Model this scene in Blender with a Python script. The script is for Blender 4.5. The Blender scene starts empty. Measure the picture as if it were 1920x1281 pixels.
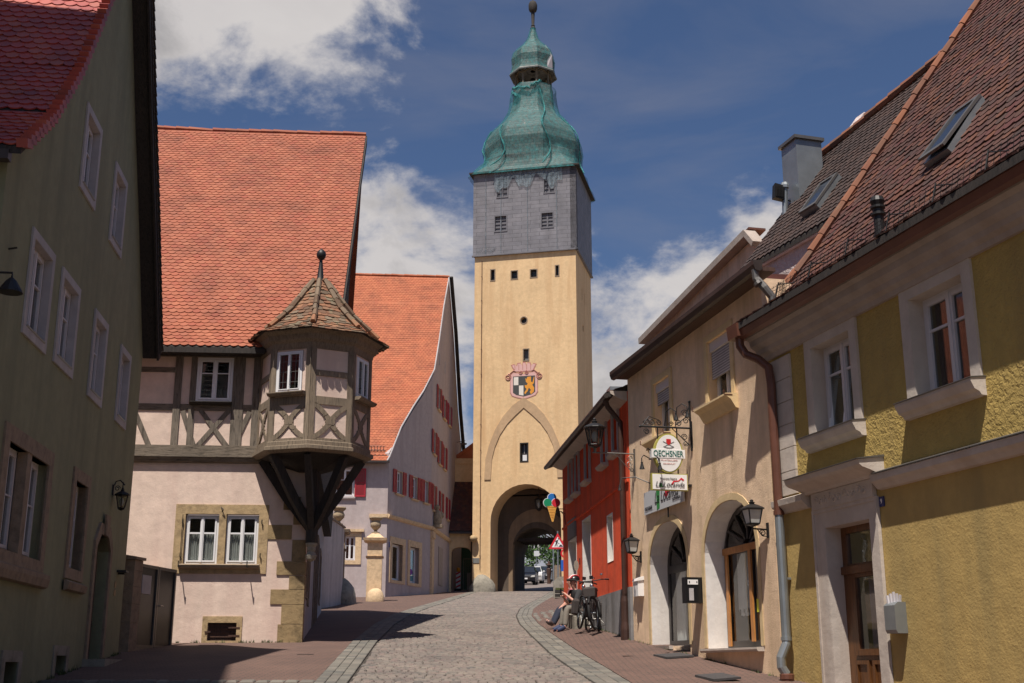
import bpy, bmesh, math, random
from math import sin, cos, pi, sqrt, radians, atan2
from mathutils import Vector, Matrix, noise
from mathutils.geometry import tessellate_polygon
random.seed(11)
S = bpy.context.scene
COL = S.collection
SL = .081                                   # the street climbs 8.1 %
def gz(y): return SL*y

# ------------------------------------------------------------------ materials
def new_mat(name):
    m = bpy.data.materials.new(name); m.use_nodes = True
    nt = m.node_tree; b = nt.nodes['Principled BSDF']
    return m, nt, b
def N(nt, t, **k):
    n = nt.nodes.new(t)
    for a, v in k.items():
        if a in n.inputs: n.inputs[a].default_value = v
        else: setattr(n, a, v)
    return n
def lk(nt, a, b): nt.links.new(a, b)
def c4(c): return (c[0], c[1], c[2], 1)
def scl(c, k): return tuple(min(1, x*k) for x in c)
def ramp(nt, stops):
    r = nt.nodes.new('ShaderNodeValToRGB'); e = r.color_ramp.elements
    while len(e) > 1: e.remove(e[-1])
    e[0].position = stops[0][0]; e[0].color = c4(stops[0][1])
    for p, c in stops[1:]:
        x = e.new(p); x.color = c4(c)
    return r
def mix(nt, fac, a, b, mode='MIX'):
    n = nt.nodes.new('ShaderNodeMix'); n.data_type = 'RGBA'; n.blend_type = mode
    for sock, v in ((n.inputs[0], fac), (n.inputs[6], a), (n.inputs[7], b)):
        if hasattr(v, 'is_output'): lk(nt, v, sock)
        else: sock.default_value = v if isinstance(v, (int, float)) else c4(v)
    return n.outputs[2]
def tex(nt, scale, detail=4, rough=.55, stretch=None, kind='noise', dist=0):
    tc = N(nt, 'ShaderNodeTexCoord'); v = tc.outputs['Object']
    if stretch:
        mp = N(nt, 'ShaderNodeMapping'); mp.inputs['Scale'].default_value = stretch; lk(nt, v, mp.inputs[0]); v = mp.outputs[0]
    n = N(nt, 'ShaderNodeTexNoise'); n.inputs['Scale'].default_value = scale; n.inputs['Detail'].default_value = detail
    n.inputs['Roughness'].default_value = rough; n.inputs['Distortion'].default_value = dist
    lk(nt, v, n.inputs['Vector']); return n.outputs['Fac']
def bump(nt, b, h, strength, dist=.01, prev=None):
    n = N(nt, 'ShaderNodeBump'); n.inputs['Strength'].default_value = strength; n.inputs['Distance'].default_value = dist
    lk(nt, h, n.inputs['Height'])
    if prev is not None: lk(nt, prev, n.inputs['Normal'])
    lk(nt, n.outputs[0], b.inputs['Normal']); return n.outputs[0]

def plaster(name, col, var=.12, bscale=60, bstr=.25, bdist=.01, stain=None, streak=True, rough=.9, coarse=None):
    m, nt, b = new_mat(name)
    n1 = tex(nt, .55, 5, .6); r1 = ramp(nt, [(.3, scl(col, 1-var)), (.7, scl(col, 1+var*.6))]); lk(nt, n1, r1.inputs[0])
    c = r1.outputs[0]
    n2 = tex(nt, 5, 6, .65); r2 = ramp(nt, [(.3, (.86,.86,.86)), (.7, (1.05,1.05,1.05))]); lk(nt, n2, r2.inputs[0])
    c = mix(nt, 1.0, c, r2.outputs[0], 'MULTIPLY')
    if streak:                                # dirt washed down the wall
        n3 = tex(nt, 1.0, 5, .6, stretch=(2.2, 2.2, .22)); r3 = ramp(nt, [(.47, (0,0,0)), (.75, (1,1,1))]); lk(nt, n3, r3.inputs[0])
        c = mix(nt, r3.outputs[0], c, stain or scl(col, .72))
    lk(nt, c, b.inputs['Base Color']); b.inputs['Roughness'].default_value = rough
    h1 = tex(nt, 3.0, 5, .6); nn = bump(nt, b, h1, .45, .03)
    h = tex(nt, bscale, 3, .6); nn = bump(nt, b, h, bstr, bdist, nn)
    if coarse:
        h = tex(nt, coarse[0], 2, .5, dist=.6); bump(nt, b, h, coarse[1], coarse[2], nn)
    return m
def flat(name, col, rough=.6, metal=0, var=.1, bscale=20, bstr=.1, spec=None):
    m, nt, b = new_mat(name)
    n1 = tex(nt, bscale*.25, 5, .65); r1 = ramp(nt, [(.3, scl(col, 1-var)), (.7, scl(col, 1+var))]); lk(nt, n1, r1.inputs[0])
    lk(nt, r1.outputs[0], b.inputs['Base Color']); b.inputs['Roughness'].default_value = rough; b.inputs['Metallic'].default_value = metal
    if spec is not None: b.inputs['Specular IOR Level'].default_value = spec
    if bstr: h = tex(nt, bscale, 4, .6); bump(nt, b, h, bstr, .006)
    return m
def island(name, cols, rough=.85, bscale=35, bstr=.3, moss=None, bdist=.006):
    """every loose piece of the mesh (tile, sett) gets its own shade"""
    m, nt, b = new_mat(name)
    g = N(nt, 'ShaderNodeNewGeometry'); k = len(cols)
    r = ramp(nt, [(i/(k-1), c) for i, c in enumerate(cols)]); lk(nt, g.outputs['Random Per Island'], r.inputs[0])
    n = tex(nt, 1.1, 5, .6); r2 = ramp(nt, [(.28, (.66,.66,.68)), (.5,(.95,.95,.95)), (.72, (1.12,1.1,1.08))]); lk(nt, n, r2.inputs[0])
    c = mix(nt, 1.0, r.outputs[0], r2.outputs[0], 'MULTIPLY')
    if moss:
        n3 = tex(nt, 4.0, 7, .7); r3 = ramp(nt, [(moss[1], (0,0,0)), (moss[1]+.12, (1,1,1))]); lk(nt, n3, r3.inputs[0])
        c = mix(nt, r3.outputs[0], c, moss[0])
    lk(nt, c, b.inputs['Base Color']); b.inputs['Roughness'].default_value = rough
    h = tex(nt, bscale, 4, .6); bump(nt, b, h, bstr, bdist)
    return m
def wood(name, col, dark, rough=.85, stretch=(14,14,1.5), bstr=.6):
    m, nt, b = new_mat(name)
    n = tex(nt, 2.2, 7, .7, stretch=stretch, dist=.5); r = ramp(nt, [(.32, dark), (.5, col), (.72, scl(col, 1.25))]); lk(nt, n, r.inputs[0])
    n2 = tex(nt, 1.3, 4, .6); r2 = ramp(nt, [(.3, (.75,.75,.75)), (.7, (1.1,1.1,1.1))]); lk(nt, n2, r2.inputs[0])
    lk(nt, mix(nt, 1.0, r.outputs[0], r2.outputs[0], 'MULTIPLY'), b.inputs['Base Color']); b.inputs['Roughness'].default_value = rough
    bump(nt, b, n, bstr, .015); return m
def stone(name, col, rough=.9, scale=6, bstr=.6, lo=.6, pale=None):
    m, nt, b = new_mat(name)
    n = tex(nt, scale, 7, .68); r = ramp(nt, [(.28, scl(col, lo)), (.5, col), (.75, pale or scl(col, 1.25))]); lk(nt, n, r.inputs[0])
    lk(nt, r.outputs[0], b.inputs['Base Color']); b.inputs['Roughness'].default_value = rough
    nn = bump(nt, b, n, bstr, .03); h = tex(nt, 45, 4, .6); bump(nt, b, h, .3, .008, nn); return m
def glass(name, tint=.5, gl=.9):
    m, nt, b = new_mat(name); nt.nodes.remove(b); out = nt.nodes['Material Output']
    t = N(nt, 'ShaderNodeBsdfTransparent'); t.inputs[0].default_value = (tint, tint*1.02, tint, 1)
    g = N(nt, 'ShaderNodeBsdfGlossy'); g.inputs['Roughness'].default_value = .03; g.inputs[0].default_value = (gl, gl, gl, 1)
    fr = N(nt, 'ShaderNodeLayerWeight'); fr.inputs['Blend'].default_value = .5
    pw = N(nt, 'ShaderNodeMath', operation='POWER'); lk(nt, fr.outputs['Facing'], pw.inputs[0]); pw.inputs[1].default_value = 4.0
    ma = N(nt, 'ShaderNodeMath', operation='MULTIPLY_ADD', use_clamp=True); lk(nt, pw.outputs[0], ma.inputs[0]); ma.inputs[1].default_value = .85; ma.inputs[2].default_value = .06
    h = tex(nt, 2.5, 2, .5); bp = N(nt, 'ShaderNodeBump'); bp.inputs['Strength'].default_value = .06; bp.inputs['Distance'].default_value = .02
    lk(nt, h, bp.inputs['Height']); lk(nt, bp.outputs[0], g.inputs['Normal']); lk(nt, bp.outputs[0], fr.inputs['Normal'])
    mx = N(nt, 'ShaderNodeMixShader'); lk(nt, ma.outputs[0], mx.inputs[0]); lk(nt, t.outputs[0], mx.inputs[1]); lk(nt, g.outputs[0], mx.inputs[2])
    lk(nt, mx.outputs[0], out.inputs['Surface']); return m
def cloth(name, col, tr, bscale=3, stretch=(3,3,.6)):
    m, nt, b = new_mat(name); out = nt.nodes['Material Output']
    n = tex(nt, bscale, 6, .6, stretch=stretch); r = ramp(nt, [(.3, scl(col, .55)), (.7, scl(col, 1.3))]); lk(nt, n, r.inputs[0])
    lk(nt, r.outputs[0], b.inputs['Base Color']); b.inputs['Roughness'].default_value = .8; bump(nt, b, n, .6, .1)
    t = N(nt, 'ShaderNodeBsdfTransparent'); mx = N(nt, 'ShaderNodeMixShader')
    r2 = ramp(nt, [(.3, (tr+.15,)*3), (.7, (max(0, tr-.15),)*3)]); lk(nt, n, r2.inputs[0]); lk(nt, r2.outputs[0], mx.inputs[0])
    lk(nt, b.outputs[0], mx.inputs[1]); lk(nt, t.outputs[0], mx.inputs[2]); lk(nt, mx.outputs[0], out.inputs['Surface']); return m
def slate(name, cols, sx=.3, sz=.22, axis='xz', bstr=.5, joint=.45):
    m, nt, b = new_mat(name)
    tc = N(nt, 'ShaderNodeTexCoord'); sp = N(nt, 'ShaderNodeSeparateXYZ'); lk(nt, tc.outputs['Object'], sp.inputs[0])
    ad = N(nt, 'ShaderNodeMath', operation='ADD'); 
    my = N(nt, 'ShaderNodeMath', operation='MULTIPLY'); lk(nt, sp.outputs[1], my.inputs[0]); my.inputs[1].default_value = .97
    lk(nt, sp.outputs[0], ad.inputs[0]); lk(nt, my.outputs[0], ad.inputs[1])
    cb = N(nt, 'ShaderNodeCombineXYZ'); lk(nt, ad.outputs[0], cb.inputs[0]); lk(nt, sp.outputs[2], cb.inputs[1])
    br = N(nt, 'ShaderNodeTexBrick'); lk(nt, cb.outputs[0], br.inputs['Vector'])
    for k, v in (('Scale', 1), ('Brick Width', sx), ('Row Height', sz), ('Mortar Size', .012), ('Mortar Smooth', .2)): br.inputs[k].default_value = v
    br.inputs['Color1'].default_value = c4(cols[0]); br.inputs['Color2'].default_value = c4(cols[1]); br.inputs['Mortar'].default_value = c4(scl(cols[0], joint))
    n = tex(nt, 1.5, 6, .65); r = ramp(nt, [(.3, (.75,.75,.75)), (.72, (1.25,1.25,1.25))]); lk(nt, n, r.inputs[0])
    lk(nt, mix(nt, 1.0, br.outputs['Color'], r.outputs[0], 'MULTIPLY'), b.inputs['Base Color']); b.inputs['Roughness'].default_value = .6
    iv = N(nt, 'ShaderNodeMath', operation='SUBTRACT'); iv.inputs[0].default_value = 1; lk(nt, br.outputs['Fac'], iv.inputs[1])
    bump(nt, b, iv.outputs[0], bstr, .02); return m
def paving(name, c1, c2, joint, bw, rh, rot=0, msize=.012):
    m, nt, b = new_mat(name)
    tc = N(nt, 'ShaderNodeTexCoord'); mp = N(nt, 'ShaderNodeMapping'); mp.inputs['Rotation'].default_value = (0, 0, rot)
    lk(nt, tc.outputs['Object'], mp.inputs[0])
    br = N(nt, 'ShaderNodeTexBrick'); lk(nt, mp.outputs[0], br.inputs['Vector'])
    for k, v in (('Scale', 1), ('Brick Width', bw), ('Row Height', rh), ('Mortar Size', msize), ('Mortar Smooth', .1), ('Bias', 0)): br.inputs[k].default_value = v
    br.inputs['Color1'].default_value = c4(c1); br.inputs['Color2'].default_value = c4(c2); br.inputs['Mortar'].default_value = c4(joint)
    n = tex(nt, .9, 6, .65); r = ramp(nt, [(.3, (.78,.78,.8)), (.7, (1.15,1.12,1.1))]); lk(nt, n, r.inputs[0])
    c = mix(nt, 1.0, br.outputs['Color'], r.outputs[0], 'MULTIPLY')
    n2 = tex(nt, 60, 3, .6); r2 = ramp(nt, [(.3, (.8,.8,.8)), (.7, (1.15,1.15,1.15))]); lk(nt, n2, r2.inputs[0])
    c = mix(nt, 1.0, c, r2.outputs[0], 'MULTIPLY')
    lk(nt, c, b.inputs['Base Color']); b.inputs['Roughness'].default_value = .9
    iv = N(nt, 'ShaderNodeMath', operation='SUBTRACT'); iv.inputs[0].default_value = 1; lk(nt, br.outputs['Fac'], iv.inputs[1])
    nn = bump(nt, b, iv.outputs[0], .8, .012); bump(nt, b, n2, .3, .006, nn); return m

M = {}
M['green_plaster'] = plaster('green_plaster', (.25,.25,.15), .1, 90, .15)
M['white_plaster'] = plaster('white_plaster', (.73,.565,.47), .11, 40, .25, .012, stain=(.6,.44,.37))
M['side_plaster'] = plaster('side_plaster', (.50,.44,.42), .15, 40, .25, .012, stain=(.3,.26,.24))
M['cream_plaster'] = plaster('cream_plaster', (.80,.58,.39), .08, 55, .55, .012, stain=(.52,.37,.23))
M['yellow_plaster'] = plaster('yellow_plaster', (.42,.295,.085), .1, 45, .5, .014, coarse=(17, .8, .026), stain=(.32,.225,.075))
M['yellow_plaster_fine'] = plaster('yellow_plaster_fine', (.45,.31,.105), .1, 30, .5, .012, stain=(.31,.225,.085))
M['red_plaster'] = plaster('red_plaster', (.80,.082,.016), .08, 60, .25, stain=(.5,.065,.02))
M['lilac_plaster'] = plaster('lilac_plaster', (.46,.385,.37), .08, 60, .15, stain=(.37,.30,.285))
M['grey_plinth'] = plaster('grey_plinth', (.26,.25,.25), .25, 40, .3, stain=(.10,.09,.08))
M['tower_plaster'] = plaster('tower_plaster', (.72,.50,.275), .09, 20, .3, .02, stain=(.58,.37,.19))
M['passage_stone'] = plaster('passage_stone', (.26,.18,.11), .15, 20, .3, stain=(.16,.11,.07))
M['shade_tinted_wall'] = plaster('shade_tinted_wall', (.10,.075,.055), .2, 20, .3, stain=(.05,.04,.03))  # deep shade of the gateway passage put into the plaster colour
M['tower_band'] = plaster('tower_band', (.50,.34,.20), .1, 20, .3, stain=(.4,.27,.16))
M['pink_render'] = plaster('pink_render', (.60,.50,.47), .1, 14, .9, .04, coarse=(9,.8,.04))
M['pale_plaster'] = plaster('pale_plaster', (.70,.60,.52), .08, 50, .2)
M['far_plaster'] = plaster('far_plaster', (.42,.45,.52), .05, 30, .1)
M['yellow_trim'] = plaster('yellow_trim', (.66,.49,.27), .08, 60, .2, streak=False)
M['pale_trim'] = plaster('pale_trim', (.52,.45,.39), .08, 50, .2, stain=(.42,.34,.28))
M['white_trim'] = plaster('white_trim', (.74,.70,.66), .05, 50, .15, stain=(.62,.56,.5))
M['grey_trim'] = plaster('grey_trim', (.44,.41,.41), .08, 50, .15)
M['reveal_trim'] = plaster('reveal_trim', (.36,.30,.26), .1, 50, .15, stain=(.28,.22,.18))
M['sandstone'] = stone('sandstone', (.40,.285,.155), lo=.55)
M['quoin'] = stone('quoin', (.27,.19,.095), scale=3.5, lo=.4, bstr=.9)
M['brown_stone'] = stone('brown_stone', (.25,.185,.13), lo=.6)
M['beige_stone'] = stone('beige_stone', (.60,.43,.26), lo=.75)
M['grey_stone'] = stone('grey_stone', (.26,.235,.19), lo=.45, scale=4)
M['urn_stone'] = stone('urn_stone', (.33,.25,.16), lo=.4, scale=9)
M['timber'] = wood('timber', (.165,.135,.105), (.04,.03,.022))
M['timber_h'] = wood('timber_h', (.175,.14,.105), (.045,.035,.025), stretch=(1.5,14,14))
M['timber_oriel'] = wood('timber_oriel', (.215,.165,.115), (.09,.07,.05), bstr=.35)
M['dark_timber'] = wood('dark_timber', (.035,.028,.024), (.012,.01,.009))
M['door_wood'] = wood('door_wood', (.13,.052,.016), (.05,.018,.006), rough=.4, bstr=.2)
M['orange_wood'] = wood('orange_wood', (.50,.215,.06), (.28,.1,.025), rough=.45, bstr=.2)
M['brown_wood'] = wood('brown_wood', (.075,.035,.022), (.03,.014,.01), rough=.6, bstr=.3)
M['old_wood'] = wood('old_wood', (.16,.13,.09), (.05,.04,.03))
M['roof_orange'] = island('roof_orange', [(.27,.074,.034),(.30,.088,.042),(.32,.094,.046),(.285,.070,.036),(.345,.112,.056),(.27,.078,.042)], .8)
M['roof_orange_far'] = island('roof_orange_far', [(.34,.094,.038),(.375,.105,.043),(.40,.12,.05),(.345,.088,.037)], .8)
M['roof_red'] = island('roof_red', [(.34,.045,.035),(.40,.06,.042),(.28,.045,.04),(.42,.09,.05),(.36,.05,.038)], .5)
M['roof_brown'] = island('roof_brown', [(.085,.030,.021),(.06,.023,.019),(.11,.036,.022),(.055,.028,.022),(.09,.024,.02),(.075,.034,.025),(.13,.045,.022),(.045,.024,.02)], .85, moss=((.14,.12,.05), .66))
M['roof_dark'] = island('roof_dark', [(.048,.027,.022),(.036,.021,.018),(.062,.033,.025),(.042,.027,.023)], .85)
M['roof_old'] = island('roof_old', [(.17,.075,.04),(.25,.115,.06),(.10,.07,.045),(.31,.14,.07),(.14,.10,.065),(.21,.15,.10)], .9, moss=((.17,.15,.09), .56))
M['ridge_tile'] = island('ridge_tile', [(.20,.07,.037),(.15,.065,.037),(.25,.088,.04),(.12,.06,.04)], .85, moss=((.18,.15,.09), .6))
M['verge_tile'] = island('verge_tile', [(.42,.12,.05),(.5,.16,.07),(.30,.10,.05)], .85)
M['slate'] = slate('slate', ((.155,.15,.168), (.18,.172,.188)), .9, .27, joint=.62)
M['dome_slate'] = slate('dome_slate', ((.11,.115,.11), (.17,.175,.16)), .3, .19)
M['net'] = cloth('net', (.012,.165,.17), .6, 2.2, (2.5,2.5,1.6))
M['net_fold'] = cloth('net_fold', (.03,.22,.22), .3)
M['grey_net'] = cloth('grey_net', (.22,.28,.32), .55)
M['sheet_white'] = flat('sheet_white', (.28,.25,.27), .7)
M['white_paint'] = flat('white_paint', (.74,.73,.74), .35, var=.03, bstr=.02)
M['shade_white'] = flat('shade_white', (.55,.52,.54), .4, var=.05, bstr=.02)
M['dark_frame'] = flat('dark_frame', (.022,.018,.018), .4, var=.1, bstr=.02)
M['grey_frame'] = flat('grey_frame', (.16,.16,.155), .5)
M['glass'] = glass('glass', .62)
M['glass_clear'] = glass('glass_clear', .8)
M['dark_room'] = flat('dark_room', (.02,.017,.016), .9)
M['curtain'] = flat('curtain', (.62,.62,.62), .9, var=.12, bscale=14, bstr=.4)
M['red_curtain'] = flat('red_curtain', (.16,.045,.04), .9, var=.12, bscale=14, bstr=.4)
M['iron'] = flat('iron', (.018,.017,.017), .5, .3, bstr=.1)
M['dark_metal'] = flat('dark_metal', (.05,.05,.052), .4, .7)
M['zinc'] = flat('zinc', (.27,.29,.30), .42, .6, var=.15, bscale=9, bstr=.05)
M['brown_metal'] = flat('brown_metal', (.125,.05,.032), .4, .1, var=.2, bscale=9, bstr=.05)
M['gutter_dark'] = flat('gutter_dark', (.06,.045,.038), .45, .4, var=.3, bscale=9)
M['gutter_brown'] = flat('gutter_brown', (.06,.03,.022), .45, .1, var=.3, bscale=9)
M['dull_metal'] = flat('dull_metal', (.17,.16,.15), .5, .7)
M['red_shutter'] = flat('red_shutter', (.36,.018,.03), .5, var=.12, bscale=18, bstr=.15)
M['roller'] = slate('roller', ((.42,.40,.43), (.43,.41,.44)), 9, .045, bstr=.5)
M['white_enamel'] = flat('white_enamel', (.82,.80,.78), .3, var=.02, bstr=0)
M['sign_panel'] = flat('sign_panel', (.55,.56,.58), .35, var=.03, bstr=0)
for k, c in dict(sign_green=(.01,.13,.10), sign_red=(.55,.02,.02), olive=(.38,.34,.08), leaf_green=(.03,.24,.06), ink=(.015,.015,.02), shield_red=(.46,.20,.16), shield_white=(.72,.66,.58), shield_pink=(.66,.40,.36),
    shield_black=(.06,.06,.055), lion=(.72,.30,.03), cone=(.80,.42,.09), cone_line=(.45,.19,.04), ice_blue=(.02,.16,.50), ice_green=(.01,.26,.12), ice_red=(.62,.02,.04), traffic_red=(.60,.02,.03), traffic_blue=(.02,.10,.42),
    navy=(.012,.018,.045), yellow_paper=(.60,.62,.05), blue_plate=(.02,.03,.14), container_green=(.012,.07,.05), beacon_yellow=(.75,.35,.02), green_tint=(.02,.30,.20)).items():
    M[k] = flat(k, c, .45, var=.05, bstr=0)
M['black_box'] = flat('black_box', (.012,.012,.013), .3, bstr=0)
M['rubber'] = flat('rubber', (.015,.015,.016), .75)
M['mat_rubber'] = flat('mat_rubber', (.05,.045,.045), .9)
M['chrome'] = flat('chrome', (.55,.55,.55), .2, 1, bstr=0)
M['bag'] = flat('bag', (.045,.035,.032), .75, bscale=30, bstr=.4)
M['skin'] = flat('skin', (.52,.27,.20), .55, var=.06, bstr=.05)
M['khaki'] = flat('khaki', (.17,.15,.125), .9, var=.2, bscale=16, bstr=.6)
M['navy_cloth'] = flat('navy_cloth', (.018,.022,.04), .9, var=.2, bscale=16, bstr=.6)
M['dark_cloth'] = flat('dark_cloth', (.03,.03,.032), .9, var=.2, bscale=16, bstr=.6)
M['pink_cloth'] = flat('pink_cloth', (.42,.14,.16), .9, var=.2, bscale=16, bstr=.6)
M['shoe'] = flat('shoe', (.10,.07,.07), .7, bstr=.2)
M['shoe_blue'] = flat('shoe_blue', (.02,.03,.08), .7, bstr=.2)
M['hair'] = flat('hair', (.05,.03,.02), .8)
M['car_black'] = flat('car_black', (.012,.014,.022), .2, .3, bstr=0, var=.02)
M['car_white'] = flat('car_white', (.62,.62,.62), .2, 0, bstr=0, var=.02)
M['car_grey'] = flat('car_grey', (.05,.055,.065), .2, .5, bstr=0, var=.02)
M['car_glass'] = flat('car_glass', (.02,.025,.035), .06, 0, bstr=0, var=.02)
M['lamp_glass'] = glass('lamp_glass', .7, .8)
M['frosted'] = flat('frosted', (.55,.55,.52), .4, bstr=0)
M['bark'] = wood('bark', (.10,.075,.05), (.03,.022,.016))
M['leaf'] = island('leaf', [(.03,.075,.015),(.05,.11,.02),(.075,.15,.03),(.025,.06,.015),(.09,.17,.04)], .7, bstr=.1)
M['setts'] = island('setts', [(.16,.135,.112),(.19,.16,.135),(.13,.115,.10),(.175,.138,.118),(.215,.18,.15),(.15,.118,.103),(.18,.155,.133),(.195,.142,.124),(.11,.10,.09)], .8, bscale=70, bstr=.5)
M['kerb_setts'] = island('kerb_setts', [(.15,.138,.115),(.185,.168,.14),(.125,.118,.10),(.165,.145,.122),(.10,.098,.088),(.20,.18,.15)], .85, bscale=60, bstr=.5)
M['joint'] = flat('joint', (.042,.034,.027), .95, bscale=40, bstr=.5, var=.3)
M['asphalt'] = flat('asphalt', (.17,.14,.125), .9, bscale=60, bstr=.4, var=.12)
M['red_paving'] = paving('red_paving', (.155,.088,.068), (.125,.074,.058), (.075,.055,.045), .20, .10, .0)
M['soil'] = flat('soil', (.20,.16,.12), .95, bscale=20, bstr=.5, var=.3)
M['weed_green'] = flat('weed_green', (.07,.09,.03), .9, bstr=0)
M['moss'] = flat('moss', (.08,.09,.025), .95, bscale=40, bstr=.8, var=.4)

# ------------------------------------------------------------------ mesh helpers
class MB:
    def __init__(s): s.v = []; s.f = []; s.mi = []
    def add(s, vs, fs, m=0):
        o = len(s.v); s.v += [tuple(v) for v in vs]; s.f += [tuple(i+o for i in f) for f in fs]; s.mi += [m]*len(fs); return s
    def hexa(s, p, m=0):   # 8 points: bottom ring 0-3, top ring 4-7
        return s.add(p, [(0,3,2,1),(4,5,6,7),(0,1,5,4),(1,2,6,5),(2,3,7,6),(3,0,4,7)], m)
    def box(s, F, u0, u1, w0, w1, z0, z1, m=0):
        P = F.P; return s.hexa([P(u0,w0,z0),P(u1,w0,z0),P(u1,w1,z0),P(u0,w1,z0),P(u0,w0,z1),P(u1,w0,z1),P(u1,w1,z1),P(u0,w1,z1)], m)
    def prism(s, F, prof, u0, u1, m=0):        # profile [(w,z)] swept along u
        n = len(prof); a = [F.P(u0,w,z) for w, z in prof]; b = [F.P(u1,w,z) for w, z in prof]
        return s.add(a+b, [tuple(range(n)), tuple(range(2*n-1, n-1, -1))] + [(i, i+n, (i+1)%n+n, (i+1)%n) for i in range(n)], m)
    def plate(s, F, outer, holes=(), w0=0, w1=.1, m=0):   # polygon(s) in (u,z), w1 = outer face
        loops = [outer] + list(holes); flatl = [p for l in loops for p in l]
        tri = tessellate_polygon([[Vector((p[0], p[1], 0)) for p in l] for l in loops])
        n = len(flatl); vs = [F.P(p[0], w1, p[1]) for p in flatl] + [F.P(p[0], w0, p[1]) for p in flatl]
        fs = [tuple(t) for t in tri] + [tuple(i+n for i in reversed(t)) for t in tri]
        o = 0
        for l in loops:
            k = len(l)
            for i in range(k): a, b = o+i, o+(i+1)%k; fs.append((a, b, b+n, a+n))
            o += k
        return s.add(vs, fs, m)
    def beam(s, F, a, b, wd, w0, w1, m=0):
        du, dz = b[0]-a[0], b[1]-a[1]; L = math.hypot(du, dz) or 1; nu, nz = -dz/L*wd/2, du/L*wd/2
        return s.plate(F, [(a[0]+nu,a[1]+nz),(a[0]-nu,a[1]-nz),(b[0]-nu,b[1]-nz),(b[0]+nu,b[1]+nz)], (), w0, w1, m)
    def strip(s, F, pts, wd, w0, w1, m=0):     # bent beam
        n = len(pts); L = []; R = []
        for i, p in enumerate(pts):
            a = pts[max(0, i-1)]; b = pts[min(n-1, i+1)]; du, dz = b[0]-a[0], b[1]-a[1]; l = math.hypot(du, dz) or 1
            wi = wd[i] if isinstance(wd, (list, tuple)) else wd
            L.append((p[0]-dz/l*wi/2, p[1]+du/l*wi/2)); R.append((p[0]+dz/l*wi/2, p[1]-du/l*wi/2))
        return s.plate(F, L+R[::-1], (), w0, w1, m)
    def tube(s, pts, r, k=8, m=0, cap=True):
        pts = [Vector(p) for p in pts]; n = len(pts); rs = r if isinstance(r, (list, tuple)) else [r]*n
        up = Vector((0,0,1)); prev = None; V = []
        for i, p in enumerate(pts):
            t = (pts[min(n-1,i+1)] - pts[max(0,i-1)]).normalized()
            if prev is None: x = t.cross(up if abs(t.z) < .9 else Vector((1,0,0))).normalized()
            else:
                x = prev - t*prev.dot(t); x = x.normalized() if x.length > 1e-6 else t.orthogonal().normalized()
            prev = x; y = t.cross(x)
            V += [p + (x*cos(2*pi*j/k) + y*sin(2*pi*j/k))*rs[i] for j in range(k)]
        fs = [(i*k+j, i*k+(j+1)%k, (i+1)*k+(j+1)%k, (i+1)*k+j) for i in range(n-1) for j in range(k)]
        if cap: fs += [tuple(range(k-1,-1,-1)), tuple((n-1)*k+j for j in range(k))]
        return s.add(V, fs, m)
    def lathe(s, c, prof, k=16, m=0, phase=0, sx=1, sy=1):  # prof [(r,z)] about vertical axis through c
        V = []
        for r, z in prof: V += [(c[0]+r*sx*cos(2*pi*j/k+phase), c[1]+r*sy*sin(2*pi*j/k+phase), c[2]+z) for j in range(k)]
        n = len(prof); fs = [(i*k+j, i*k+(j+1)%k, (i+1)*k+(j+1)%k, (i+1)*k+j) for i in range(n-1) for j in range(k)]
        fs += [tuple(range(k-1,-1,-1)), tuple((n-1)*k+j for j in range(k))]
        return s.add(V, fs, m)
    def sphere(s, c, r, k=12, m=0, sq=(1,1,1)):
        n = max(4, k//2); V = [(c[0], c[1], c[2]-r*sq[2])]
        for i in range(1, n):
            a = -pi/2 + pi*i/n; V += [(c[0]+r*sq[0]*cos(a)*cos(2*pi*j/k), c[1]+r*sq[1]*cos(a)*sin(2*pi*j/k), c[2]+r*sq[2]*sin(a)) for j in range(k)]
        V.append((c[0], c[1], c[2]+r*sq[2])); e = len(V)-1
        fs = [(0, 1+(j+1)%k, 1+j) for j in range(k)] + [(1+(i-1)*k+j, 1+(i-1)*k+(j+1)%k, 1+i*k+(j+1)%k, 1+i*k+j) for i in range(1, n-1) for j in range(k)]
        fs += [(e, 1+(n-2)*k+j, 1+(n-2)*k+(j+1)%k) for j in range(k)]
        return s.add(V, fs, m)

class Fr:      # a vertical facade plane: origin, direction u, outward normal w
    def __init__(s, o, d, n=None, side=1):
        L = math.hypot(*d); s.o = (o[0], o[1]); s.d = (d[0]/L, d[1]/L)
        if n is None: n = (s.d[1]*side, -s.d[0]*side)
        s.n = n
    def P(s, u, w, z): return (s.o[0]+s.d[0]*u+s.n[0]*w, s.o[1]+s.d[1]*u+s.n[1]*w, z)
    def perp(s, u, w=0):     # plane standing out from the facade at u, its u axis = outward
        p = s.P(u, w, 0); return Fr(p[:2], s.n, n=(-s.d[0], -s.d[1]))
    def par(s, w): p = s.P(0, w, 0); return Fr(p[:2], s.d, n=s.n)

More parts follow.
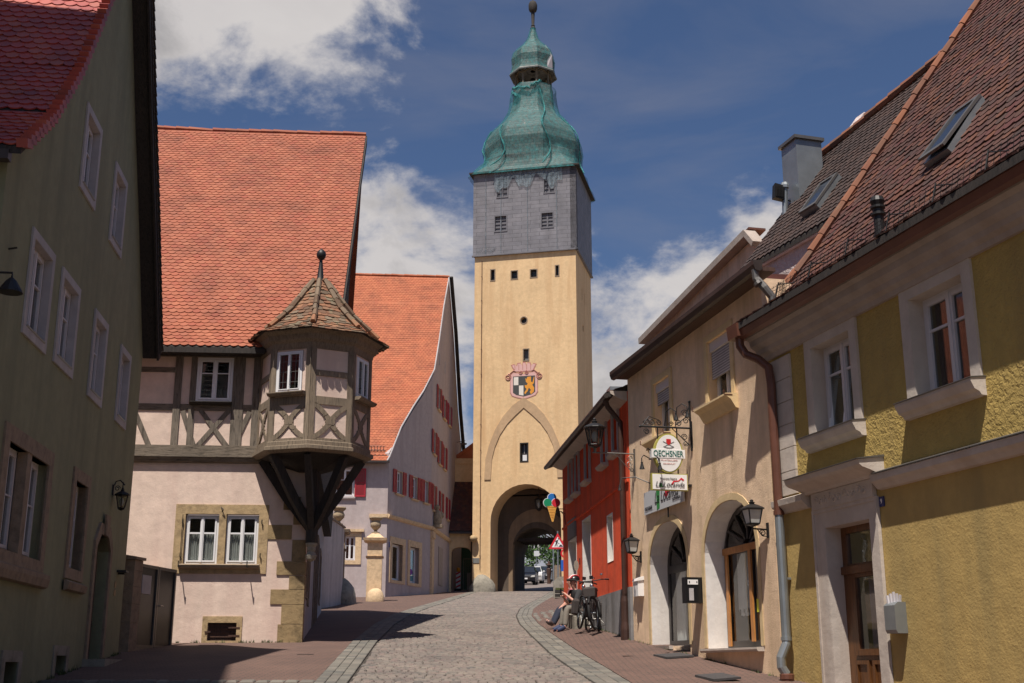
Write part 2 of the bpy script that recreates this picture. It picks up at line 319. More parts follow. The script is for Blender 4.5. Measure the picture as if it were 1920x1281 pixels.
def empty(name, loc, label=None, cat=None, group=None):
    o = bpy.data.objects.new(name, None); COL.objects.link(o); o.location = loc; o.empty_display_size = .2
    tag(o, label, cat, group); return o
def tag(o, label=None, cat=None, group=None, kind=None):
    for k, v in (('label', label), ('category', cat), ('group', group), ('kind', kind)):
        if v: o[k] = v
    return o
def mesh(name, mb, mats, par=None, smooth=False, recalc=False, origin=None):
    me = bpy.data.meshes.new(name)
    off = Vector((0,0,0))
    if par is None:
        if origin is None:
            xs = [v[0] for v in mb.v]; ys = [v[1] for v in mb.v]; zs = [v[2] for v in mb.v]
            origin = ((min(xs)+max(xs))/2, (min(ys)+max(ys))/2, min(zs))
        off = Vector(origin); vs = [(v[0]-off[0], v[1]-off[1], v[2]-off[2]) for v in mb.v]
    else: vs = mb.v
    me.from_pydata(vs, [], mb.f)
    for m in (mats if isinstance(mats, (list, tuple)) else [mats]): me.materials.append(M[m] if isinstance(m, str) else m)
    if len(me.materials) > 1: me.polygons.foreach_set('material_index', mb.mi)
    if recalc:
        bm = bmesh.new(); bm.from_mesh(me); bmesh.ops.recalc_face_normals(bm, faces=bm.faces); bm.to_mesh(me); bm.free()
    if smooth:
        me.polygons.foreach_set('use_smooth', [True]*len(me.polygons))
        try: me.set_sharp_from_angle(angle=radians(38))
        except Exception: pass
    me.update(); o = bpy.data.objects.new(name, me); COL.objects.link(o)
    if par is not None:
        o.parent = par
        if par.parent is None: o.location = -Vector(par.location)     # a part; a sub-part sits at its part's origin
    else: o.location = off
    return o
def oval(cu, cz, ru, rz, n=24, a0=0, a1=2*pi): return [(cu+ru*cos(a0+(a1-a0)*i/n), cz+rz*sin(a0+(a1-a0)*i/n)) for i in range(n+(0 if abs(a1-a0-2*pi) < 1e-6 else 1))]
def rect(u0, u1, z0, z1): return [(u0,z0),(u1,z0),(u1,z1),(u0,z1)]
def arch(u0, u1, z0, zs, zt, p=2.0, n=16):
    c, r = (u0+u1)/2, (u1-u0)/2; pts = [(u0, z0), (u1, z0)]
    for i in range(n+1):
        a = pi*i/n; x, y = cos(a), sin(a); k = (abs(x)**p+abs(y)**p)**(-1/p); pts.append((c+r*x*k, zs+(zt-zs)*y*k))
    return pts

def writing(body, F, cu, cz, width, w, mat, par, size=None, shear=0, bold=0, left2right=None, name='lettering', th=.004, height=None, spacing=1):
    cu_ = bpy.data.curves.new(name, 'FONT'); cu_.body = body; cu_.align_x = 'CENTER'; cu_.align_y = 'CENTER'; cu_.extrude = .5*th; cu_.shear = shear; cu_.offset = bold; cu_.space_character = spacing
    t = bpy.data.objects.new(name, cu_); COL.objects.link(t)
    dg = bpy.context.evaluated_depsgraph_get(); me = bpy.data.meshes.new_from_object(t.evaluated_get(dg)); bpy.data.objects.remove(t)
    xs = [v.co.x for v in me.vertices]; ys = [v.co.y for v in me.vertices]; cx, cy = (min(xs)+max(xs))/2, (min(ys)+max(ys))/2
    k = width/(max(xs)-min(xs)); kz = (height/(max(ys)-min(ys))) if height else k
    rt = Vector((-F.n[0], -F.n[1], 0)).cross(Vector((0,0,1)))       # reading direction seen from outside
    sg = 1 if rt.dot(Vector((F.d[0], F.d[1], 0))) > 0 else -1
    for v in me.vertices: v.co = Vector(F.P(cu+sg*(v.co.x-cx)*k, w+v.co.z, cz+(v.co.y-cy)*kz))
    me.materials.clear(); me.materials.append(M[mat]); o = bpy.data.objects.new(name, me); COL.objects.link(o); o.parent = par
    if par.parent is None: o.location = -Vector(par.location)
    return o

def tiles(F, prof, ucl, name, mat, par, ex=.15, tw=.18, lift=.028, seg=5, jit=.003, base=True, basemat='dark_timber', round_=.055, scl_b=None):
    """plain tiles laid course by course up a profile [(b,z)] (b = distance behind the facade plane)"""
    mb = MB(); L = [0]
    for i in range(len(prof)-1): L.append(L[-1]+math.hypot(prof[i+1][0]-prof[i][0], prof[i+1][1]-prof[i][1]))
    def at(s):
        for i in range(len(prof)-1):
            if s <= L[i+1] or i == len(prof)-2:
                k = (s-L[i])/(L[i+1]-L[i]); b = prof[i][0]+k*(prof[i+1][0]-prof[i][0]); z = prof[i][1]+k*(prof[i+1][1]-prof[i][1])
                tb, tz = (prof[i+1][0]-prof[i][0])/(L[i+1]-L[i]), (prof[i+1][1]-prof[i][1])/(L[i+1]-L[i]); return b, z, tb, tz
    rows = int(L[-1]/ex)
    for r in range(rows):
        s0 = r*ex; b0, z0, tb, tz = at(s0); ua, ub = ucl(b0); sag = 0
        nb, nz = -tz, tb               # outward normal of slope in (b,z)
        tl = min(ex*1.7, L[-1]-s0)
        n0 = int(math.floor(ua/tw))-1; n1 = int(math.ceil(ub/tw))+1
        for c in range(n0, n1):
            u0 = (c+(r % 2)*.5)*tw; u1 = u0+tw*.985
            if u1 <= ua+.03 or u0 >= ub-.03: continue
            full = u0 >= ua and u1 <= ub
            ca, cb = max(u0, ua), min(u1, ub)
            j = random.uniform(-jit, jit)*2; hh = lift+random.uniform(-jit, jit)
            vs = []; top = []; bot = []
            us = [ca+(cb-ca)*i/(seg-1) for i in range(seg)] if seg > 2 else [ca, cb]
            for u in us:
                x = (u-(u0+u1)/2)/(tw/2); d = s0 + round_*(abs(x)**2.2) + j
                b, z = b0+tb*(d-s0), z0+tz*(d-s0)
                top.append(F.P(u, -(b+nb*hh), z+nz*hh)); bot.append(F.P(u, -(b+nb*(hh-.018)), z+nz*(hh-.018)))
            bt, zt = b0+tb*tl, z0+tz*tl
            ends = [F.P(cb, -(bt+nb*.004), zt+nz*.004), F.P(ca, -(bt+nb*.004), zt+nz*.004)]
            n = len(us); V = top+bot+ends
            fs = [tuple(range(n))+(2*n, 2*n+1)] + [(i, n+i, n+i+1, i+1) for i in range(n-1)] + [(0, 2*n+1, n), (n-1, 2*n-1, 2*n)]
            mb.add(V, fs)
    o = mesh(name, mb, mat, par)
    if base:
        m2 = MB()
        for i in range(len(prof)-1):
            (ba, za), (bb, zb) = prof[i], prof[i+1]; a0, a1 = ucl(ba); c0, c1 = ucl(bb)
            e = .012 if i == 0 else .0
            m2.hexa([F.P(a0+.02,-ba,za-.10),F.P(a1-.02,-ba,za-.10),F.P(c1-.02,-bb,zb-.10),F.P(c0+.02,-bb,zb-.10),F.P(a0+.02,-ba,za-.003),F.P(a1-.02,-ba,za-.003),F.P(c1-.02,-bb,zb-.003),F.P(c0+.02,-bb,zb-.003)])
        mesh('roof_deck', m2, basemat, par)
    return o
def plain_roof(F, prof, u0, u1, mat, par, name='roof', th=.12):
    mb = MB()
    for (ba, za), (bb, zb) in zip(prof, prof[1:]):
        mb.hexa([F.P(u0,-ba,za-th),F.P(u1,-ba,za-th),F.P(u1,-bb,zb-th),F.P(u0,-bb,zb-th),F.P(u0,-ba,za),F.P(u1,-ba,za),F.P(u1,-bb,zb),F.P(u0,-bb,zb)])
    return mesh(name, mb, mat, par)
def ridge_tiles(pts, r, mat, par, name='ridge_tiles', step=.33, k=7):
    mb = MB()
    for a, b in zip(pts, pts[1:]):
        a, b = Vector(a), Vector(b); n = max(1, int((b-a).length/step)); t = (b-a)/n
        for i in range(n):
            p = a+t*i; j = Vector((random.uniform(-.01,.01), 0, random.uniform(-.012,.012)))
            mb.tube([p+j, p+t*1.08+j], [r*1.12, r*.9], k)
    return mesh(name, mb, mat, par)

def window(F, par, u0, u1, z0, z1, depth=.12, cols=2, bars=(.66,), fw=.05, sw=.045, mat='white_paint', curtain=None, sub=None, room=True, label=None, gl='glass', vbars=0, bw=.022, name='window'):
    """casement window set back in its opening: frame, sashes and bars in one mesh; pane (and curtain) its pieces"""
    w = -depth; mb = MB(); mb.plate(F, rect(u0,u1,z0,z1), [rect(u0+fw,u1-fw,z0+fw,z1-fw)], w-.06, w)
    iu0, iu1, iz0, iz1 = u0+fw, u1-fw, z0+fw, z1-fw; cw = (iu1-iu0)/cols
    for c in range(cols):
        a, b = iu0+c*cw+.004, iu0+(c+1)*cw-.004
        mb.plate(F, rect(a,b,iz0+.004,iz1-.004), [rect(a+sw,b-sw,iz0+sw,iz1-sw)], w-.045, w+.012)
        for h in bars:
            z = iz0+(iz1-iz0)*h; mb.box(F, a+sw, b-sw, w-.035, w+.004, z-bw/2, z+bw/2)
        for k in range(vbars):
            u = a+sw+(b-a-2*sw)*(k+1)/(vbars+1); mb.box(F, u-bw/2, u+bw/2, w-.033, w+.002, iz0+sw, iz1-sw)
    if cols > 1:
        for c in range(1, cols): mb.box(F, iu0+c*cw-.022, iu0+c*cw+.022, w-.03, w+.026, iz0, iz1)
    f = mesh(name, mb, mat, par)
    if label: f['label'] = label
    p = MB().box(F, iu0+.01, iu1-.01, w-.026, w-.02, iz0+.01, iz1-.01); mesh('pane', p, gl, f)
    if room: r = MB().box(F, u0-.05, u1+.05, w-.75, w-.7, z0-.05, z1+.05); mesh('room_darkness', r, 'dark_room', f)
    if curtain:
        cm, ch, cd = curtain; mb = MB(); n = 40; zc = iz0+(iz1-iz0)*ch
        for a, b in ((iu0, iu1),):
            V = []
            for i in range(n+1):
                u = a+(b-a)*i/n; ww = w-cd+.018*sin(i*1.9+u*7)+.01*sin(i*.73); V += [F.P(u, ww, iz0-.02), F.P(u, ww, zc+.015*sin(i*.9))]
            mb.add(V, [(2*i, 2*i+2, 2*i+3, 2*i+1) for i in range(n)])
        mesh('curtain', mb, cm, f, smooth=True)
    return f
def surround(F, win, outer, inner, w0, w1, mat, name='surround'): return mesh(name, MB().plate(F, outer, [inner], w0, w1), mat, win)
def sill(F, win, u0, u1, z0, z1, w0, w1, mat, name='sill'):
    mb = MB().prism(F, [(w0,z0),(w1*.72,z0),(w1,z0+(z1-z0)*.6),(w1,z1-.012),(w0,z1)], u0, u1); return mesh(name, mb, mat, win)
def shell(mb, F, u0, u1, z0, z1, D, t=.3, m=0):      # the other three outside walls of a plain block
    mb.box(F, u0, u0+t, -D, -t-.002, z0, z1, m); mb.box(F, u1-t, u1, -D, -t-.002, z0, z1, m); mb.box(F, u0+t, u1-t, -D, -D+t, z0, z1, m)

# ------------------------------------------------------------------ ground
def interp(pts, y):
    if y <= pts[0][1]:
        a, b = pts[0], pts[1]
    elif y >= pts[-1][1]: a, b = pts[-2], pts[-1]
    else:
        for a, b in zip(pts, pts[1:]):
            if a[1] <= y <= b[1]: break
    return a[0]+(b[0]-a[0])*(y-a[1])/(b[1]-a[1])
LO = [(-2.71,17.1),(-3.35,25.9),(-3.73,33.2),(-3.85,39.5),(-3.66,46),(-3.2,56.5),(-2.5,72.2)]
LI = [(-2.25,17.1),(-2.83,25.9),(-3.18,33.2),(-3.28,39.5),(-3.12,46),(-2.66,56.5),(-2.1,72.2)]
RI = [(1.12,17.17),(.91,19.5),(.69,22.7),(.45,28),(.22,33.5),(.15,38.6),(.3,44.5),(.72,51),(1.6,62),(2.25,72.2)]
RO = [(1.6,17.17),(1.46,19.5),(1.24,22.7),(.96,28),(.72,33.5),(.62,38.6),(.78,44.5),(1.22,51),(2.1,62),(2.75,72.2)]
WALLX = [(4.6,13),(3.8,17.5),(2.35,24),(1.37,33.2),(1.6,40),(3.2,60),(4.6,72.2)]
def rz(x, y):         # right pavement rises from the kerb to the house fronts
    k = (x-interp(RO, y))/max(.3, interp(WALLX, y)-interp(RO, y)); return gz(y)+.03+max(0, min(1, k))*max(0, min(.16, (y-17.5)*.02))
g = MB(); g.add([(-900,-80,-80*SL-.03),(900,-80,-80*SL-.03),(900,190,190*SL-.03),(-900,190,190*SL-.03),(-900,1600,190*SL-.03),(900,1600,190*SL-.03)], [(0,1,2,3),(3,2,5,4)])
tag(mesh('ground', g, 'soil'), kind='structure')
g = MB(); g.add([(-2.3,72.15,gz(72.15)-.002),(3.1,72.15,gz(72.15)-.002),(16,180,gz(180)-.002),(-2,180,gz(180)-.002),(-12,100,gz(100)-.002),(-4.6,86,gz(86)-.002),(-4.2,73,gz(73)-.002)], [tuple(range(7))])
tag(mesh('asphalt_road', g, 'asphalt'), kind='structure')
mb = MB(); ys = [6+i*1.1 for i in range(61)]
for a, b in zip(ys, ys[1:]):
    mb.add([(interp(LO,a),a,gz(a)-.008),(interp(RO,a),a,gz(a)-.008),(interp(RO,b),b,gz(b)-.008),(interp(LO,b),b,gz(b)-.008)], [(0,1,2,3)])
def sett(mb, x0, x1, y0, y1, z=None, t=.012, h=.02, m=1, rot=0):
    j = lambda s: random.uniform(-s, s)
    zz = random.uniform(-.004, .006); q = [(x0+j(t*.6),y0+j(t*.6)),(x1+j(t*.6),y0+j(t*.6)),(x1+j(t*.6),y1+j(t*.6)),(x0+j(t*.6),y1+j(t*.6))]
    cx, cy = (x0+x1)/2, (y0+y1)/2; tx, ty = j(.012), j(.012)
    lo = [(x, y, gz(y)-.012) for x, y in q]; up = []
    for x, y in q:
        X, Y = cx+(x-cx)*.76, cy+(y-cy)*.76; up.append((X, Y, gz(Y)+h+.003+zz+(X-cx)*tx*4+(Y-cy)*ty*4))
    md = [(cx+(x-cx)*.95, cy+(y-cy)*.95, gz(y)+h-.012+zz) for x, y in q]
    mb.add(lo+md+up, [(0,1,5,4),(1,2,6,5),(2,3,7,6),(3,0,4,7),(4,5,9,8),(5,6,10,9),(6,7,11,10),(7,4,8,11),(8,9,10,11)], m)
y = 12.0
while y < 72:
    st = .125 if y < 40 else .2; x = interp(LI, y)+.02+random.uniform(0,.06); x1 = interp(RI, y)-.02
    while x < x1:
        w = random.uniform(.1,.17)*(1 if y < 40 else 1.5); w = min(w, x1-x)
        if w > .05:
            yo = .03*sin(x*2.1+y*.4)+random.uniform(-.006,.006); sett(mb, x, x+w-.018, y+yo, y+yo+st-.018)
        x += w
    y += st
def kerb_rows(mb, A, B, n, m, y0=12, y1=72, ln=.24, h=.024):
    y = y0
    for k in range(n):
        y = y0+random.uniform(0,.1)
        while y < y1:
            l = ln*random.uniform(.75,1.3)*(1 if y < 45 else 1.5); ym = y+l/2; a, b = interp(A, ym), interp(B, ym)
            x0 = a+(b-a)*k/n; x1 = a+(b-a)*(k+1)/n
            s0 = (interp(A, ym+.1)-interp(A, ym-.1))/.2
            q = [(x0+s0*-l/2, y),(x1+s0*-l/2, y),(x1+s0*l/2, y+l),(x0+s0*l/2, y+l)]; cx = (x0+x1)/2; zz = random.uniform(-.003,.004)
            ins = lambda f: [(cx+(p[0]-cx)*f, ym+(p[1]-ym)*(1-(1-f)*.5)) for p in q]
            lo = [(p[0], p[1], gz(p[1])-.012) for p in ins(.965)]; md = [(p[0], p[1], gz(p[1])+h-.008+zz) for p in ins(.95)]; up = [(p[0], p[1], gz(p[1])+h+zz) for p in ins(.84)]
            mb.add(lo+md+up, [(0,1,5,4),(1,2,6,5),(2,3,7,6),(3,0,4,7),(4,5,9,8),(5,6,10,9),(6,7,11,10),(7,4,8,11),(8,9,10,11)], m); y += l
kerb_rows(mb, LO, LI, 3, 2); kerb_rows(mb, RI, RO, 3, 2)
tag(mesh('cobbled_street', mb, ['joint', 'setts', 'kerb_setts'], origin=(0,0,0)), kind='structure')
mb = MB()
for a, b in zip(ys, ys[1:]):
    xa, xb = interp(LO,a), interp(LO,b); z0, z1 = gz(a)+.016, gz(b)+.016
    mb.add([(-16,a,z0),(xa,a,z0),(xb,b,z1),(-16,b,z1),(xa,a,z0-.04),(xb,b,z1-.04)], [(0,1,2,3),(1,4,5,2)])
tag(mesh('pavement_left', mb, 'red_paving', origin=(0,0,0)), kind='structure')
mb = MB(); V = []; nx = 8
for y in ys:
    xo, xw = interp(RO, y), interp(WALLX, y)+.0
    for i in range(nx+1):
        x = xo+(xw-xo)*i/nx; V.append((x, y, rz(x, y)))
    V.append((xw+6, y, rz(xw, y))); V.append((xo, y, gz(y)-.02))
W_ = nx+3; mb.add(V, [(r*W_+i, r*W_+i+1, (r+1)*W_+i+1, (r+1)*W_+i) for r in range(len(ys)-1) for i in range(nx+1)] + [(r*W_, (r+1)*W_, (r+1)*W_+nx+2, r*W_+nx+2) for r in range(len(ys)-1)])
tag(mesh('pavement_right', mb, 'red_paving', origin=(0,0,0)), kind='structure')
mb = MB()                                   # patch of pale setts between the kerb curve and the red house corner, and a row across the left pavement
y = 34.4
while y < 40:
    x = interp(RO, y)+.04
    while x < 2.1:
        w = random.uniform(.2,.3); z = rz(x, y)-gz(y); q0 = len(mb.v); sett(mb, x, x+w-.02, y, y+.26, m=0)
        for i in range(q0, len(mb.v)): a = mb.v[i]; mb.v[i] = (a[0], a[1], a[2]+z-.004)
        x += w
    y += .28
x = -9.5
while x < -2.75:
    w = random.uniform(.16,.24); q0 = len(mb.v); sett(mb, x, x+w-.02, 16.95, 17.15, m=0)
    for i in range(q0, len(mb.v)): a = mb.v[i]; mb.v[i] = (a[0], a[1], a[2]+.018)
    x += w
tag(mesh('sett_paving', mb, 'kerb_setts', origin=(0,0,0)), kind='structure')
mb = MB()
for (x, y, wx, wy) in ((-1.5,20.2,.0,0),(2.0,21.2,.22,.05),(-3.7,22.2,.3,.05),(.35,30.8,0,0)):
    if wx: 
        z = (rz(x,y) if x > 0 else gz(y)+.016)+.004; mb.add([(x-wx/2,y-wy,z-wy*SL),(x+wx/2,y-wy,z-wy*SL),(x+wx/2,y+wy,z+wy*SL),(x-wx/2,y+wy,z+wy*SL)], [(0,1,2,3)])
tag(mesh('drain_slot', mb, 'dark_frame'), kind='structure')

random.seed(21); mb = MB()
def tuft(x, y, z, r, n):
    for i in range(n):
        a = random.uniform(0, 6.28); L = random.uniform(.4, 1)*r; b = (x+random.uniform(-r,r)*.5, y+random.uniform(-r,r)*.5, z); t_ = (b[0]+L*.5*cos(a), b[1]+L*.5*sin(a), z+L); s_ = r*.09
        mb.add([(b[0]-s_*sin(a), b[1]+s_*cos(a), z), (b[0]+s_*sin(a), b[1]-s_*cos(a), z), t_], [(0,1,2)])
for i in range(34): u = random.uniform(-3.0, .0)**1; q = (-4.36+u, 25.6+.075*u-.03); tuft(q[0], q[1], gz(q[1])+.016, random.uniform(.03,.09), 12)
for i in range(40): u = random.uniform(-4, 2.6); tuft(-6.8-.117*u+.03, 19.8+.993*u, gz(19.8+.993*u)+.016, random.uniform(.03,.1), 12)
for i in range(70):
    y = random.uniform(17.5, 33); x = interp(WALLX, y)-.05; tuft(x, y, rz(x, y), random.uniform(.02,.07), 9)
tag(mesh('weeds', mb, 'weed_green', origin=(0,0,0)), 'small weeds growing in the joint between paving and house walls', 'weeds', kind='stuff'); random.seed(11)
# ------------------------------------------------------------------ lamps
def lantern(par, c, rt, rb, h, k=4, phase=pi/4, roof=.4, frost=False, fin=True, glassm='lamp_glass'):
    """tapering lantern: glazing bars, panes, roof, bulb; c = centre of its bottom"""
    x, y, z = c; mb = MB()
    P = lambda r, a, zz: (x+r*cos(a), y+r*sin(a), z+zz)
    A = [phase+2*pi*j/k for j in range(k)]
    for j in range(k):
        a, b = A[j], A[(j+1)%k]; t = .045*rt+.004
        mb.tube([P(rb,a,0), P(rt,a,h)], t, 5); mb.tube([P(rb,a,0), P(rb,b,0)], t, 5); mb.tube([P(rt,a,h), P(rt,b,h)], t*1.2, 5)
    mb.lathe((x,y,z-.04*h/.3), [(rb*.25,-.05*h),(rb*.6,0),(rb*.98,.05*h)], 8)
    mesh('lantern_frame', mb, 'iron', par)
    g_ = MB()
    for j in range(k):
        a, b = A[j], A[(j+1)%k]; f = .965; g_.add([P(rb*f,a,.01), P(rb*f,b,.01), P(rt*f,b,h-.01), P(rt*f,a,h-.01)], [(0,1,2,3)])
    mesh('lantern_glass', g_, 'frosted' if frost == 'panel' else glassm, par)
    r = MB(); R = rt*1.22
    r.lathe((x,y,z+h), [(rt*.9,-.012),(R,0),(R*.97,.018),(R*.62,roof*h*.55),(R*.22,roof*h*.85),(R*.2,roof*h*1.0)], k*2 if k > 4 else 4, phase=phase)
    if fin: r.lathe((x,y,z+h+roof*h), [(R*.2,0),(R*.28,.03*h),(R*.12,.1*h),(R*.16,.17*h),(R*.05,.26*h)], 8)
    mesh('lantern_roof', r, 'iron', par)
    b = MB().lathe((x,y,z+.2*h), [(.03*h/.3,0),(.06*h/.3,.25*h),(.045*h/.3,.5*h),(.02,.6*h)], 10); mesh('bulb', b, 'frosted', par, smooth=True)
def scroll(F, cu, cz, r, turns=1.4, a0=0, sg=1, n=18): return [F.P(cu+r*(1-.72*i/n)*cos(a0+sg*2*pi*turns*i/n), 0, cz+r*(1-.72*i/n)*sin(a0+sg*2*pi*turns*i/n)) for i in range(n+1)]

# ================================================================== GREEN HOUSE (left, in shade)
G = Fr((-6.8,19.8), (-.118,1), side=1)
gh = empty('green_house', G.P(-2,-3,1.3), 'tall green rendered gable house with red tiled roof, in shade at the left edge', 'house')
gw = [(-5.32,-4.18,5.66,7.07),(-3.74,-2.64,5.68,7.06),(-1.62,-.62,5.67,7.08),(.50,1.42,5.7,7.06),(-3.3,-2.28,8.46,9.83),(-1.15,-.16,8.4,9.8)]
def inset(r, t): return (r[0]+t, r[1]-t, r[2]+t, r[3]-t)
holes = [rect(*inset(r,.11)) for r in gw]
G0 = (-5.32,-3.42,2.98,4.28); G1 = (-1.80,-1.0,3.02,4.32)
holes += [rect(*G0), rect(*G1)]
dr = [(-.05,1.45),(1.02,1.45),(1.02,3.5),(.78,3.72),(.2,3.72),(-.05,3.5)]
holes += [dr]
B1 = (-4.5,-3.9,1.25,1.66); B2 = (-1.98,-1.38,1.4,1.76); holes += [rect(*B1), rect(*B2)]
outl = [(-6.55,1.0),(2.55,1.0),(2.55,7.6),(1.3,9.45),(.0,11.3),(-1.63,13.95),(-3.45,11.3),(-4.75,9.45),(-5.8,8.25),(-6.55,7.6)]
mb = MB(); mb.plate(G, outl, holes, -.32, 0); mb.box(G, -6.55, -6.23, -9, -.322, 1, 7.6); mb.box(G, 2.23, 2.55, -9, -.322, 1, 7.6)
mesh('wall', mb, 'green_plaster', gh)
for i, r in enumerate(gw):
    ri = inset(r,.11)
    w = window(G, gh, ri[0], ri[1], ri[2], ri[3], .085, 2, (.62,), mat='shade_white', gl='glass')
    surround(G, w, rect(*r), rect(*ri), .002, .03, 'grey_trim')
    mesh('reveal', MB().plate(G, rect(ri[0]-.002,ri[1]+.002,ri[2]-.002,ri[3]+.002), [rect(ri[0]+.008,ri[1]-.008,ri[2]+.008,ri[3]-.008)], -.08, .028), 'grey_trim', w)
    sill(G, w, ri[0]+.013, ri[1]-.013, ri[2]+.009, ri[2]+.03, -.08, .05, 'zinc')
for r in (G0,):
    mesh('stone_surround', MB().plate(G, rect(-5.54,-3.2,2.76,4.48), [rect(*G0)], -.11, .03), 'brown_stone', gh)
    mesh('stone_mullion', MB().box(G, -4.47,-4.27, -.11, .018, 2.98, 4.28), 'brown_stone', gh)
    mesh('sill', MB().prism(G, [(.032,2.62),(.09,2.64),(.11,2.74),(.11,2.8),(.032,2.83)], -5.6,-3.12), 'brown_stone', gh)
    for a, b in ((-5.32,-4.475),(-4.265,-3.42)): window(G, gh, a, b, 2.98, 4.28, .12, 2, (.55,), mat='shade_white', curtain=('curtain', .95, .1))
w = window(G, gh, *G1, .13, 1, (.6,), mat='shade_white'); mesh('surround', MB().plate(G, rect(-1.98,-.84,2.86,4.5), [rect(*G1)], -.12, .03), 'brown_stone', w)
mesh('sill', MB().prism(G, [(.032,2.68),(.09,2.7),(.11,2.8),(.032,2.84)], -2.02,-.8), 'brown_stone', w)
for r in (B1, B2):
    mesh('cellar_surround', MB().plate(G, rect(r[0]-.16,r[1]+.16,r[2]-.2,r[3]+.14), [rect(*r)], -.2, .02), 'grey_stone', gh)
    mesh('cellar_window', MB().box(G, r[0],r[1],-.25,-.18,r[2],r[3]), 'dark_frame', gh)
ds = [(-.2,1.3),(1.18,1.3),(1.18,3.58),(.88,3.9),(.1,3.9),(-.2,3.58)]
mesh('door_surround', MB().plate(G, ds, [dr], -.2, .04), 'brown_stone', gh)
mesh('keystone', MB().plate(G, [(.38,3.72),(.6,3.72),(.68,4.06),(.30,4.06)], (), .042, .07), 'brown_stone', gh)
dd = mesh('door', MB().plate(G, [(-.045,1.45),(1.015,1.45),(1.015,3.5),(.775,3.715),(.205,3.715),(-.045,3.5)], (), -.24, -.18), 'brown_wood', gh)
mb = MB()
for a, b in ((.05,.42),(.56,.93)):
    for c, d in ((1.7,2.35),(2.5,3.35)): mb.plate(G, rect(a,b,c,d), [rect(a+.05,b-.05,c+.05,d-.05)], -.18, -.155)
mesh('door_panel', mb, 'brown_wood', dd); mesh('door_handle', MB().tube([G.P(.12,-.15,2.4), G.P(.12,-.11,2.4), G.P(.24,-.11,2.4)], .012), 'dull_metal', dd)
mesh('door_step', MB().box(G, -.25, 1.25, -.2, .35, 1.2, 1.72), 'grey_stone', gh)
gp1 = [(-.3+x, z) for x, z in ((-6.6,7.5),(-5.55,8.40),(-4.5,9.62),(-3.3,11.4),(-1.33,14.35))]
# roof slopes run along the house (away from the street): build them in the plane standing perpendicular to the gable
GR = Fr(G.P(-1.63,0,0)[:2], (G.n[0], G.n[1]), n=(-G.d[0], -G.d[1]))     # u axis = out to the street, normal = towards the camera
prof = [(-(5.21),7.52),(-4.17,8.40),(-3.12,9.62),(-1.95,11.4),(0,14.35)]       # b measured from the ridge line
tiles(GR, prof, lambda b: (-7.5, .25), 'roof_tiles', 'roof_red', gh, ex=.15, tw=.18)
GR2 = Fr(G.P(-1.63,0,0)[:2], (-G.n[0], -G.n[1]), n=(G.d[0], G.d[1]))
prof2 = [(-(4.2),7.48),(-2.8,9.72),(-1.65,11.4),(-.6,13.1),(0,14.35)]
plain_roof(GR2, prof2, -.27, 7.5, 'roof_red', gh, 'far_roof_slope', th=.1)
plain_roof(GR2, [(b, z-.125) for b, z in prof2], -.30, -.0, 'dark_timber', gh, 'far_soffit', th=.03)
mb = MB(); fv = [(2.62,7.42),(1.2,9.7),(.04,11.36),(-1.0,13.06),(-1.63,14.35)]
mb.strip(G, [(u, z-.09) for u, z in fv], .2, .27, .31); mb.strip(G, [(u, z+.03) for u, z in fv], .12, .0, .33)
mesh('far_verge_board', mb, 'dark_timber', gh)
mb = MB(); L0 = 0
for (a, b) in zip(fv, fv[1:]):              # tile edges standing proud of the far verge
    n = max(1, int(math.hypot(b[0]-a[0], b[1]-a[1])/.16))
    for i in range(n):
        k = i/n; u, z = a[0]+(b[0]-a[0])*k+.05, a[1]+(b[1]-a[1])*k; k2 = (i+1.25)/n; u2, z2 = a[0]+(b[0]-a[0])*k2, a[1]+(b[1]-a[1])*k2
        mb.beam(G, (u+.03,z+.1), (u2-.02,z2+.06), .03, -.05, .36)
mesh('verge_tiles', mb, 'dark_timber', gh)
nv = [(-6.84,7.55),(-5.8,8.42),(-4.75,9.64),(-3.58,11.42),(-1.63,14.35)]; mb = MB()
for (a, b) in zip(nv, nv[1:]):
    n = max(1, int(math.hypot(b[0]-a[0], b[1]-a[1])/.155))
    for i in range(n):
        k = i/n; k2 = (i+1.25)/n; p = (a[0]+(b[0]-a[0])*k, a[1]+(b[1]-a[1])*k); q = (a[0]+(b[0]-a[0])*k2, a[1]+(b[1]-a[1])*k2); mb.beam(G, (p[0]-.03,p[1]-.0), (q[0]+.03,q[1]-.06), .11, .17, .30)
mesh('verge_tiles', mb, 'roof_red', gh)
mb = MB(); mb.box(GR, -7.5, .1, 5.12, 5.25, 7.34, 7.46); mesh('gutter', mb, 'gutter_dark', gh)
ridge_tiles([G.P(-1.63,.3,14.38), G.P(-1.63,-7,14.38)], .12, 'ridge_tile', gh)
GN = Fr(G.P(-6.55,0,0)[:2], (G.n[0], G.n[1]), n=(-G.d[0], -G.d[1]))
w = window(GN, gh, -1.35, -.25, 5.9, 7.2, -.03, 2, (.62,), mat='shade_white')
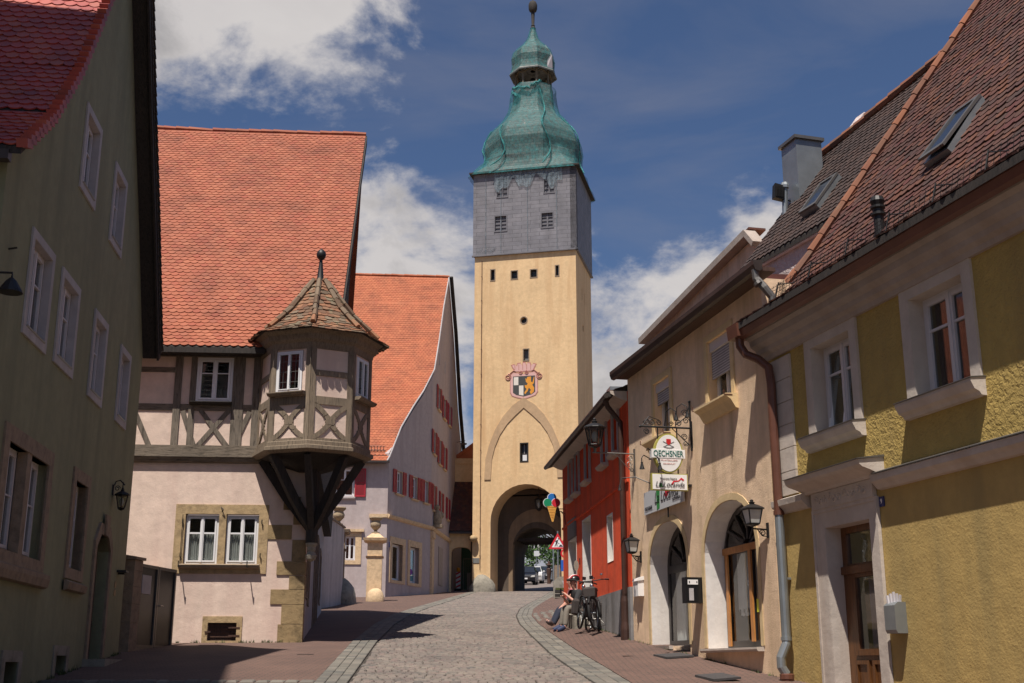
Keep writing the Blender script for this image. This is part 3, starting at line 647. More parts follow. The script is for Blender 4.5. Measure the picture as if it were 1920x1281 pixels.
# lantern over the green house door
p = G.perp(.9); L = empty('wall_lantern', G.P(.9,.0,4.3), 'black iron lantern on a curved arm over the green house door', 'lantern', 'wall lanterns')
mb = MB().tube([p.P(0,0,4.55), p.P(.05,0,4.70), p.P(.12,0,4.72), p.P(.2,0,4.64)], .012, 6); mb.box(p, 0, .03, -.04, .04, 4.46, 4.64); mb.tube(scroll(p, .08, 4.58, .05), .007, 5); mb.tube([p.P(.17,0,4.69), p.P(.17,0,4.55)], .01, 6)
mesh('bracket', mb, 'iron', L); lantern(L, p.P(.17,0,4.24), .11, .06, .22, 6)
p = G.perp(-6.15); mb = MB().tube([p.P(0,0,6.47), p.P(.1,0,6.49)], .012, 6); tag(mesh('wall_hook', mb, 'iron'), 'small iron hook sticking out of the green wall near its left corner', 'hook')
L = empty('wall_lamp', G.P(-6.3,0,5.55), 'dark metal lamp shade jutting in at the left edge of the photo', 'lamp'); p = G.perp(-6.62)
mesh('lamp_shade', MB().lathe(p.P(.22,0,5.78), [(.14,0),(.13,.03),(.06,.14),(.02,.18)], 14), 'iron', L); mesh('lamp_arm', MB().tube([p.P(0,0,6.02), p.P(.22,0,6.02), p.P(.22,0,5.95)], .014), 'iron', L)

# tall house left of the green one, wholly outside the frame; added to keep the sun off the red roof slope
nh = empty('unseen_shade_house', (-15,7,.5), 'unseen tall grey house added left of the green house to shade its red roof', 'house'); NF = Fr((-7.7,2.0), (0,1), side=1)
mb = MB(); nw = [rect(.9+2.4*i,1.9+2.4*i,3.2+3.1*k,4.8+3.1*k) for i in range(4) for k in range(5)]; mb.plate(NF, rect(0,10.4,-.5,19.0), nw, -.35, 0); shell(mb, NF, 0, 10.4, -.5, 19, 13); mesh('wall', mb, 'grey_trim', nh)
for q in nw: window(NF, nh, q[0][0], q[1][0], q[0][1], q[2][1], .16, 2, (.6,))
NR = Fr((-7.4,7.2), (1,0), side=1); mesh('roof', MB().prism(Fr((-7.3,12.6),(-1,0),n=(0,1)), [(.1,18.9),(-5.3,23.2),(-10.8,18.9)], 0, 13.6), 'roof_brown', nh)
# ---- yard gate between the green and the half-timbered house
W = Fr((-4.36,25.6), (1,.075), side=1)
gt = empty('yard_gate', (-7.1,23.9,1.9), 'grey double steel gate with a letter flap between two stone pillars', 'gate')
A = (-7.02,23.1); B = (-6.98,25.0); F_ = Fr(A, (B[0]-A[0], B[1]-A[1]), side=1); F_ = Fr((-7.12,22.95), (.16,1), side=1)
for i, (a, b) in enumerate(((.22,1.0),(1.02,1.82))):
    d = mesh('gate_leaf', MB().box(F_, a, b, -.03, .0, 1.98, 3.45), 'dark_metal', gt)
    mesh('leaf_frame', MB().plate(F_, rect(a,b,1.94,3.5), [rect(a+.05,b-.05,2.0,3.44)], .001, .03), 'dull_metal', d)
    if i == 0: mesh('letter_plate', MB().box(F_, .34, .72, .001, .02, 2.95, 3.3), 'grey_trim', d)
    else: mesh('handle', MB().tube([F_.P(1.08,.03,2.75), F_.P(1.08,.07,2.75), F_.P(1.2,.07,2.75)], .012), 'chrome', d)
def pillar(name, label, F, u0, u1, w0, w1, z0, z1, mat, cap=.05, capmat=None, group='gate pillars'):
    t = empty(name, F.P((u0+u1)/2, (w0+w1)/2, z0), label, 'pillar', group); mb = MB(); z = z0; i = 0
    while z < z1-.02:
        h = min(random.uniform(.26,.4), z1-z); j = random.uniform(0,.012); mb.box(F, u0-j, u1+j, w0-j, w1+j, z, z+h-.008); mb.box(F, u0+.012, u1-.012, w0+.012, w1-.012, z+h-.008, z+h); z += h; i += 1
    mesh('shaft', mb, mat, t); mesh('cap', MB().prism(F, [(w0-cap,z1),(w1+cap,z1),(w1+cap,z1+.05),((w0+w1)/2,z1+.09),(w0-cap,z1+.05)], u0-cap, u1+cap), capmat or mat, t); return t
pillar('gate_pillar', 'narrow shaded stone pillar joined to the end of the green house', F_, -.12, .2, -.35, .06, 1.8, 3.55, 'brown_stone')
pillar('gate_pillar', 'rough stone gate pillar standing against the sunlit white wall', W, -3.2, -2.98, .0, .9, 1.85, 3.5, 'brown_stone')
p = G.perp(1.95); mb = MB().box(p, .0, .16, -.12, .12, 3.22, 3.26); mb.tube([p.P(0,0,3.2), p.P(.12,0,3.2)], .012)
tag(mesh('wall_shelf', mb, 'iron'), 'small dark iron shelf on the green wall beside the gate', 'shelf')
mb = MB()
for z in (2.86, 3.0): mb.add([G.P(1.78+.07*cos(2*pi*i/14), .012, z+.06*sin(2*pi*i/14)) for i in range(14)] + [G.P(1.78+.07*cos(2*pi*i/14), .0, z+.06*sin(2*pi*i/14)) for i in range(14)], [tuple(range(14))]+[(i,(i+1)%14,(i+1)%14+14,i+14) for i in range(14)])
tag(mesh('door_bell', mb, 'sandstone'), 'pale round bell plates one above the other beside the green house door', 'door bell')

# ================================================================== HALF-TIMBERED HOUSE
wh = empty('half_timbered_house', (-5.5,27,1.9), 'white half-timbered corner house with steep orange roof and octagonal oriel', 'house')
SW = Fr((-4.36,25.6), (-.131,1), side=1)                        # ground-floor side wall along the street
wins = dict(gl=(-2.53,-1.83,3.66,4.67), gr=(-1.68,-1.0,3.66,4.65), cell=(-1.93,-1.34,2.12,2.48), up=(-2.49,-1.72,7.12,8.11))
mb = MB(); mb.plate(W, rect(-9,0,1.2,5.86), [rect(-2.55,-.98,3.6,4.76), rect(*wins['cell'])], -.35, 0)
mesh('ground_floor_wall', mb, 'white_plaster', wh)
sd = [(1.1,1.75,3.2,4.35),(2.1,2.65,3.1,4.55),(6.2,7.4,2.2,4.9),(8.6,9.8,2.3,5.0),(11.5,12.6,3.6,4.9)]
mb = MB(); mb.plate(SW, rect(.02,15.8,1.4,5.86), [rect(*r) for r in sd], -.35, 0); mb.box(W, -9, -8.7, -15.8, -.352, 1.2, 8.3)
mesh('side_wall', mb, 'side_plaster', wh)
for i, r in enumerate(sd):
    mesh('stone_surround', MB().plate(SW, rect(r[0]-.16,r[1]+.16,r[2]-.16,r[3]+.18), [rect(*r)], -.2, .03), 'brown_stone', wh)
    if i in (2, 3): mesh('side_door', MB().box(SW, r[0], r[1], -.26, -.2, r[2], r[3]), 'brown_wood', wh)
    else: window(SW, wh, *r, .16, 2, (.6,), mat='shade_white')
mb = MB(); mb.plate(W, rect(-9,-.02,5.86,8.28), [rect(*wins['up'])], -.25, .06); mesh('upper_wall', mb, 'white_plaster', wh)
# upper gable towards the street: slightly leaning triangle
A = W.P(.2,.05,5.87); Bq = W.P(.2,0,8.6); Cq = W.P(.34,-7.68,16.95); Dq = W.P(-.5,-15.6,8.5); Eq = W.P(-.62,-15.6,5.87)
mb = MB(); ins = [W.P(-.15,.05,5.87), W.P(-.15,0,8.55), W.P(-.05,-7.68,16.9), W.P(-.9,-15.6,8.4), W.P(-1.0,-15.6,5.87)]
mb.add([A,Bq,Cq,Dq,Eq]+ins, [(0,4,3,2,1),(5,6,7,8,9),(0,5,9,4),(0,1,6,5),(1,2,7,6),(2,3,8,7),(3,4,9,8)]); mesh('gable_wall', mb, 'dark_timber', wh)  # near-black colour paints the gable's deep shade into the wall
# stone window with two casements
st = mesh('stone_window_surround', MB().plate(W, rect(-2.74,-.80,3.48,4.92), [rect(-2.53,-1.83,3.66,4.72), rect(-1.68,-1.0,3.66,4.72)], -.13, .022), 'sandstone', wh)
mesh('sill', MB().prism(W, [(.024,3.56),(.12,3.6),(.14,3.65),(.024,3.68)], -2.6, -.94), 'brown_stone', st)
mb = MB()
for u in (-2.56, -1.16): mb.tube([W.P(u,.02,3.62), W.P(u,.30,3.60), W.P(u,.30,3.72)], .011, 6)
for u in (-2.58,-.93):
    for z in (3.82,4.52): mb.tube([W.P(u,.02,z), W.P(u,.07,z), W.P(u,.07,z+.08)], .012, 6)
mb.tube([W.P(-2.58,.06,3.6), W.P(-2.58,.06,4.7)], .008, 5); mb.tube([W.P(-1.8,.03,4.86), W.P(-1.74,.09,4.8), W.P(-1.78,.05,4.76)], .01, 5)
mesh('iron_hooks', mb, 'iron', wh)
for k in ('gl', 'gr'):
    r = wins[k]; window(W, wh, r[0]+.01, r[1]-.01, r[2]+.02, 4.70, .05, 2, (.64,), curtain=('curtain', .64, .07), gl='glass_clear', bw=.035, fw=.04, sw=.035)
cs = mesh('cellar_surround', MB().plate(W, rect(-2.04,-1.23,1.98,2.61), [rect(*wins['cell'])], -.12, .02), 'sandstone', wh)
c_ = wins['cell']; mb = MB().box(W, c_[0], c_[1], -.12, -.1, c_[2], c_[3])
for z in (2.2,2.28,2.36,2.44): mb.box(W, c_[0], c_[1], -.1, -.08, z-.012, z+.012)
for z in (2.22,2.38): mb.box(W, -1.5, -1.27, -.0, .03, z-.014, z+.014)
mb.box(W, -1.98,-1.86, .022, .04, 2.28, 2.31)
mesh('cellar_hatch', mb, 'brown_wood', wh)
mb = MB()                                                     # corner stones
for u0, z0, z1, s1 in ((-.5,2.0,2.45,.35),(-.44,2.46,2.85,.5),(-.68,2.86,3.16,.3),(-.31,3.17,3.44,.5),(-.58,3.46,3.74,.35)):
    j = random.uniform(0,.01); mb.box(W, u0, .012, -.2, .018+j, z0, z1); mb.box(SW, .021, s1, -.2, .014+j, z0, z1)
mb.box(W, -.8, -.3, -.1, .02, 4.2, 4.5); mb.box(W, -.5, -.14, -.1, .022, 4.82, 5.1); mb.box(W, -.28, .01, -.1, .018, 4.51, 4.81); mb.box(W, -.28, .01, -.1, .018, 3.75, 4.19)
q = mesh('quoin_stones', mb, 'quoin', wh)
# timber frame
mb = MB(); X0, X1 = .06, .082
def post(u0, u1, z0=6.07, z1=8.3): mb.plate(W, [(u0+random.uniform(-.01,.01),z0),(u1+random.uniform(-.01,.01),z0),(u1,z1),(u0,z1)], (), X0+.001, X1+.012)
for a, b in ((-2.96,-2.80),(-2.62,-2.50),(-1.71,-1.46),(-1.28,-1.14),(-4.2,-4.04),(-5.4,-5.24),(-6.6,-6.44)): post(a, b)
tb = mesh('timber_posts', mb, 'timber', wh)
mb = MB(); mb.box(W, -9, -1.0, X0+.001, X1, 6.93, 7.07); mb.box(W, -9, -1.0, X0+.001, X1+.003, 8.12, 8.34)
mb.box(W, -9, -2.97, X0+.001, X1, 7.77, 7.88); mb.box(W, -9, -.9, X0+.001, X1+.02, 6.02, 6.17)
mb.box(W, -9, -.9, .0, .125, 5.92, 6.02); mb.prism(W, [(.0,5.80),(.07,5.82),(.11,5.915),(.0,5.915)], -9, -.9)
mesh('timber_rails', mb, 'timber_h', wh)
for a, b in (((-3.76,6.92),(-3.40,6.16)),((-2.74,6.92),(-2.46,6.16)),((-2.36,6.94),(-1.76,6.16)),((-1.32,6.92),(-1.62,6.16)),((-4.9,6.92),(-4.5,6.16)),((-1.76,6.94),(-2.38,6.16))): mesh('timber_brace', MB().beam(W, a, b, .10, X0+.001, X1+(.007 if a[0] == -1.76 else .004)), 'timber', wh)
u = wins['up']; w = window(W, wh, *u, -.07, 2, (.66,), curtain=('curtain', .28, .05), gl='glass', label='upper white casement window with lace curtain')
mesh('curtain', MB().box(W, u[0]+.08, u[1]-.08, -.04, -.03, 7.2, 7.75), 'grey_trim', w)
sill(W, w, u[0]-.1, u[1]+.02, 7.05, 7.12, .083, .24, 'dark_timber')
WP = [(-.53,8.24),(-.05,8.67),(.5,9.22),(7.62,17.04)]
tiles(W, WP, lambda b: (-10, .50+.03*min(1,max(0,b/7.68))), 'roof_tiles', 'roof_orange', wh, ex=.152, tw=.176)
mb = MB(); pts = [(0.50,.53,8.14),(.50,.05,8.58),(.5,-.5,9.12),(.53,-7.62,16.94)]
for a, b in zip(pts, pts[1:]):
    f = lambda p, du, dz: W.P(p[0]+du, p[1], p[2]+dz)
    mb.hexa([f(a,.0,-.24),f(a,.045,-.24),f(b,.045,-.24),f(b,.0,-.24),f(a,.0,.08),f(a,.045,.08),f(b,.045,.08),f(b,.0,.08)])
    mb.hexa([f(a,-.35,-.16),f(a,.0,-.16),f(b,.0,-.16),f(b,-.35,-.16),f(a,-.35,-.12),f(a,.0,-.12),f(b,.0,-.12),f(b,-.35,-.12)])
mesh('verge_board', mb, 'dark_timber', wh)
mb = MB(); mb.add([W.P(-9,-7.64,17.0),W.P(.5,-7.64,17.0),W.P(-.34,-15.8,8.2),W.P(-9,-15.8,8.2),W.P(-9,-7.68,17.05),W.P(.5,-7.68,17.05),W.P(-.34,-15.8,8.05),W.P(-9,-15.8,8.05)], [(0,1,2,3),(7,6,5,4),(0,4,5,1),(1,5,6,2),(2,6,7,3),(3,7,4,0)]); mesh('rear_roof_slope', mb, 'roof_orange', wh)
ridge_tiles([W.P(-9,-7.64,17.16), W.P(-6.5,-7.63,17.09), W.P(-4.0,-7.62,17.02), W.P(-1.5,-7.62,17.03), W.P(.52,-7.64,17.06)], .09, 'roof_orange', wh)
mb = MB(); mb.box(W, -9, -.9, .07, .47, 8.14, 8.18); mb.box(W, -9, -1.0, .48, .56, 8.10, 8.21); mesh('eaves_board', mb, 'dark_timber', wh)
# ---- oriel
OC = (-4.29,25.55); OR = 1.2
def ov(k, r=OR): a = radians(4.3+45*k); return (OC[0]+r*sin(a), OC[1]-r*cos(a))
OF = [Fr(ov(k), (ov(k+1)[0]-ov(k)[0], ov(k+1)[1]-ov(k)[1]), side=1) for k in range(-2, 3)]
FL = 2*OR*sin(radians(22.5))
mbW = MB(); mbT = MB(); mbX = MB()
for i, F in enumerate(OF):
    hw = {1: rect(.10,.72,7.14,8.04), 3: rect(.2,.8,7.16,8.04)}.get(i)
    mbW.plate(F, rect(.0,FL,6.0,8.2), [hw] if hw else [], -.12, -.0 - .012)
    t0, t1 = -.011, .012
    pw = .11
    for a, b in ((-.0,pw),(FL-pw,FL)): mbT.box(F, a, b, t0, t1+.004, 6.1, 8.2)
    mbT.box(F, pw, FL-pw, t0, t1, 6.88, 7.05); mbT.box(F, pw, FL-pw, t0, t1, 6.1, 6.17); mbT.box(F, pw, FL-pw, t0, t1, 8.07, 8.2)
    if i in (0, 2): mbT.box(F, pw, FL-pw, t0, t1, 7.49, 7.61)
    mid = FL/2
    lo, hi = 6.17, 6.88; cz = (lo+hi)/2; L_ = FL-2*pw; rngs = 12
    for sgn in (1, -1):                      # curved St Andrew's cross with cusps
        pts = []
        for k in range(rngs+1):
            s = -1+2*k/rngs; x = s*(.62+.38*abs(s)**1.6)*.36*L_/.7; pts.append((mid+sgn*x*1.0, cz+s*(hi-lo)/2))
        mbX.strip(F, pts, [.10+.05*max(0,1-abs((-1+2*k/rngs))*3.0) for k in range(rngs+1)], t0, t1+(.003 if sgn > 0 else 0))
    mbX.plate(F, [(mid-.11,cz),(mid-.075,cz-.07),(mid,cz-.06),(mid+.075,cz-.07),(mid+.11,cz),(mid+.075,cz+.07),(mid,cz+.06),(mid-.075,cz+.07)], (), t0, t1+.006)
    for su, sz in ((-1,-1),(-1,1),(1,-1),(1,1)):
        mbX.plate(F, [(mid+su*.05,cz+sz*.16),(mid+su*.16,cz+sz*.10),(mid+su*.15,cz+sz*.17),(mid+su*.10,cz+sz*.19)], (), t0, t1+.005)
    for sg in ():
        for dx in (.16,): 
            mbX.plate(F, [(mid+sg*(dx),cz-.05),(mid+sg*(dx-.05),cz-.16),(mid+sg*(dx+.03),cz-.12)], (), t0, t1-.001) if False else None
mesh('oriel_wall', mbW, 'white_plaster', wh); mesh('oriel_posts', mbT, 'timber_oriel', wh); mesh('oriel_braces', mbX, 'timber_oriel', wh)
def oring(prof, k0=-2, k1=3, m=0):           # mouldings running round the oriel: [(r,z)]
    mb = MB(); n = len(prof); V = []
    for k in range(k0, k1+1): V += [(*ov(k, r), z) for r, z in prof]
    c = k1-k0; mb.add(V, [(j*n+i, (j+1)*n+i, (j+1)*n+(i+1)%n, j*n+(i+1)%n) for j in range(c) for i in range(n)] + [tuple(range(n)), tuple(c*n+i for i in range(n-1,-1,-1))]); return mb
mesh('oriel_sill_beam', oring([(.9,5.88),(1.2,5.88),(1.3,5.93),(1.3,6.0),(1.24,6.02),(1.24,6.1),(1.215,6.115),(.9,6.115)]), 'timber_oriel', wh)
mb = MB(); V = [(*ov(k,1.19),5.9) for k in range(-3,5)]; V2 = [(OC[0]+.25*(v[0]-OC[0]), OC[1]+.25*(v[1]-OC[1]), 5.62) for v in V]
mb.add(V+V2, [(i,(i+1)%8,(i+1)%8+8,i+8) for i in range(8)]+[tuple(range(8)), tuple(range(15,7,-1))]); mesh('oriel_underside', mb, 'dark_timber', wh)
mesh('oriel_cornice', oring([(1.0,8.08),(1.22,8.1),(1.24,8.2),(1.32,8.26),(1.34,8.36),(1.44,8.44),(1.0,8.44)], -3, 4), 'timber_oriel', wh)
for i, r in ((1,(.11,.71,7.15,8.03)),(3,(.21,.79,7.17,8.03))):
    w = window(OF[i], wh, *r, .0, 2, (), fw=.05, sw=.02, curtain=('red_curtain', .95, .12) if i == 3 else None, name='oriel_window')
    w['label'] = 'white leaded oriel window facing the viewer' if i == 1 else 'white oriel window facing the tower'
    mb = MB()
    for k in range(1,4): zz = r[2]+(r[3]-r[2])*k/4; mb.box(OF[i], r[0]+.08, r[1]-.08, -.018, -.01, zz-.005, zz+.005)
    for k in (1,3): uu = r[0]+(r[1]-r[0])*(.26 if k == 1 else .74); mb.box(OF[i], uu-.004, uu+.004, -.017, -.009, r[2]+.08, r[3]-.08)
    mesh('leading', mb, 'dull_metal', w)
    sill(OF[i], w, r[0]-.12, r[1]+.12, 7.06, 7.14, .013, .17, 'timber_oriel')
mb = MB()                                     # brackets fanning out from the corner post
foot = Vector((-4.20,25.36,4.35))
for k in (-2,-1,0,1,2):
    x, y = ov(k, 1.05); a = foot; b = Vector((x, y, 5.86)); d = (b-a).normalized(); sd_ = d.cross(Vector((0,0,1))).normalized()*.065; up = d.cross(sd_).normalized()*.09
    md = (a+b)/2+Vector((0,0,-.06))
    for p, q in ((a, md), (md, b)): mb.hexa([p-sd_-up,p+sd_-up,p+sd_+up,p-sd_+up,q-sd_-up,q+sd_-up,q+sd_+up,q-sd_+up])
mb.tube([foot+Vector((0,0,-.25)), foot+Vector((-.02,0,1.52))], .13, 8); mesh('oriel_brackets', mb, 'dark_timber', wh)
mb = MB().lathe((foot.x,foot.y,3.72), [(.03,0),(.10,.05),(.12,.12),(.07,.2),(.09,.24),(.09,.3),(.12,.34),(.12,.5)], 12); mesh('oriel_pendant', mb, 'grey_stone', wh)
mb = MB(); oroof = [(1.56,8.42),(1.30,8.56),(1.02,8.78),(.72,9.10),(.42,9.5),(.16,9.84),(.07,9.95)]
def orr(z):
    for (r0,z0),(r1,z1) in zip(oroof, oroof[1:]):
        if z <= z1: return r0+(r1-r0)*(z-z0)/(z1-z0)
    return .07
zrow = 8.42; row = 0
while zrow < 9.86:                             # concave tiled roof, course by course on eight faces
    dz = .068 if zrow < 8.7 else .095; r0 = orr(zrow); r1 = orr(zrow+dz*1.5)
    for k in range(-3, 5):
        a, b = Vector((*ov(k,r0),zrow)), Vector((*ov(k+1,r0),zrow)); c, d = Vector((*ov(k+1,r1),zrow+dz*1.5)), Vector((*ov(k,r1),zrow+dz*1.5)); n = max(1, round((b-a).length/.15)); nn = (b-a).cross(d-a).normalized()
        if nn.z < 0: nn = -nn
        cuts = [0]+[(j+(.5 if row % 2 else 0))/n for j in range(0 if row % 2 else 1, n)]+[1]
        for t0, t1 in zip(cuts, cuts[1:]):
            j = random.uniform(.02,.04); g_ = .01; p0, p1 = a.lerp(b,t0+g_/2)+nn*j, a.lerp(b,t1-g_/2)+nn*j; q1, q0 = d.lerp(c,t1)+nn*.004, d.lerp(c,t0)+nn*.004; drop = (p0-q0).normalized()*random.uniform(-.01,.02); m0 = p0.lerp(p1,.5)+drop+(p0-q0).normalized()*.02
            p0 += drop; p1 += drop; mb.add([p0,m0,p1,q1,q0,p0-nn*.018,m0-nn*.018,p1-nn*.018], [(0,1,2,3,4),(0,5,6,1),(1,6,7,2),(0,4,5),(2,7,3)])
    zrow += dz; row += 1
mesh('oriel_roof', mb, 'roof_old', wh)
mb = MB().lathe((OC[0],OC[1],0), [(1.5,8.44),(1.25,8.53),(.98,8.73),(.68,9.03),(.38,9.43),(.1,9.83),(.0,9.9)], 8, phase=radians(4.3-90)); mesh('oriel_roof_core', mb, 'dark_timber', wh)
for k in range(-3, 5): ridge_tiles([(*ov(k,r+.03),z+.05) for r, z in oroof[1:-1:2]+[(.1,9.86)]], .055, 'roof_old', wh, 'hip_tiles', .25, 6)
mesh('finial', MB().lathe((OC[0],OC[1],9.86), [(.13,0),(.10,.08),(.075,.14),(.04,.5),(.035,.56),(.06,.58),(.095,.62),(.11,.68),(.095,.75),(.05,.80),(.015,.82),(.01,.84)], 14), 'iron', wh, smooth=True)

# ---- garden wall and gate pillars with urns, in the shade behind
GW = Fr((-7.0,44.8), (.11,5.2), side=1)
t = empty('garden_wall', (-6.95,47,3.7), 'tall shaded plaster garden wall with a rounded stone coping, past the half-timbered house', 'wall')
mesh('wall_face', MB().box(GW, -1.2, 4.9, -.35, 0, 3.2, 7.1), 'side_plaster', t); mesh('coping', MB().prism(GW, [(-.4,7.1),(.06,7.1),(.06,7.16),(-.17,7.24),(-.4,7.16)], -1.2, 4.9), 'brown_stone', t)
def urn(x, y, z, s, lab):
    o = tag(mesh('stone_urn', MB().lathe((x,y,z), [(.2*s,0),(.2*s,.06*s),(.09*s,.1*s),(.08*s,.16*s),(.14*s,.22*s),(.25*s,.34*s),(.27*s,.46*s),(.22*s,.56*s),(.2*s,.62*s),(.30*s,.70*s),(.33*s,.76*s),(.31*s,.80*s),(.1*s,.82*s)], 18), 'urn_stone', smooth=True), lab, 'urn', 'stone urns on the gate pillars')
def gatepillar(x, y, z1, hw, lab, mat='beige_stone'):
    t = empty('garden_gate_pillar', (x,y,gz(y)), lab, 'pillar', 'garden gate pillars'); F = Fr((x,y),(1,.08)); z0 = gz(y)-.1
    mesh('shaft', MB().box(F, -hw, hw, -hw, hw, z0, z1-.95), mat, t); mesh('collar', MB().prism(F, [(-hw-.03,z1-.95),(hw+.03,z1-.95),(hw+.06,z1-.89),(-hw-.06,z1-.89)], -hw-.06, hw+.06), mat, t)
    mesh('upper_block', MB().box(F, -hw, hw, -hw, hw, z1-.885, z1-.3), mat, t)
    mb = MB(); c = lambda r, z: [F.P(-r,-r,z),F.P(r,-r,z),F.P(r,r,z),F.P(-r,r,z)]
    for (r0,za),(r1,zb) in (((hw,-.3),(hw+.17,-.22)),((hw+.17,-.22),(hw+.2,-.1)),((hw+.08,-.1),(.17,.12))): mb.hexa(c(r0,z1+za)+c(r1,z1+zb))
    mesh('cap', mb, mat, t); return t
gatepillar(-6.12,54.2,7.24,.33,'beige sandstone gate pillar carrying the right-hand urn, in full sun'); urn(-6.12,54.2,7.36,.92,'stone urn on the sunlit beige gate pillar')
gatepillar(-7.25,50.4,7.2,.30,'shaded grey stone gate pillar at the end of the garden wall','brown_stone'); urn(-7.25,50.4,7.32,.92,'stone urn above the shaded garden wall')
def boulder(name, c, r, sq, mat, lab, cat='stone', seed=0):
    mb = MB().sphere(c, r, 20, sq=sq)
    for i, v in enumerate(mb.v):
        d = noise.noise(Vector(v)*2.2+Vector((seed,0,0)))*.14*r/.5; q = Vector(v)-Vector(c); q = q*(1+d); mb.v[i] = tuple(Vector(c)+q)
    return tag(mesh(name, mb, mat, smooth=True), lab, cat)
boulder('guard_stone', (-5.98,53.6,4.42), .34, (1.15,1,1.5), 'beige_stone', 'weathered rounded guard stone at the foot of the sunlit gate pillar')
boulder('guard_stone', (-6.85,50.0,4.2), .55, (.9,1,1.6), 'grey_stone', 'dark rounded guard stone at the shaded end of the garden wall', seed=4)

# ================================================================== LILAC HOUSE
L1 = Fr((-6.32,61), (.334,1), side=1); L2 = Fr((-4.492,66.473), (.096,1), side=1); LF = Fr((-6.32,61), (1,.08), side=1)
lh = empty('lilac_house', (-7,63,5), 'pale lilac gable house with red shutters and an orange roof sweeping down', 'house')
fw_ = [(-2.68,-1.72,9.95,11.35),(-2.12,-1.56,6.75,7.95),(-5.2,-4.2,9.95,11.35)]
mb = MB(); mb.plate(LF, rect(-14,0,4.2,12.0), [rect(*r) for r in fw_], -.35, 0); mesh('front_wall', mb, 'lilac_plaster', lh)
s1 = [(.66,2.0,5.85,7.68),(2.98,4.2,5.85,7.72)]; r1 = [(1.0,1.75,10.3,11.45),(3.1,3.75,10.3,11.45),(4.75,5.3,10.3,11.45)]
mb = MB(); mb.plate(L1, [(0.02,4.2),(5.77,4.2),(5.77,17.65),(4.33,16.15),(2.89,14.95),(1.32,13.5),(.02,12.2)], [rect(*r) for r in s1+r1], -.35, 0)
r2 = [(.35,1.15,13.25,14.5),(2.35,3.2,13.0,14.4),(4.2,5.0,13.0,14.3),(1.75,2.55,16.1,17.4),(3.9,4.7,16.0,17.2),(6.0,6.8,16.0,17.2),(.7,1.3,10.1,11.45),(3.2,3.9,10.2,11.4),(5.9,6.5,10.2,11.4)]
mb.plate(L2, [(0.0,4.6),(13.2,4.6),(13.2,13.6),(12.4,14.9),(10.27,17.45),(7.43,21.9),(5.25,24.95),(3.3,22.45),(1.7,19.85),(.1,17.7),(0,17.6)], [rect(*r) for r in r2], -.35, 0)
mesh('gable_wall', mb, 'lilac_plaster', lh)
for a, b in ((2.2,2.35),(4.3,4.45)): mesh('gable_slit', MB().box(L2, a, b, .0, .02, 18.8, 19.5), 'grey_trim', lh)
def shutter_pair(F, par, r, wd, open_l=True, open_r=True, swing=.0):
    for a, b, on in ((r[0]-wd-.04, r[0]-.04, open_l), (r[1]+.04, r[1]+wd+.04, open_r)):
        if not on: continue
        mb = MB().plate(F, rect(a,b,r[2]-.02,r[3]+.03), [rect(a+.06,b-.06,r[2]+.05,(r[2]+r[3])/2-.03), rect(a+.06,b-.06,(r[2]+r[3])/2+.03,r[3]-.05)], .03, .075)
        n = 12; z = r[2]+.05
        for i in range(n*2):
            zz = r[2]+.05+(r[3]-r[2]-.1)*i/(n*2); mb.box(F, a+.055, b-.055, .04, .06, zz, zz+.03)
        mesh('shutter', mb, 'red_shutter', par)
for F, rs, w_ in ((L1, r1, .42), (L2, r2, .42)):
    for i, r in enumerate(rs):
        w = window(F, lh, *r, .12, 2, (.6,), name='shuttered_window'); surround(F, w, rect(r[0]-.03,r[1]+.03,r[2]-.03,r[3]+.03), rect(*r), .002, .025, 'beige_stone')
        sill(F, w, r[0]-.12, r[1]+.12, r[2]-.12, r[2]-.04, .002, .12, 'beige_stone'); shutter_pair(F, w, r, w_)
for i, r in enumerate(fw_):
    w = window(LF, lh, *r, .12, 2, (.62,))
    if i != 1: shutter_pair(LF, w, r, .55); sill(LF, w, r[0]-.08, r[1]+.08, r[2]-.14, r[2]-.03, .002, .14, 'white_trim')
    else: surround(LF, w, rect(r[0]-.3,r[1]+.3,r[2]-.2,r[3]+.2), rect(*r), .002, .05, 'beige_stone'); mesh('cornice', MB().box(LF, r[0]-.38, r[1]+.42, .0, .16, r[3]+.21, r[3]+.34), 'beige_stone', w)
for i, r in enumerate(s1):
    w = window(L1, lh, *r, .22, 1, (), fw=.09, sw=.03, name='shop_window', gl='glass_clear'); ro = (r[0]-.28, r[1]+.36, r[2]-.15, r[3]+.33)
    mesh('surround', MB().plate(L1, rect(*ro), [rect(*r)], -.16, .04), 'beige_stone', w)
    if i == 1:
        mb = MB()
        for k, (z, rr) in enumerate(((7.35,.2),(7.05,.15),(6.8,.2))): mb.plate(L1, oval(3.5,z,rr,rr*.9,18), [oval(3.5,z,rr*.75,rr*.68,18)], -.212, -.208)
        mesh('white_window_sticker', mb, 'sign_panel', w); mesh('violet_window_sticker', MB().plate(L1, oval(3.6,6.45,.28,.16), (), -.212, -.208), flat('violet', (.18,.03,.30), .5), w); mesh('red_window_sticker', MB().plate(L1, oval(3.4,6.68,.2,.07), (), -.206, -.202), 'ice_red', w)
        mesh('teal_window_sticker', MB().plate(L1, rect(3.25,3.95,5.98,6.25), (), -.212, -.208), flat('teal_sticker', (.06,.22,.28), .5), w)
mb = MB(); pr = [(.0,8.86),(.10,8.9),(.16,9.0),(.16,9.06),(.0,9.1)]
mb.prism(L1, pr, -.02, 5.72); mb.prism(L2, pr, .03, 9.0); mb.box(LF, -.9, .0, .0, .14, 8.9, 9.06); mesh('string_course', mb, 'beige_stone', lh)
mb = MB().box(L2, .05, .75, .0, .12, 5.2, 8.84); mb.box(L2, .0, .8, .0, .18, 8.45, 8.8); mesh('corner_pilaster', mb, 'beige_stone', lh)
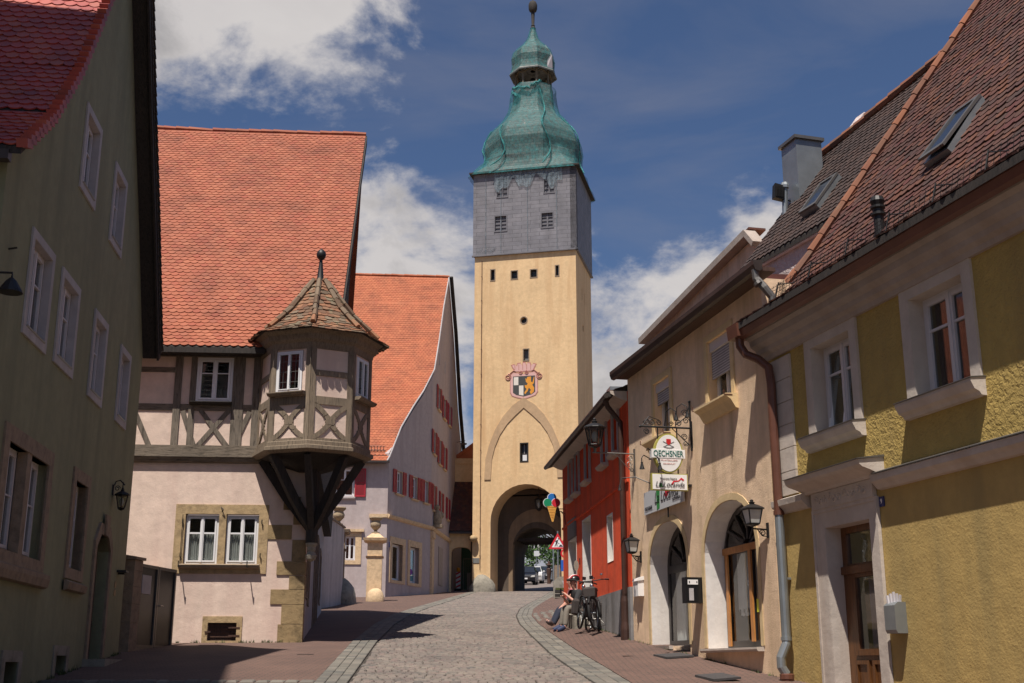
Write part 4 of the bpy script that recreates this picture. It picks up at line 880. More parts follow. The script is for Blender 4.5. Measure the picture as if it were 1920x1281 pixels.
cf = mesh('carved_figure', MB().lathe(L2.P(1.1,.2,9.1), [(.34,0),(.34,.16),(.2,.2),(.26,.35),(.24,.7),(.2,.9),(.08,1.0),(.13,1.1),(.14,1.2),(.06,1.3)], 12), 'urn_stone', lh, smooth=True); mesh('carved_scroll', MB().sphere(L2.P(1.9,.12,9.9), .22, 10, sq=(1.6,.6,1.2)), 'urn_stone', cf, smooth=True)
mesh('door', MB().box(L2, 2.92, 4.4, .0, .04, 6.1, 8.25), 'reveal_trim', lh)
for u in (7.2,): mesh('side_door', MB().box(L2, u, u+1.1, .0, .03, 6.2, 8.4), 'brown_wood', lh)
LP = [(-.35,11.7),(0,12.0),(1.21,13.75),(2.66,15.2),(3.99,16.4),(5.37,17.95),(6.98,20.15),(8.56,22.75),(10.45,25.2)]
LU = [(-.35,-.1),(0,.02),(1.21,.55),(2.66,1.16),(3.99,1.72),(5.37,2.31),(6.98,2.58),(8.56,2.86),(10.48,3.2)]
def lu(b):
    for (b0,u0),(b1,u1) in zip(LU, LU[1:]):
        if b <= b1: return u0+(u1-u0)*(b-b0)/(b1-b0)
    return 3.2
tiles(LF, LP, lambda b: (-12, lu(b)), 'roof_tiles', 'roof_orange_far', lh, ex=.185, tw=.2, seg=4)
mb = MB()
pts = [LF.P(lu(b)+.02, -b, z+.04) for b, z in LP]; mb.tube(pts, .04, 6); mesh('verge_trim', mb, 'grey_trim', lh)
far = [LF.P(3.2,-10.48,25.2), LF.P(3.6,-12.6,22.2), LF.P(4.05,-15.4,17.6), LF.P(4.6,-18.4,13.6)]; mb = MB(); mb.tube([(p[0]+.15,p[1],p[2]+.05) for p in far], .12, 6); mesh('far_verge_board', mb, 'dark_timber', lh)
mb = MB()
for a, b in zip(far, far[1:]): mb.add([a, b, (b[0]-12,b[1]-.9,b[2]), (a[0]-12,a[1]-.9,a[2])], [(0,1,2,3)])
mesh('rear_roof_slope', mb, 'roof_orange_far', lh)
ridge_tiles([LF.P(-12,-10.48,25.25), LF.P(3.2,-10.46,25.24)], .11, 'roof_orange_far', lh, step=.4)
def snow_guard(F, prof_pt, u0, u1, par, h=.2, step=.12, mat='iron', rows=2, name='snow_guard', r=.008):
    (b, z) = prof_pt; mb = MB()
    for k in range(rows): zz = z+h*(1-k/(max(1,rows-1))*.75) if rows > 1 else z+h; mb.tube([F.P(u0,-b,zz), F.P(u1,-b,zz)], r*1.2, 5)
    u = u0
    while u <= u1+.001: mb.tube([F.P(u,-b,z+.03), F.P(u,-b,z+h)], r, 4); u += step
    u = u0+.15
    while u <= u1: mb.tube([F.P(u,-b,z+h), F.P(u,-b-.3,z+h*.5+.2)], r, 4); u += 1.1
    return mesh(name, mb, mat, par)
snow_guard(LF, (.15,12.3), -2.2, -.2, lh, h=.28, step=.16, r=.014)
mb = MB().box(LF, -14, .05, .35, .5, 11.62, 11.74); mesh('gutter', mb, 'gutter_dark', lh)
mesh('house_number_plate', MB().box(L1, .0+.28, .45, .001, .03, 7.45, 7.7), 'blue_plate', lh)

# ================================================================== GATE TOWER
T = Fr((-2.39,73), (1,-.229), side=1); TS = Fr(T.P(6.57,0,0)[:2], (.229,1), side=1); TW = 6.57; TD = 5.85
tw = empty('gate_tower', (1,76,6), 'tall cream gate tower with slate upper storey and an onion dome wrapped in green netting', 'tower')
gate = arch(1.12, 5.45, 5.2, 10.05, 12.27); slits = [(1.08,1.31,25.35,26.05),(2.42,2.79,25.36,25.86),(3.67,4.05,25.38,25.86),(5.28,5.46,25.36,26.02),(3.2,3.5,19.98,20.68),(3.0,3.42,13.66,14.74)]
orb = oval(3.21, 22.58, .19, .2, 18)
mb = MB(); mb.plate(T, rect(0,TW,4.6,27.0), [gate, orb]+[rect(*r) for r in slits], -1.9, 0)
sw_ = [(2.1,2.25,24.3,25.1),(3.2,3.35,24.3,25.1),(2.2,2.6,22.3,22.7)]
mb.plate(TS, rect(1.901,TD,4.6,27.0), [rect(*r) for r in sw_], -.5, 0); mb.box(T, 0, .5, -TD, -1.901, 4.6, 27); mb.box(T, .5, TW-.5, -TD, -TD+.5, 10.6, 27)
mesh('tower_wall', mb, 'tower_plaster', tw)
mb = MB(); mb.plate(T, rect(.5,TW-.5,4.6,11.8), [arch(1.95,5.0,5.2,8.25,9.85)], -TD+.01, -1.92); mb.box(T, .51, TW-.51, -TD, -1.95, 11.9, 12.2); mesh('passage_walls', mb, 'shade_tinted_wall', tw)
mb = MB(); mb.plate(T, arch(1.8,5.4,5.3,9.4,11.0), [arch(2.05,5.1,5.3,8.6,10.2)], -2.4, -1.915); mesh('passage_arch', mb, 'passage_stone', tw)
mb = MB()
for i in range(5): mb.box(T, 1.96, 4.99, -2.6-i*.6, -2.4-i*.6, 9.1, 9.28)
mesh('passage_beams', mb, 'dark_timber', tw)
for i, r in enumerate(slits):
    w = mesh('window', MB().plate(T, rect(r[0]-.06,r[1]+.06,r[2]-.06,r[3]+.06), [rect(*r)], -.2, .02), 'brown_stone' if i != 5 else 'dark_timber', tw)
    mb = MB().box(T, r[0], r[1], -.26, -.22, r[2], r[3]); mesh('pane', mb, 'dark_frame' if i != 4 else 'grey_frame', w)
    if i in (1,2):
        mb = MB(); 
        for k in (1,2,3): mb.box(T, r[0], r[1], -.21, -.18, r[2]+.125*k-.01, r[2]+.125*k+.01)
        for k in (1,2): mb.box(T, r[0]+.125*k-.01, r[0]+.125*k+.01, -.19, -.17, r[2], r[3])
        mesh('window_grille', mb, 'dull_metal', w)
    if i == 5: mesh('notice', MB().box(T, r[0]+.08, r[1]-.08, -.2, -.18, r[2]+.06, r[2]+.42), 'white_paint', w); mesh('sash', MB().box(T, r[0]+.17, r[0]+.2, -.215, -.19, r[2]+.5, r[3]), 'grey_trim', w)
w = mesh('round_window', MB().plate(T, oval(3.21,22.58,.25,.26,18), [orb], -.1, .02), 'brown_stone', tw); mesh('pane', MB().plate(T, orb, (), -.3, -.25), 'dark_frame', w)
for r in sw_: mesh('side_slit', MB().box(TS, r[0]-.01, r[1]+.01, -.2, -.15, r[2], r[3]), 'dark_frame', tw)
# blind pointed arch
oa = [(.72,12.6),(.80,13.9),(1.02,14.75),(1.38,15.65),(1.9,16.5),(2.5,17.15),(3.19,17.62)]; ia = [(1.12,12.6),(1.2,13.9),(1.38,14.6),(1.7,15.35),(2.15,16.0),(2.65,16.5),(3.19,16.98)]
mir = lambda l: [(6.38-u, z) for u, z in reversed(l)]
mb = MB(); mb.plate(T, oa+[ia[-1]]+ia[-2::-1], (), .002, .05); mb.plate(T, mir(oa)[:1]+mir(oa)[1:]+ia_r if False else [(6.38-u,z) for u,z in oa]+[(6.38-u,z) for u,z in ia[::-1]], (), .002, .051)
mesh('pointed_arch_band', mb, 'tower_band', tw)
# upper storey in slate
mb = MB(); tw_w = [(1.36,2.10,28.62,29.62),(4.42,5.14,28.62,29.58),(1.5,2.16,30.95,32.2),(4.6,5.24,30.98,32.15)]
mb.plate(T, rect(-.1,TW+.1,27.05,32.66), [rect(*r) for r in tw_w], -.3, .1); mb.plate(TS, rect(-.1,TD+.1,27.05,32.66), [], -.3, .1); mb.box(T, -.1, .2, -TD-.1, -.3, 27.05, 32.66); mb.box(T, .2, TW-.2, -TD-.1, -TD+.2, 27.05, 32.66)
mesh('slate_storey', mb, 'slate', tw)
for i, r in enumerate(tw_w):
    w = mesh('slate_window', MB().plate(T, rect(r[0]-.07,r[1]+.07,r[2]-.07,r[3]+.07), [rect(*r)], .05, .13), flat('slate_trim', (.125,.12,.135), .6) if i == 0 else bpy.data.materials['slate_trim'], tw)
    mb = MB(); c = (r[0]+r[1])/2
    for k in (1,2,3): mb.box(T, r[0], r[1], .0, .03, r[2]+(r[3]-r[2])*k/4-.02, r[2]+(r[3]-r[2])*k/4+.02)
    mb.box(T, c-.05, c+.05, .0, .04, r[2], r[3]); mb.box(T, r[0], r[1], -.05, -.02, r[2], r[3]); mesh('shutter_grid', mb, bpy.data.materials['slate_trim'], w)
mb = MB(); mb.box(T, -.16, TW+.16, .0, .16, 26.98, 27.07); mb.box(TS, -.16, TD+.1, .0, .16, 26.98, 27.07); mesh('drip_ledge', mb, 'slate', tw)
mb = MB(); mb.box(T, -.34, TW+.34, -TD-.34, .34, 32.64, 32.74); mesh('eaves', mb, 'dark_timber', tw)
mb = MB()
for u in (.75,1.75,3.5,5.4): mb.tube([T.P(u,.14,27.1), T.P(u,.15,30), T.P(u,.16,32.6)], .018, 5)
for i in range(9): mb.tube([T.P(.1+i*.13,.13,27.15), T.P(.25+i*.15,.15,27.5+.05*(i%3))], .012, 4)
mesh('net_ropes', mb, 'grey_net', tw)
mb = MB(); nu, nz_ = 30, 8; V = []
for i in range(nu+1):
    u = 1.3+4.5*i/nu; dep = .95+.35*sin(i*.55)+.2*sin(i*1.3)-(.25 if u > 3.5 and u < 4.6 else 0)
    for k in range(nz_+1): V.append(T.P(u, .19+.02*sin(i*1.7+k), 32.62-dep*k/nz_))
mb.add(V, [(i*(nz_+1)+k,(i+1)*(nz_+1)+k,(i+1)*(nz_+1)+k+1,i*(nz_+1)+k+1) for i in range(nu) for k in range(nz_)]); mesh('net_flap', mb, 'grey_net', tw)
# dome: square at the eaves, octagonal above
TC = T.P(TW/2, -TD/2, 0); ang = atan2(T.d[1], T.d[0])
def sq_oct(h, hd, a, oc):      # radius of rounded square->octagon at angle a
    rs = min(h/max(1e-6,abs(cos(a))), hd/max(1e-6,abs(sin(a)))); x = (a+pi/8) % (pi/4)-pi/8; ro = h/cos(x)
    return rs*(1-oc)+ro*oc
ZZ = lambda z: z-.46*max(0,min(1,(z-32.7)/3))
DP = [(32.74,3.62,0),(33.1,3.35,.15),(33.6,3.1,.45),(34.2,2.98,.8),(34.9,3.02,1),(35.6,3.1,1),(36.3,2.98,1),(36.9,2.65,1),(37.4,2.2,1),(37.9,1.78,1),(38.4,1.5,1),(39.0,1.36,1),(39.8,1.28,1),(40.35,1.27,1)]; DP = [(ZZ(a), b, c) for a, b, c in DP]
KN = 48
def ring(z, h, oc, off=0, wav=0, seed=0):
    out = []
    for j in range(KN):
        a = 2*pi*j/KN; r = sq_oct(h, h*(1 if oc > .5 else TD/TW+.1*oc), a, oc)+off
        if wav: r += wav*(noise.noise(Vector((cos(a)*2.2, sin(a)*2.2, z*.9+seed)))+.5*noise.noise(Vector((cos(a)*7, sin(a)*7, z*1.2+seed))))
        out.append((TC[0]+r*cos(a+ang), TC[1]+r*sin(a+ang), z))
    return out
def loft(rings, mb=None):
    mb = mb or MB(); V = [v for r in rings for v in r]; k = len(rings[0]); n = len(rings)
    return mb.add(V, [(i*k+j,i*k+(j+1)%k,(i+1)*k+(j+1)%k,(i+1)*k+j) for i in range(n-1) for j in range(k)])
def dense(P, n=5):
    out = []
    for (z0,h0,o0),(z1,h1,o1) in zip(P, P[1:]):
        for i in range(n): t = i/n; out.append((z0+(z1-z0)*t, h0+(h1-h0)*t, o0+(o1-o0)*t))
    return out+[P[-1]]
mesh('dome', loft([ring(*p) for p in DP]), 'dome_slate', tw)
NP = [(32.55,3.72,0),(33.1,3.45,.1),(33.7,3.2,.4),(34.4,3.05,.75),(35.0,3.08,.95),(35.6,3.14,1),(36.3,3.03,1),(36.9,2.72,1),(37.4,2.3,1),(37.9,1.92,1),(38.5,1.66,1),(39.2,1.5,1),(39.9,1.42,1),(40.25,1.4,1)]; NP = [(ZZ(a), b, c) for a, b, c in NP]
mesh('dome_net', loft([ring(z, h, o, .05, .13) for z, h, o in dense(NP, 4)]), 'net', tw, smooth=True)
mb = MB()
for a0, zz in ((-pi/2+.42, (32.8,39.2)), (-pi/2-.5,(33,36.2)), (-.2,(33,37.5)), (pi+.35,(33,36.6))):      # gathered seams of the netting
    pts = []; 
    for i in range(15):
        z = zz[0]+(zz[1]-zz[0])*i/14
        for (z0,h0,o0),(z1,h1,o1) in zip(NP, NP[1:]):
            if z0 <= z <= z1: t = (z-z0)/(z1-z0); h = h0+(h1-h0)*t; oc = o0+(o1-o0)*t
        a = a0+.10*sin(z*1.7)+.1*(z-33)/6; r = sq_oct(h, h, a, oc)+.12; pts.append((TC[0]+r*cos(a+ang), TC[1]+r*sin(a+ang), z))
    mb.tube(pts, [.03+.035*abs(sin(i*2.1)) for i in range(15)], 5)
mesh('net_seams', mb, 'net_fold', tw)
c8 = lambda r, z: [(TC[0]+r*cos(ang+pi/8+pi*j/4), TC[1]+r*sin(ang+pi/8+pi*j/4), ZZ(z)) for j in range(8)]
mb = MB()
for j in range(8):
    a = c8(1.22,40.2)[j]; mb.tube([a, (a[0],a[1],ZZ(41.5))], .085, 6)
    b = c8(1.22,40.2)[(j+1)%8]; mb.tube([(a[0],a[1],ZZ(41.15)), ((a[0]+b[0])/2,(a[1]+b[1])/2,ZZ(41.45)), (b[0],b[1],ZZ(41.15))], .07, 5)
mesh('lantern_posts', mb, 'old_wood', tw)
mb = MB(); loft([c8(1.36,40.2), c8(1.36,40.35), c8(.2,40.36)], mb); mesh('lantern_floor', mb, 'dark_timber', tw)
mesh('bell', MB().lathe((TC[0],TC[1],ZZ(40.6)), [(.42,0),(.36,.1),(.26,.4),(.2,.55),(.05,.6)], 14), 'iron', tw)
mb = MB(); loft([c8(.2,41.75), c8(1.2,41.5), c8(1.66,41.25), c8(1.68,41.33), c8(1.5,41.6), c8(1.46,42.0), c8(1.5,42.5), c8(1.38,42.95), c8(1.05,43.35), c8(.62,43.75), c8(.34,44.2), c8(.2,44.7), c8(.12,45.1)], mb); mesh('cap_roof', mb, 'dome_slate', tw)
mb = MB(); loft([c8(1.62,41.42), c8(1.54,41.7), c8(1.5,42.0), c8(1.55,42.5), c8(1.44,43.0), c8(1.1,43.42), c8(.68,43.82), c8(.42,44.25), c8(.27,44.75), c8(.18,45.1)], mb); mesh('cap_net', mb, 'net', tw)
mb = MB(); pts = [(c8(1.56,z)[7 if False else 6]) for z in (41.5,42.0,42.5)]; p6 = c8(1.6,41.45); 
lo = [c8(1.60,41.42)[7], c8(1.57,42.5)[7], c8(1.1,43.4)[7]]; hi = [c8(1.60,41.42)[6], c8(1.57,42.5)[6], c8(1.1,43.4)[6]]
lerp3 = lambda a, b, t: tuple(a[i]+(b[i]-a[i])*t for i in range(3))
mb.add([lo[0], lerp3(lo[0],hi[0],.35), lerp3(lo[1],hi[1],.4), lerp3(lo[2],hi[2],.15), lo[2], lo[1]], [(0,1,2,3,4,5)]); mesh('torn_sheet', mb, 'sheet_white', tw)
mb = MB()
for a0, a1, z0, z1, r in ((-2.6,-1.5,40.15,39.75,1.50),(-1.5,-1.0,39.9,40.3,1.5),(-2.6,-2.0,39.9,39.2,1.52)):
    pts = [(TC[0]+r*cos(ang+a0+(a1-a0)*i/8), TC[1]+r*sin(ang+a0+(a1-a0)*i/8), ZZ(z0+(z1-z0)*i/8)+.06*sin(i*2)) for i in range(9)]; mb.tube(pts, [.05,.12,.09,.13,.1,.14,.1,.12,.05], 6)
mesh('net_folds', mb, 'net_fold', tw)
mesh('spire', MB().lathe((TC[0],TC[1],ZZ(45.0)-.05), [(.16,0),(.2,.1),(.12,.25),(.15,.3),(.1,.4),(.13,1.3),(.12,1.38),(.25,1.45),(.30,1.6),(.31,1.95),(.24,2.15),(.1,2.25),(.03,2.3),(.025,3.4)], 12), 'dark_timber', tw, smooth=True)
# coat of arms painted on the wall, a thin raised shield
ca = mesh('coat_of_arms', MB().plate(T, [(2.32,17.95),(2.32,19.05),(2.5,19.25),(3.2,19.12),(3.9,19.25),(4.1,19.05),(4.1,17.95),(3.95,17.72),(3.6,17.6),(3.2,17.5),(2.8,17.6),(2.45,17.72)], (), .002, .012), 'shield_red', tw)
sc = lambda pts, k, c=(3.2,18.4): [(c[0]+(u-c[0])*k, c[1]+(z-c[1])*k) for u, z in pts]
so_ = [(2.32,17.95),(2.32,19.05),(2.5,19.25),(3.2,19.12),(3.9,19.25),(4.1,19.05),(4.1,17.95),(3.95,17.72),(3.6,17.6),(3.2,17.5),(2.8,17.6),(2.45,17.72)]
mesh('pale_rim', MB().plate(T, sc(so_,.95), (), .013, .017), 'shield_pink', ca)
sh = [(2.52,17.95),(2.52,18.98),(3.92,18.98),(3.92,17.95),(3.7,17.8),(3.2,17.68),(2.72,17.8)]
mesh('dark_field', MB().plate(T, sh, (), .018, .022), 'shield_black', ca)
mesh('white_quarter', MB().plate(T, rect(2.57,2.86,18.42,18.93), (), .023, .026), 'shield_white', ca); mesh('white_quarter', MB().plate(T, [(2.9,18.38),(3.18,18.38),(3.18,17.74),(2.9,17.8)], (), .023, .026), 'shield_white', ca)
lion = [(3.30,18.85),(3.38,18.75),(3.42,18.9),(3.55,18.92),(3.66,18.92),(3.66,18.6),(3.76,18.55),(3.84,18.9),(3.88,18.88),(3.84,18.5),(3.74,18.4),(3.86,18.2),(3.84,17.95),(3.66,17.8),(3.58,17.95),(3.66,18.08),(3.52,18.22),(3.44,18.0),(3.28,17.82),(3.24,17.92),(3.38,18.15),(3.28,18.25),(3.26,18.4),(3.38,18.38),(3.46,18.48),(3.34,18.6)]
mesh('orange_lion', MB().plate(T, lion, (), .023, .027), 'lion', ca)
mb = MB()
cr_ = [(2.62,19.25),(2.38,19.72),(2.6,19.78),(2.72,19.62),(2.78,19.82),(3.0,19.86),(3.08,19.66),(3.14,19.88),(3.32,19.88),(3.36,19.66),(3.44,19.86),(3.64,19.82),(3.7,19.62),(3.82,19.78),(4.02,19.72),(3.8,19.25)]
mesh('crown', MB().plate(T, cr_, (), .002, .012), 'shield_red', ca); mesh('crown_face', MB().plate(T, [(3.2+(u-3.2)*.9, 19.52+(z-19.52)*.8) for u, z in cr_], (), .013, .016), 'shield_pink', ca)
for i in range(5): mb.box(T, 2.62+i*.25, 2.66+i*.25, .017, .02, 19.38, 19.72)
for sg in (-1, 1):
    for (cu, cz, r) in ((3.2+sg*1.0, 18.95, .22),(3.2+sg*.2,19.2,.13)):
        F2 = T.par(.022); mb.tube(scroll(F2, cu, cz, r, 1.7, pi/2, sg), .028, 5)
mb.tube([T.P(2.3,.02,19.15), T.P(2.55,.02,19.35), T.P(2.7,.02,19.3)], .025, 5); mb.tube([T.P(4.1,.02,19.15), T.P(3.85,.02,19.35), T.P(3.7,.02,19.3)], .025, 5)
mesh('scrollwork', mb, 'shield_red', ca)
mb = MB().tube([T.P(.49,.05,26.7), T.P(.49,.05,7.2)], .018, 5)
for i in range(12): z = 8+i*1.6; mb.box(T, .46, .52, .0, .08, z, z+.06)
mesh('lightning_rod', mb, 'brown_metal', tw)
mesh('grey_plaque', MB().box(T, -.0+.04, .44, .001, .03, 7.6, 7.9), 'grey_frame', tw)
boulder('guard_stone', T.P(.62,.0,6.0), .78, (1.0,.55,1.15), 'grey_stone', 'rounded grey guard stone at the left foot of the gate tower', seed=7)
L = empty('gateway_lantern', T.P(3.9,-1.2,11), 'dark iron lantern hanging on a chain under the gateway arch', 'lantern'); lantern(L, T.P(3.9,-1.0,10.85), .26, .16, .55, 6); mesh('chain', MB().tube([T.P(3.9,-1.0,11.5), T.P(3.9,-1.0,12.3)], .02, 5), 'iron', L)
# small wing between lilac house and tower
AN = Fr((-3.95,73.6), (1,.02), side=1)
t = empty('passage_wing', (-3,74.5,6), 'narrow gabled wing with brown tiled roof over a foot passage left of the tower', 'house')
mb = MB(); mb.plate(AN, rect(-.4,1.75,4.8,9.7), [arch(.28,1.45,4.9,8.3,8.62,2.2)], -.5, 0); mesh('passage_wall', mb, 'tower_plaster', t)
mb = MB(); mb.plate(AN.par(-2.0), rect(-.3,1.9,9.5,14.4), [], -.4, 0); mb.box(AN, -.3, 1.8, -2.3, -1.95, 14.05, 14.15); mesh('upper_wall', mb, 'tower_plaster', t)
tiles(AN, [(-.3,9.55),(2.0,12.9)], lambda b: (-.25,1.62), 'roof_tiles', 'roof_brown', t, ex=.19, tw=.2, seg=3)
mb = MB().tube([AN.P(1.5,.15,9.45), AN.P(1.5,.15,6.2)], .055, 6); mb.box(AN, -.2, 1.95, .25, .38, 9.4, 9.5); mesh('gutter_and_pipe', mb, 'gutter_dark', t)
mb = MB(); F2 = AN.par(-2.6); mb.plate(F2, [(.3,14.4),(1.9,14.4),(1.9,15.7)], (), -.3, 0); mb.beam(F2, (.1,14.35), (1.95,15.75), .16, -.4, .1); mesh('rear_gable', mb, 'verge_tile', t)
mb = MB().tube([AN.P(.75,-2.4,14.9), AN.P(.75,-2.4,15.6)], .025, 5); mb.tube([AN.P(.45,-2.4,15.5), AN.P(1.0,-2.4,15.62)], .02, 5); mb.lathe(AN.P(.9,-2.3,15.35), [(.02,-.05),(.2,.0),(.22,.06)], 10)
tag(mesh('antenna', mb, 'dull_metal'), 'small aerial on the roof in the gap left of the tower', 'antenna')
t = empty('wall_lamp', AN.P(1.9,.3,8.6), 'round brown lamp on the tower edge beside the small downpipe', 'lamp'); mesh('lamp_globe', MB().sphere(T.P(.12,.22,9.05), .26, 12, sq=(1,1,.8)), 'sandstone', t, smooth=True)
for x, y in ((-3.35,76.0),):
    t = empty('warning_beacon', (x,y,gz(y)), 'red and white roadworks beacon with a yellow lamp in the foot passage', 'roadworks beacon'); F2 = Fr((x,y),(1,0),side=1); z = gz(y)
    b = mesh('board', MB().box(F2, -.14,.14,-.02,.02,z+.12,z+1.15), 'white_paint', t); mb = MB()
    for k in range(4): zz = z+.16+k*.27; mb.plate(F2, [(-.138,zz),(.138,zz+.14),(.138,zz+.25),(-.138,zz+.11)], (), .021, .026)
    mesh('red_stripes', mb, 'traffic_red', b); mesh('lamp', MB().lathe((x,y,z+1.17), [(.09,0),(.11,.05),(.11,.2),(.05,.26)], 12), 'beacon_yellow', t); mesh('foot', MB().box(F2, -.2,.2,-.3,.3,z-.02,z+.12), 'rubber', t)
t = empty('site_fence', (-2.7,77,6.2), 'grey site fence panel with reflectors behind the beacon in the passage', 'fence'); F2 = Fr((-3.2,77.2),(1,.05),side=1); mb = MB(); z = gz(77.2)
mb.plate(F2, rect(.1,1.1,z,z+2.0), [rect(.14,1.06,z+.05,z+1.95)], -.02, .02)
for k in range(9): mb.box(F2, .14+k*.1, .155+k*.1, -.005, .005, z, z+2)
mesh('mesh_panel', mb, 'dull_metal', t); mesh('sheet', MB().box(F2, .35,.72,-.06,-.04,z,z+1.1), 'grey_trim', t)
tag(mesh('site_container', MB().box(Fr((-3.6,79),(1,0),side=1), -.4, 2.6, -2, 0, gz(79)-.1, gz(79)+3.2).box(Fr((-3.6,79),(1,0),side=1), .25,.4,0,.03,gz(79)+1.9,gz(79)+2.6).box(Fr((-3.6,79),(1,0),side=1), -.42, 2.62, -.1, .06, gz(79)+3.1, gz(79)+3.3), 'container_green'), 'dark green site container seen through the foot passage', 'container')
# ---- beyond the gate
def car(x, y, ang_, mat, label):
    z = gz(y); t = empty('parked_car', (x,y,z), label, 'car', 'cars parked beyond the gate'); t.rotation_euler = (0,0,0)
    d = (sin(ang_), cos(ang_)); F = Fr((x,y), (d[1],-d[0]), n=(-d[0],-d[1]))        # u = across, w = towards the viewer
    up = SL
    def sec(pts, hw, hwt, m=None):
        V = []; 
        for w, zz, k in pts:
            h = hw+(hwt-hw)*k; V += [F.P(-h,w,z+zz-w*up*.98), F.P(h,w,z+zz-w*up*.98)]
        return V
    prof = [(2.1,.35,0),(2.15,.6,0),(2.05,.82,0),(1.0,.95,.1),(.45,1.42,.9),(-.9,1.47,1),(-1.75,1.05,.2),(-2.1,.95,0),(-2.15,.4,0),(-2.0,.25,0),(1.95,.25,0)]
    n = len(prof); V = sec(prof, .88, .62); mb = MB(); mb.add(V, [tuple(range(0,2*n,2)), tuple(range(2*n-1,0,-2))]+[(2*i,2*i+1,(2*i+3)%(2*n),(2*i+2)%(2*n)) for i in range(n)])
    mesh('body', mb, mat, t, recalc=True)
    P = lambda u, w, zz: F.P(u, w, z+zz-w*up*.98)
    mesh('windscreen', MB().add([P(-.78,.965,1.0),P(.78,.965,1.0),P(.64,.50,1.40),P(-.64,.50,1.40)], [(0,1,2,3)]), 'car_glass', t)
    for s in (-1,1): mesh('side_windows', MB().add([P(s*.84,.85,1.0),P(s*.70,.42,1.37),P(s*.66,-.9,1.42),P(s*.84,-1.5,1.06)], [(0,1,2,3)]), 'car_glass', t)
    for s in (-1,1):
        mesh('headlight', MB().plate(Fr(F.P(0,2.14,0)[:2], F.d, n=F.n), [(s*.5,z-.175+.62),(s*.84,z-.175+.64),(s*.84,z-.175+.78),(s*.6,z-.175+.76)], (), 0, .03), 'frosted', t)
        mesh('mirror', MB().sphere(P(s*.98,.75,1.02), .11, 8, sq=(1,.6,.7)), mat, t)
        for w in (1.35,-1.35):
            c = P(s*.80, w, .31); a = P(s*.62, w, .31); wh_ = mesh('wheel', MB().tube([a, P(s*.86,w,.31)], .31, 16), 'rubber', t); mesh('rim', MB().tube([P(s*.855,w,.31), P(s*.875,w,.31)], .19, 10), 'zinc', wh_)
    mesh('grille', MB().plate(Fr(F.P(0,2.16,0)[:2], F.d, n=F.n), rect(-.45,.45,z-.175+.42,z-.175+.68), (), 0, .02), 'dark_frame', t)
    mesh('number_plate', MB().plate(Fr(F.P(0,2.19,0)[:2], F.d, n=F.n), rect(-.26,.26,z-.175+.46,z-.175+.57), (), 0, .01), 'white_paint', t)
car(1.15,99.5,.08,'car_black','black car parked first beyond the gate'); car(1.85,106.5,.08,'car_white','white car parked behind the black one'); car(2.75,113,.08,'car_grey','dark grey car parked last in the row beyond the gate')
t = empty('far_house', (-2,138,11), 'pale grey-blue house far beyond the gate', 'house'); FH = Fr((-9,134), (1,.05), side=1); z = gz(134)
mb = MB(); mb.plate(FH, rect(0,30,z-2,z+9), [rect(11.0,11.95,z+2.6,z+4.3)], -.4, 0); mesh('wall', mb, 'far_plaster', t); w = window(FH, t, 11.0,11.95,z+2.6,z+4.3,.12,2,(.5,)); surround(FH, w, rect(10.85,12.1,z+2.4,z+4.45), rect(11.0,11.95,z+2.6,z+4.3), .002, .06, 'white_trim')
plain_roof(FH, [(-.6,z+8.8),(6,z+14)], -1, 31, 'roof_brown', t)
t = empty('garden_shed', (.9,128,10), 'small building with a pointed slate roof left of the far house window', 'shed'); F2 = Fr((.9,128),(1,0),side=1); z = gz(128); mesh('wall', MB().box(F2, -.8,.8,-2,0,z,z+3.3), 'far_plaster', t); mesh('roof', MB().plate(F2, [(-1.3,z+3.3),(1.3,z+3.3),(0,z+5.6)], (), -2.2, .3), 'slate', t)
def tree(x, y, h, r, label, seed=1, n=7500, z0=None):
    random.seed(seed); z = gz(y) if z0 is None else z0; t = empty('leafy_tree', (x,y,z), label, 'tree'); mb = MB(); tips = []
    mb.tube([(x,y,z-.1),(x+.1,y,z+h*.3),(x+.05,y,z+h*.62)], [.26,.18,.09], 8)
    for i in range(13):
        a = i*2.4; zz = z+h*(.3+.3*random.random()); L = r*random.uniform(.5,.95); e = (x+L*cos(a), y+L*sin(a), zz+h*random.uniform(.08,.35)); m_ = (x+L*.45*cos(a+.2), y+L*.45*sin(a+.2), zz+h*.08); mb.tube([(x+.05,y,zz),m_,e], [.09,.06,.02], 5); tips += [e, m_]
    mesh('trunk', mb, 'bark', t); cl = []
    for i in range(46):
        a = random.uniform(0,2*pi); e = random.uniform(-.95,1); rr = r*random.uniform(.45,1)*sqrt(max(.1,1-max(0,e)**2*.8)); cl.append((x+rr*cos(a), y+rr*sin(a), z+h*.52+e*h*.40, random.uniform(.35,.8)*r*.36))
    mb = MB()
    for i in range(n):
        c = random.choice(cl); d = Vector((random.gauss(0,1),random.gauss(0,1),random.gauss(0,1))).normalized()*c[3]*random.uniform(.5,1.1); p = Vector(c[:3])+d; s = random.uniform(.16,.34); nn = (d.normalized()+Vector((random.gauss(0,.6),random.gauss(0,.6),random.gauss(0,.6)))).normalized(); a = nn.orthogonal().normalized(); a.rotate(Matrix.Rotation(random.uniform(0,6.28),3,nn)); b = nn.cross(a)
        mb.add([p-a*s*.55, p+b*s*.3-a*.1*s, p+a*s*.7, p-b*s*.3], [(0,1,2,3)])
    mesh('crown', mb, 'leaf', t); random.seed(5)
tree(4.2,122,7.4,3.9,'bushy green tree in front of the far house, framed by the gateway', 3)
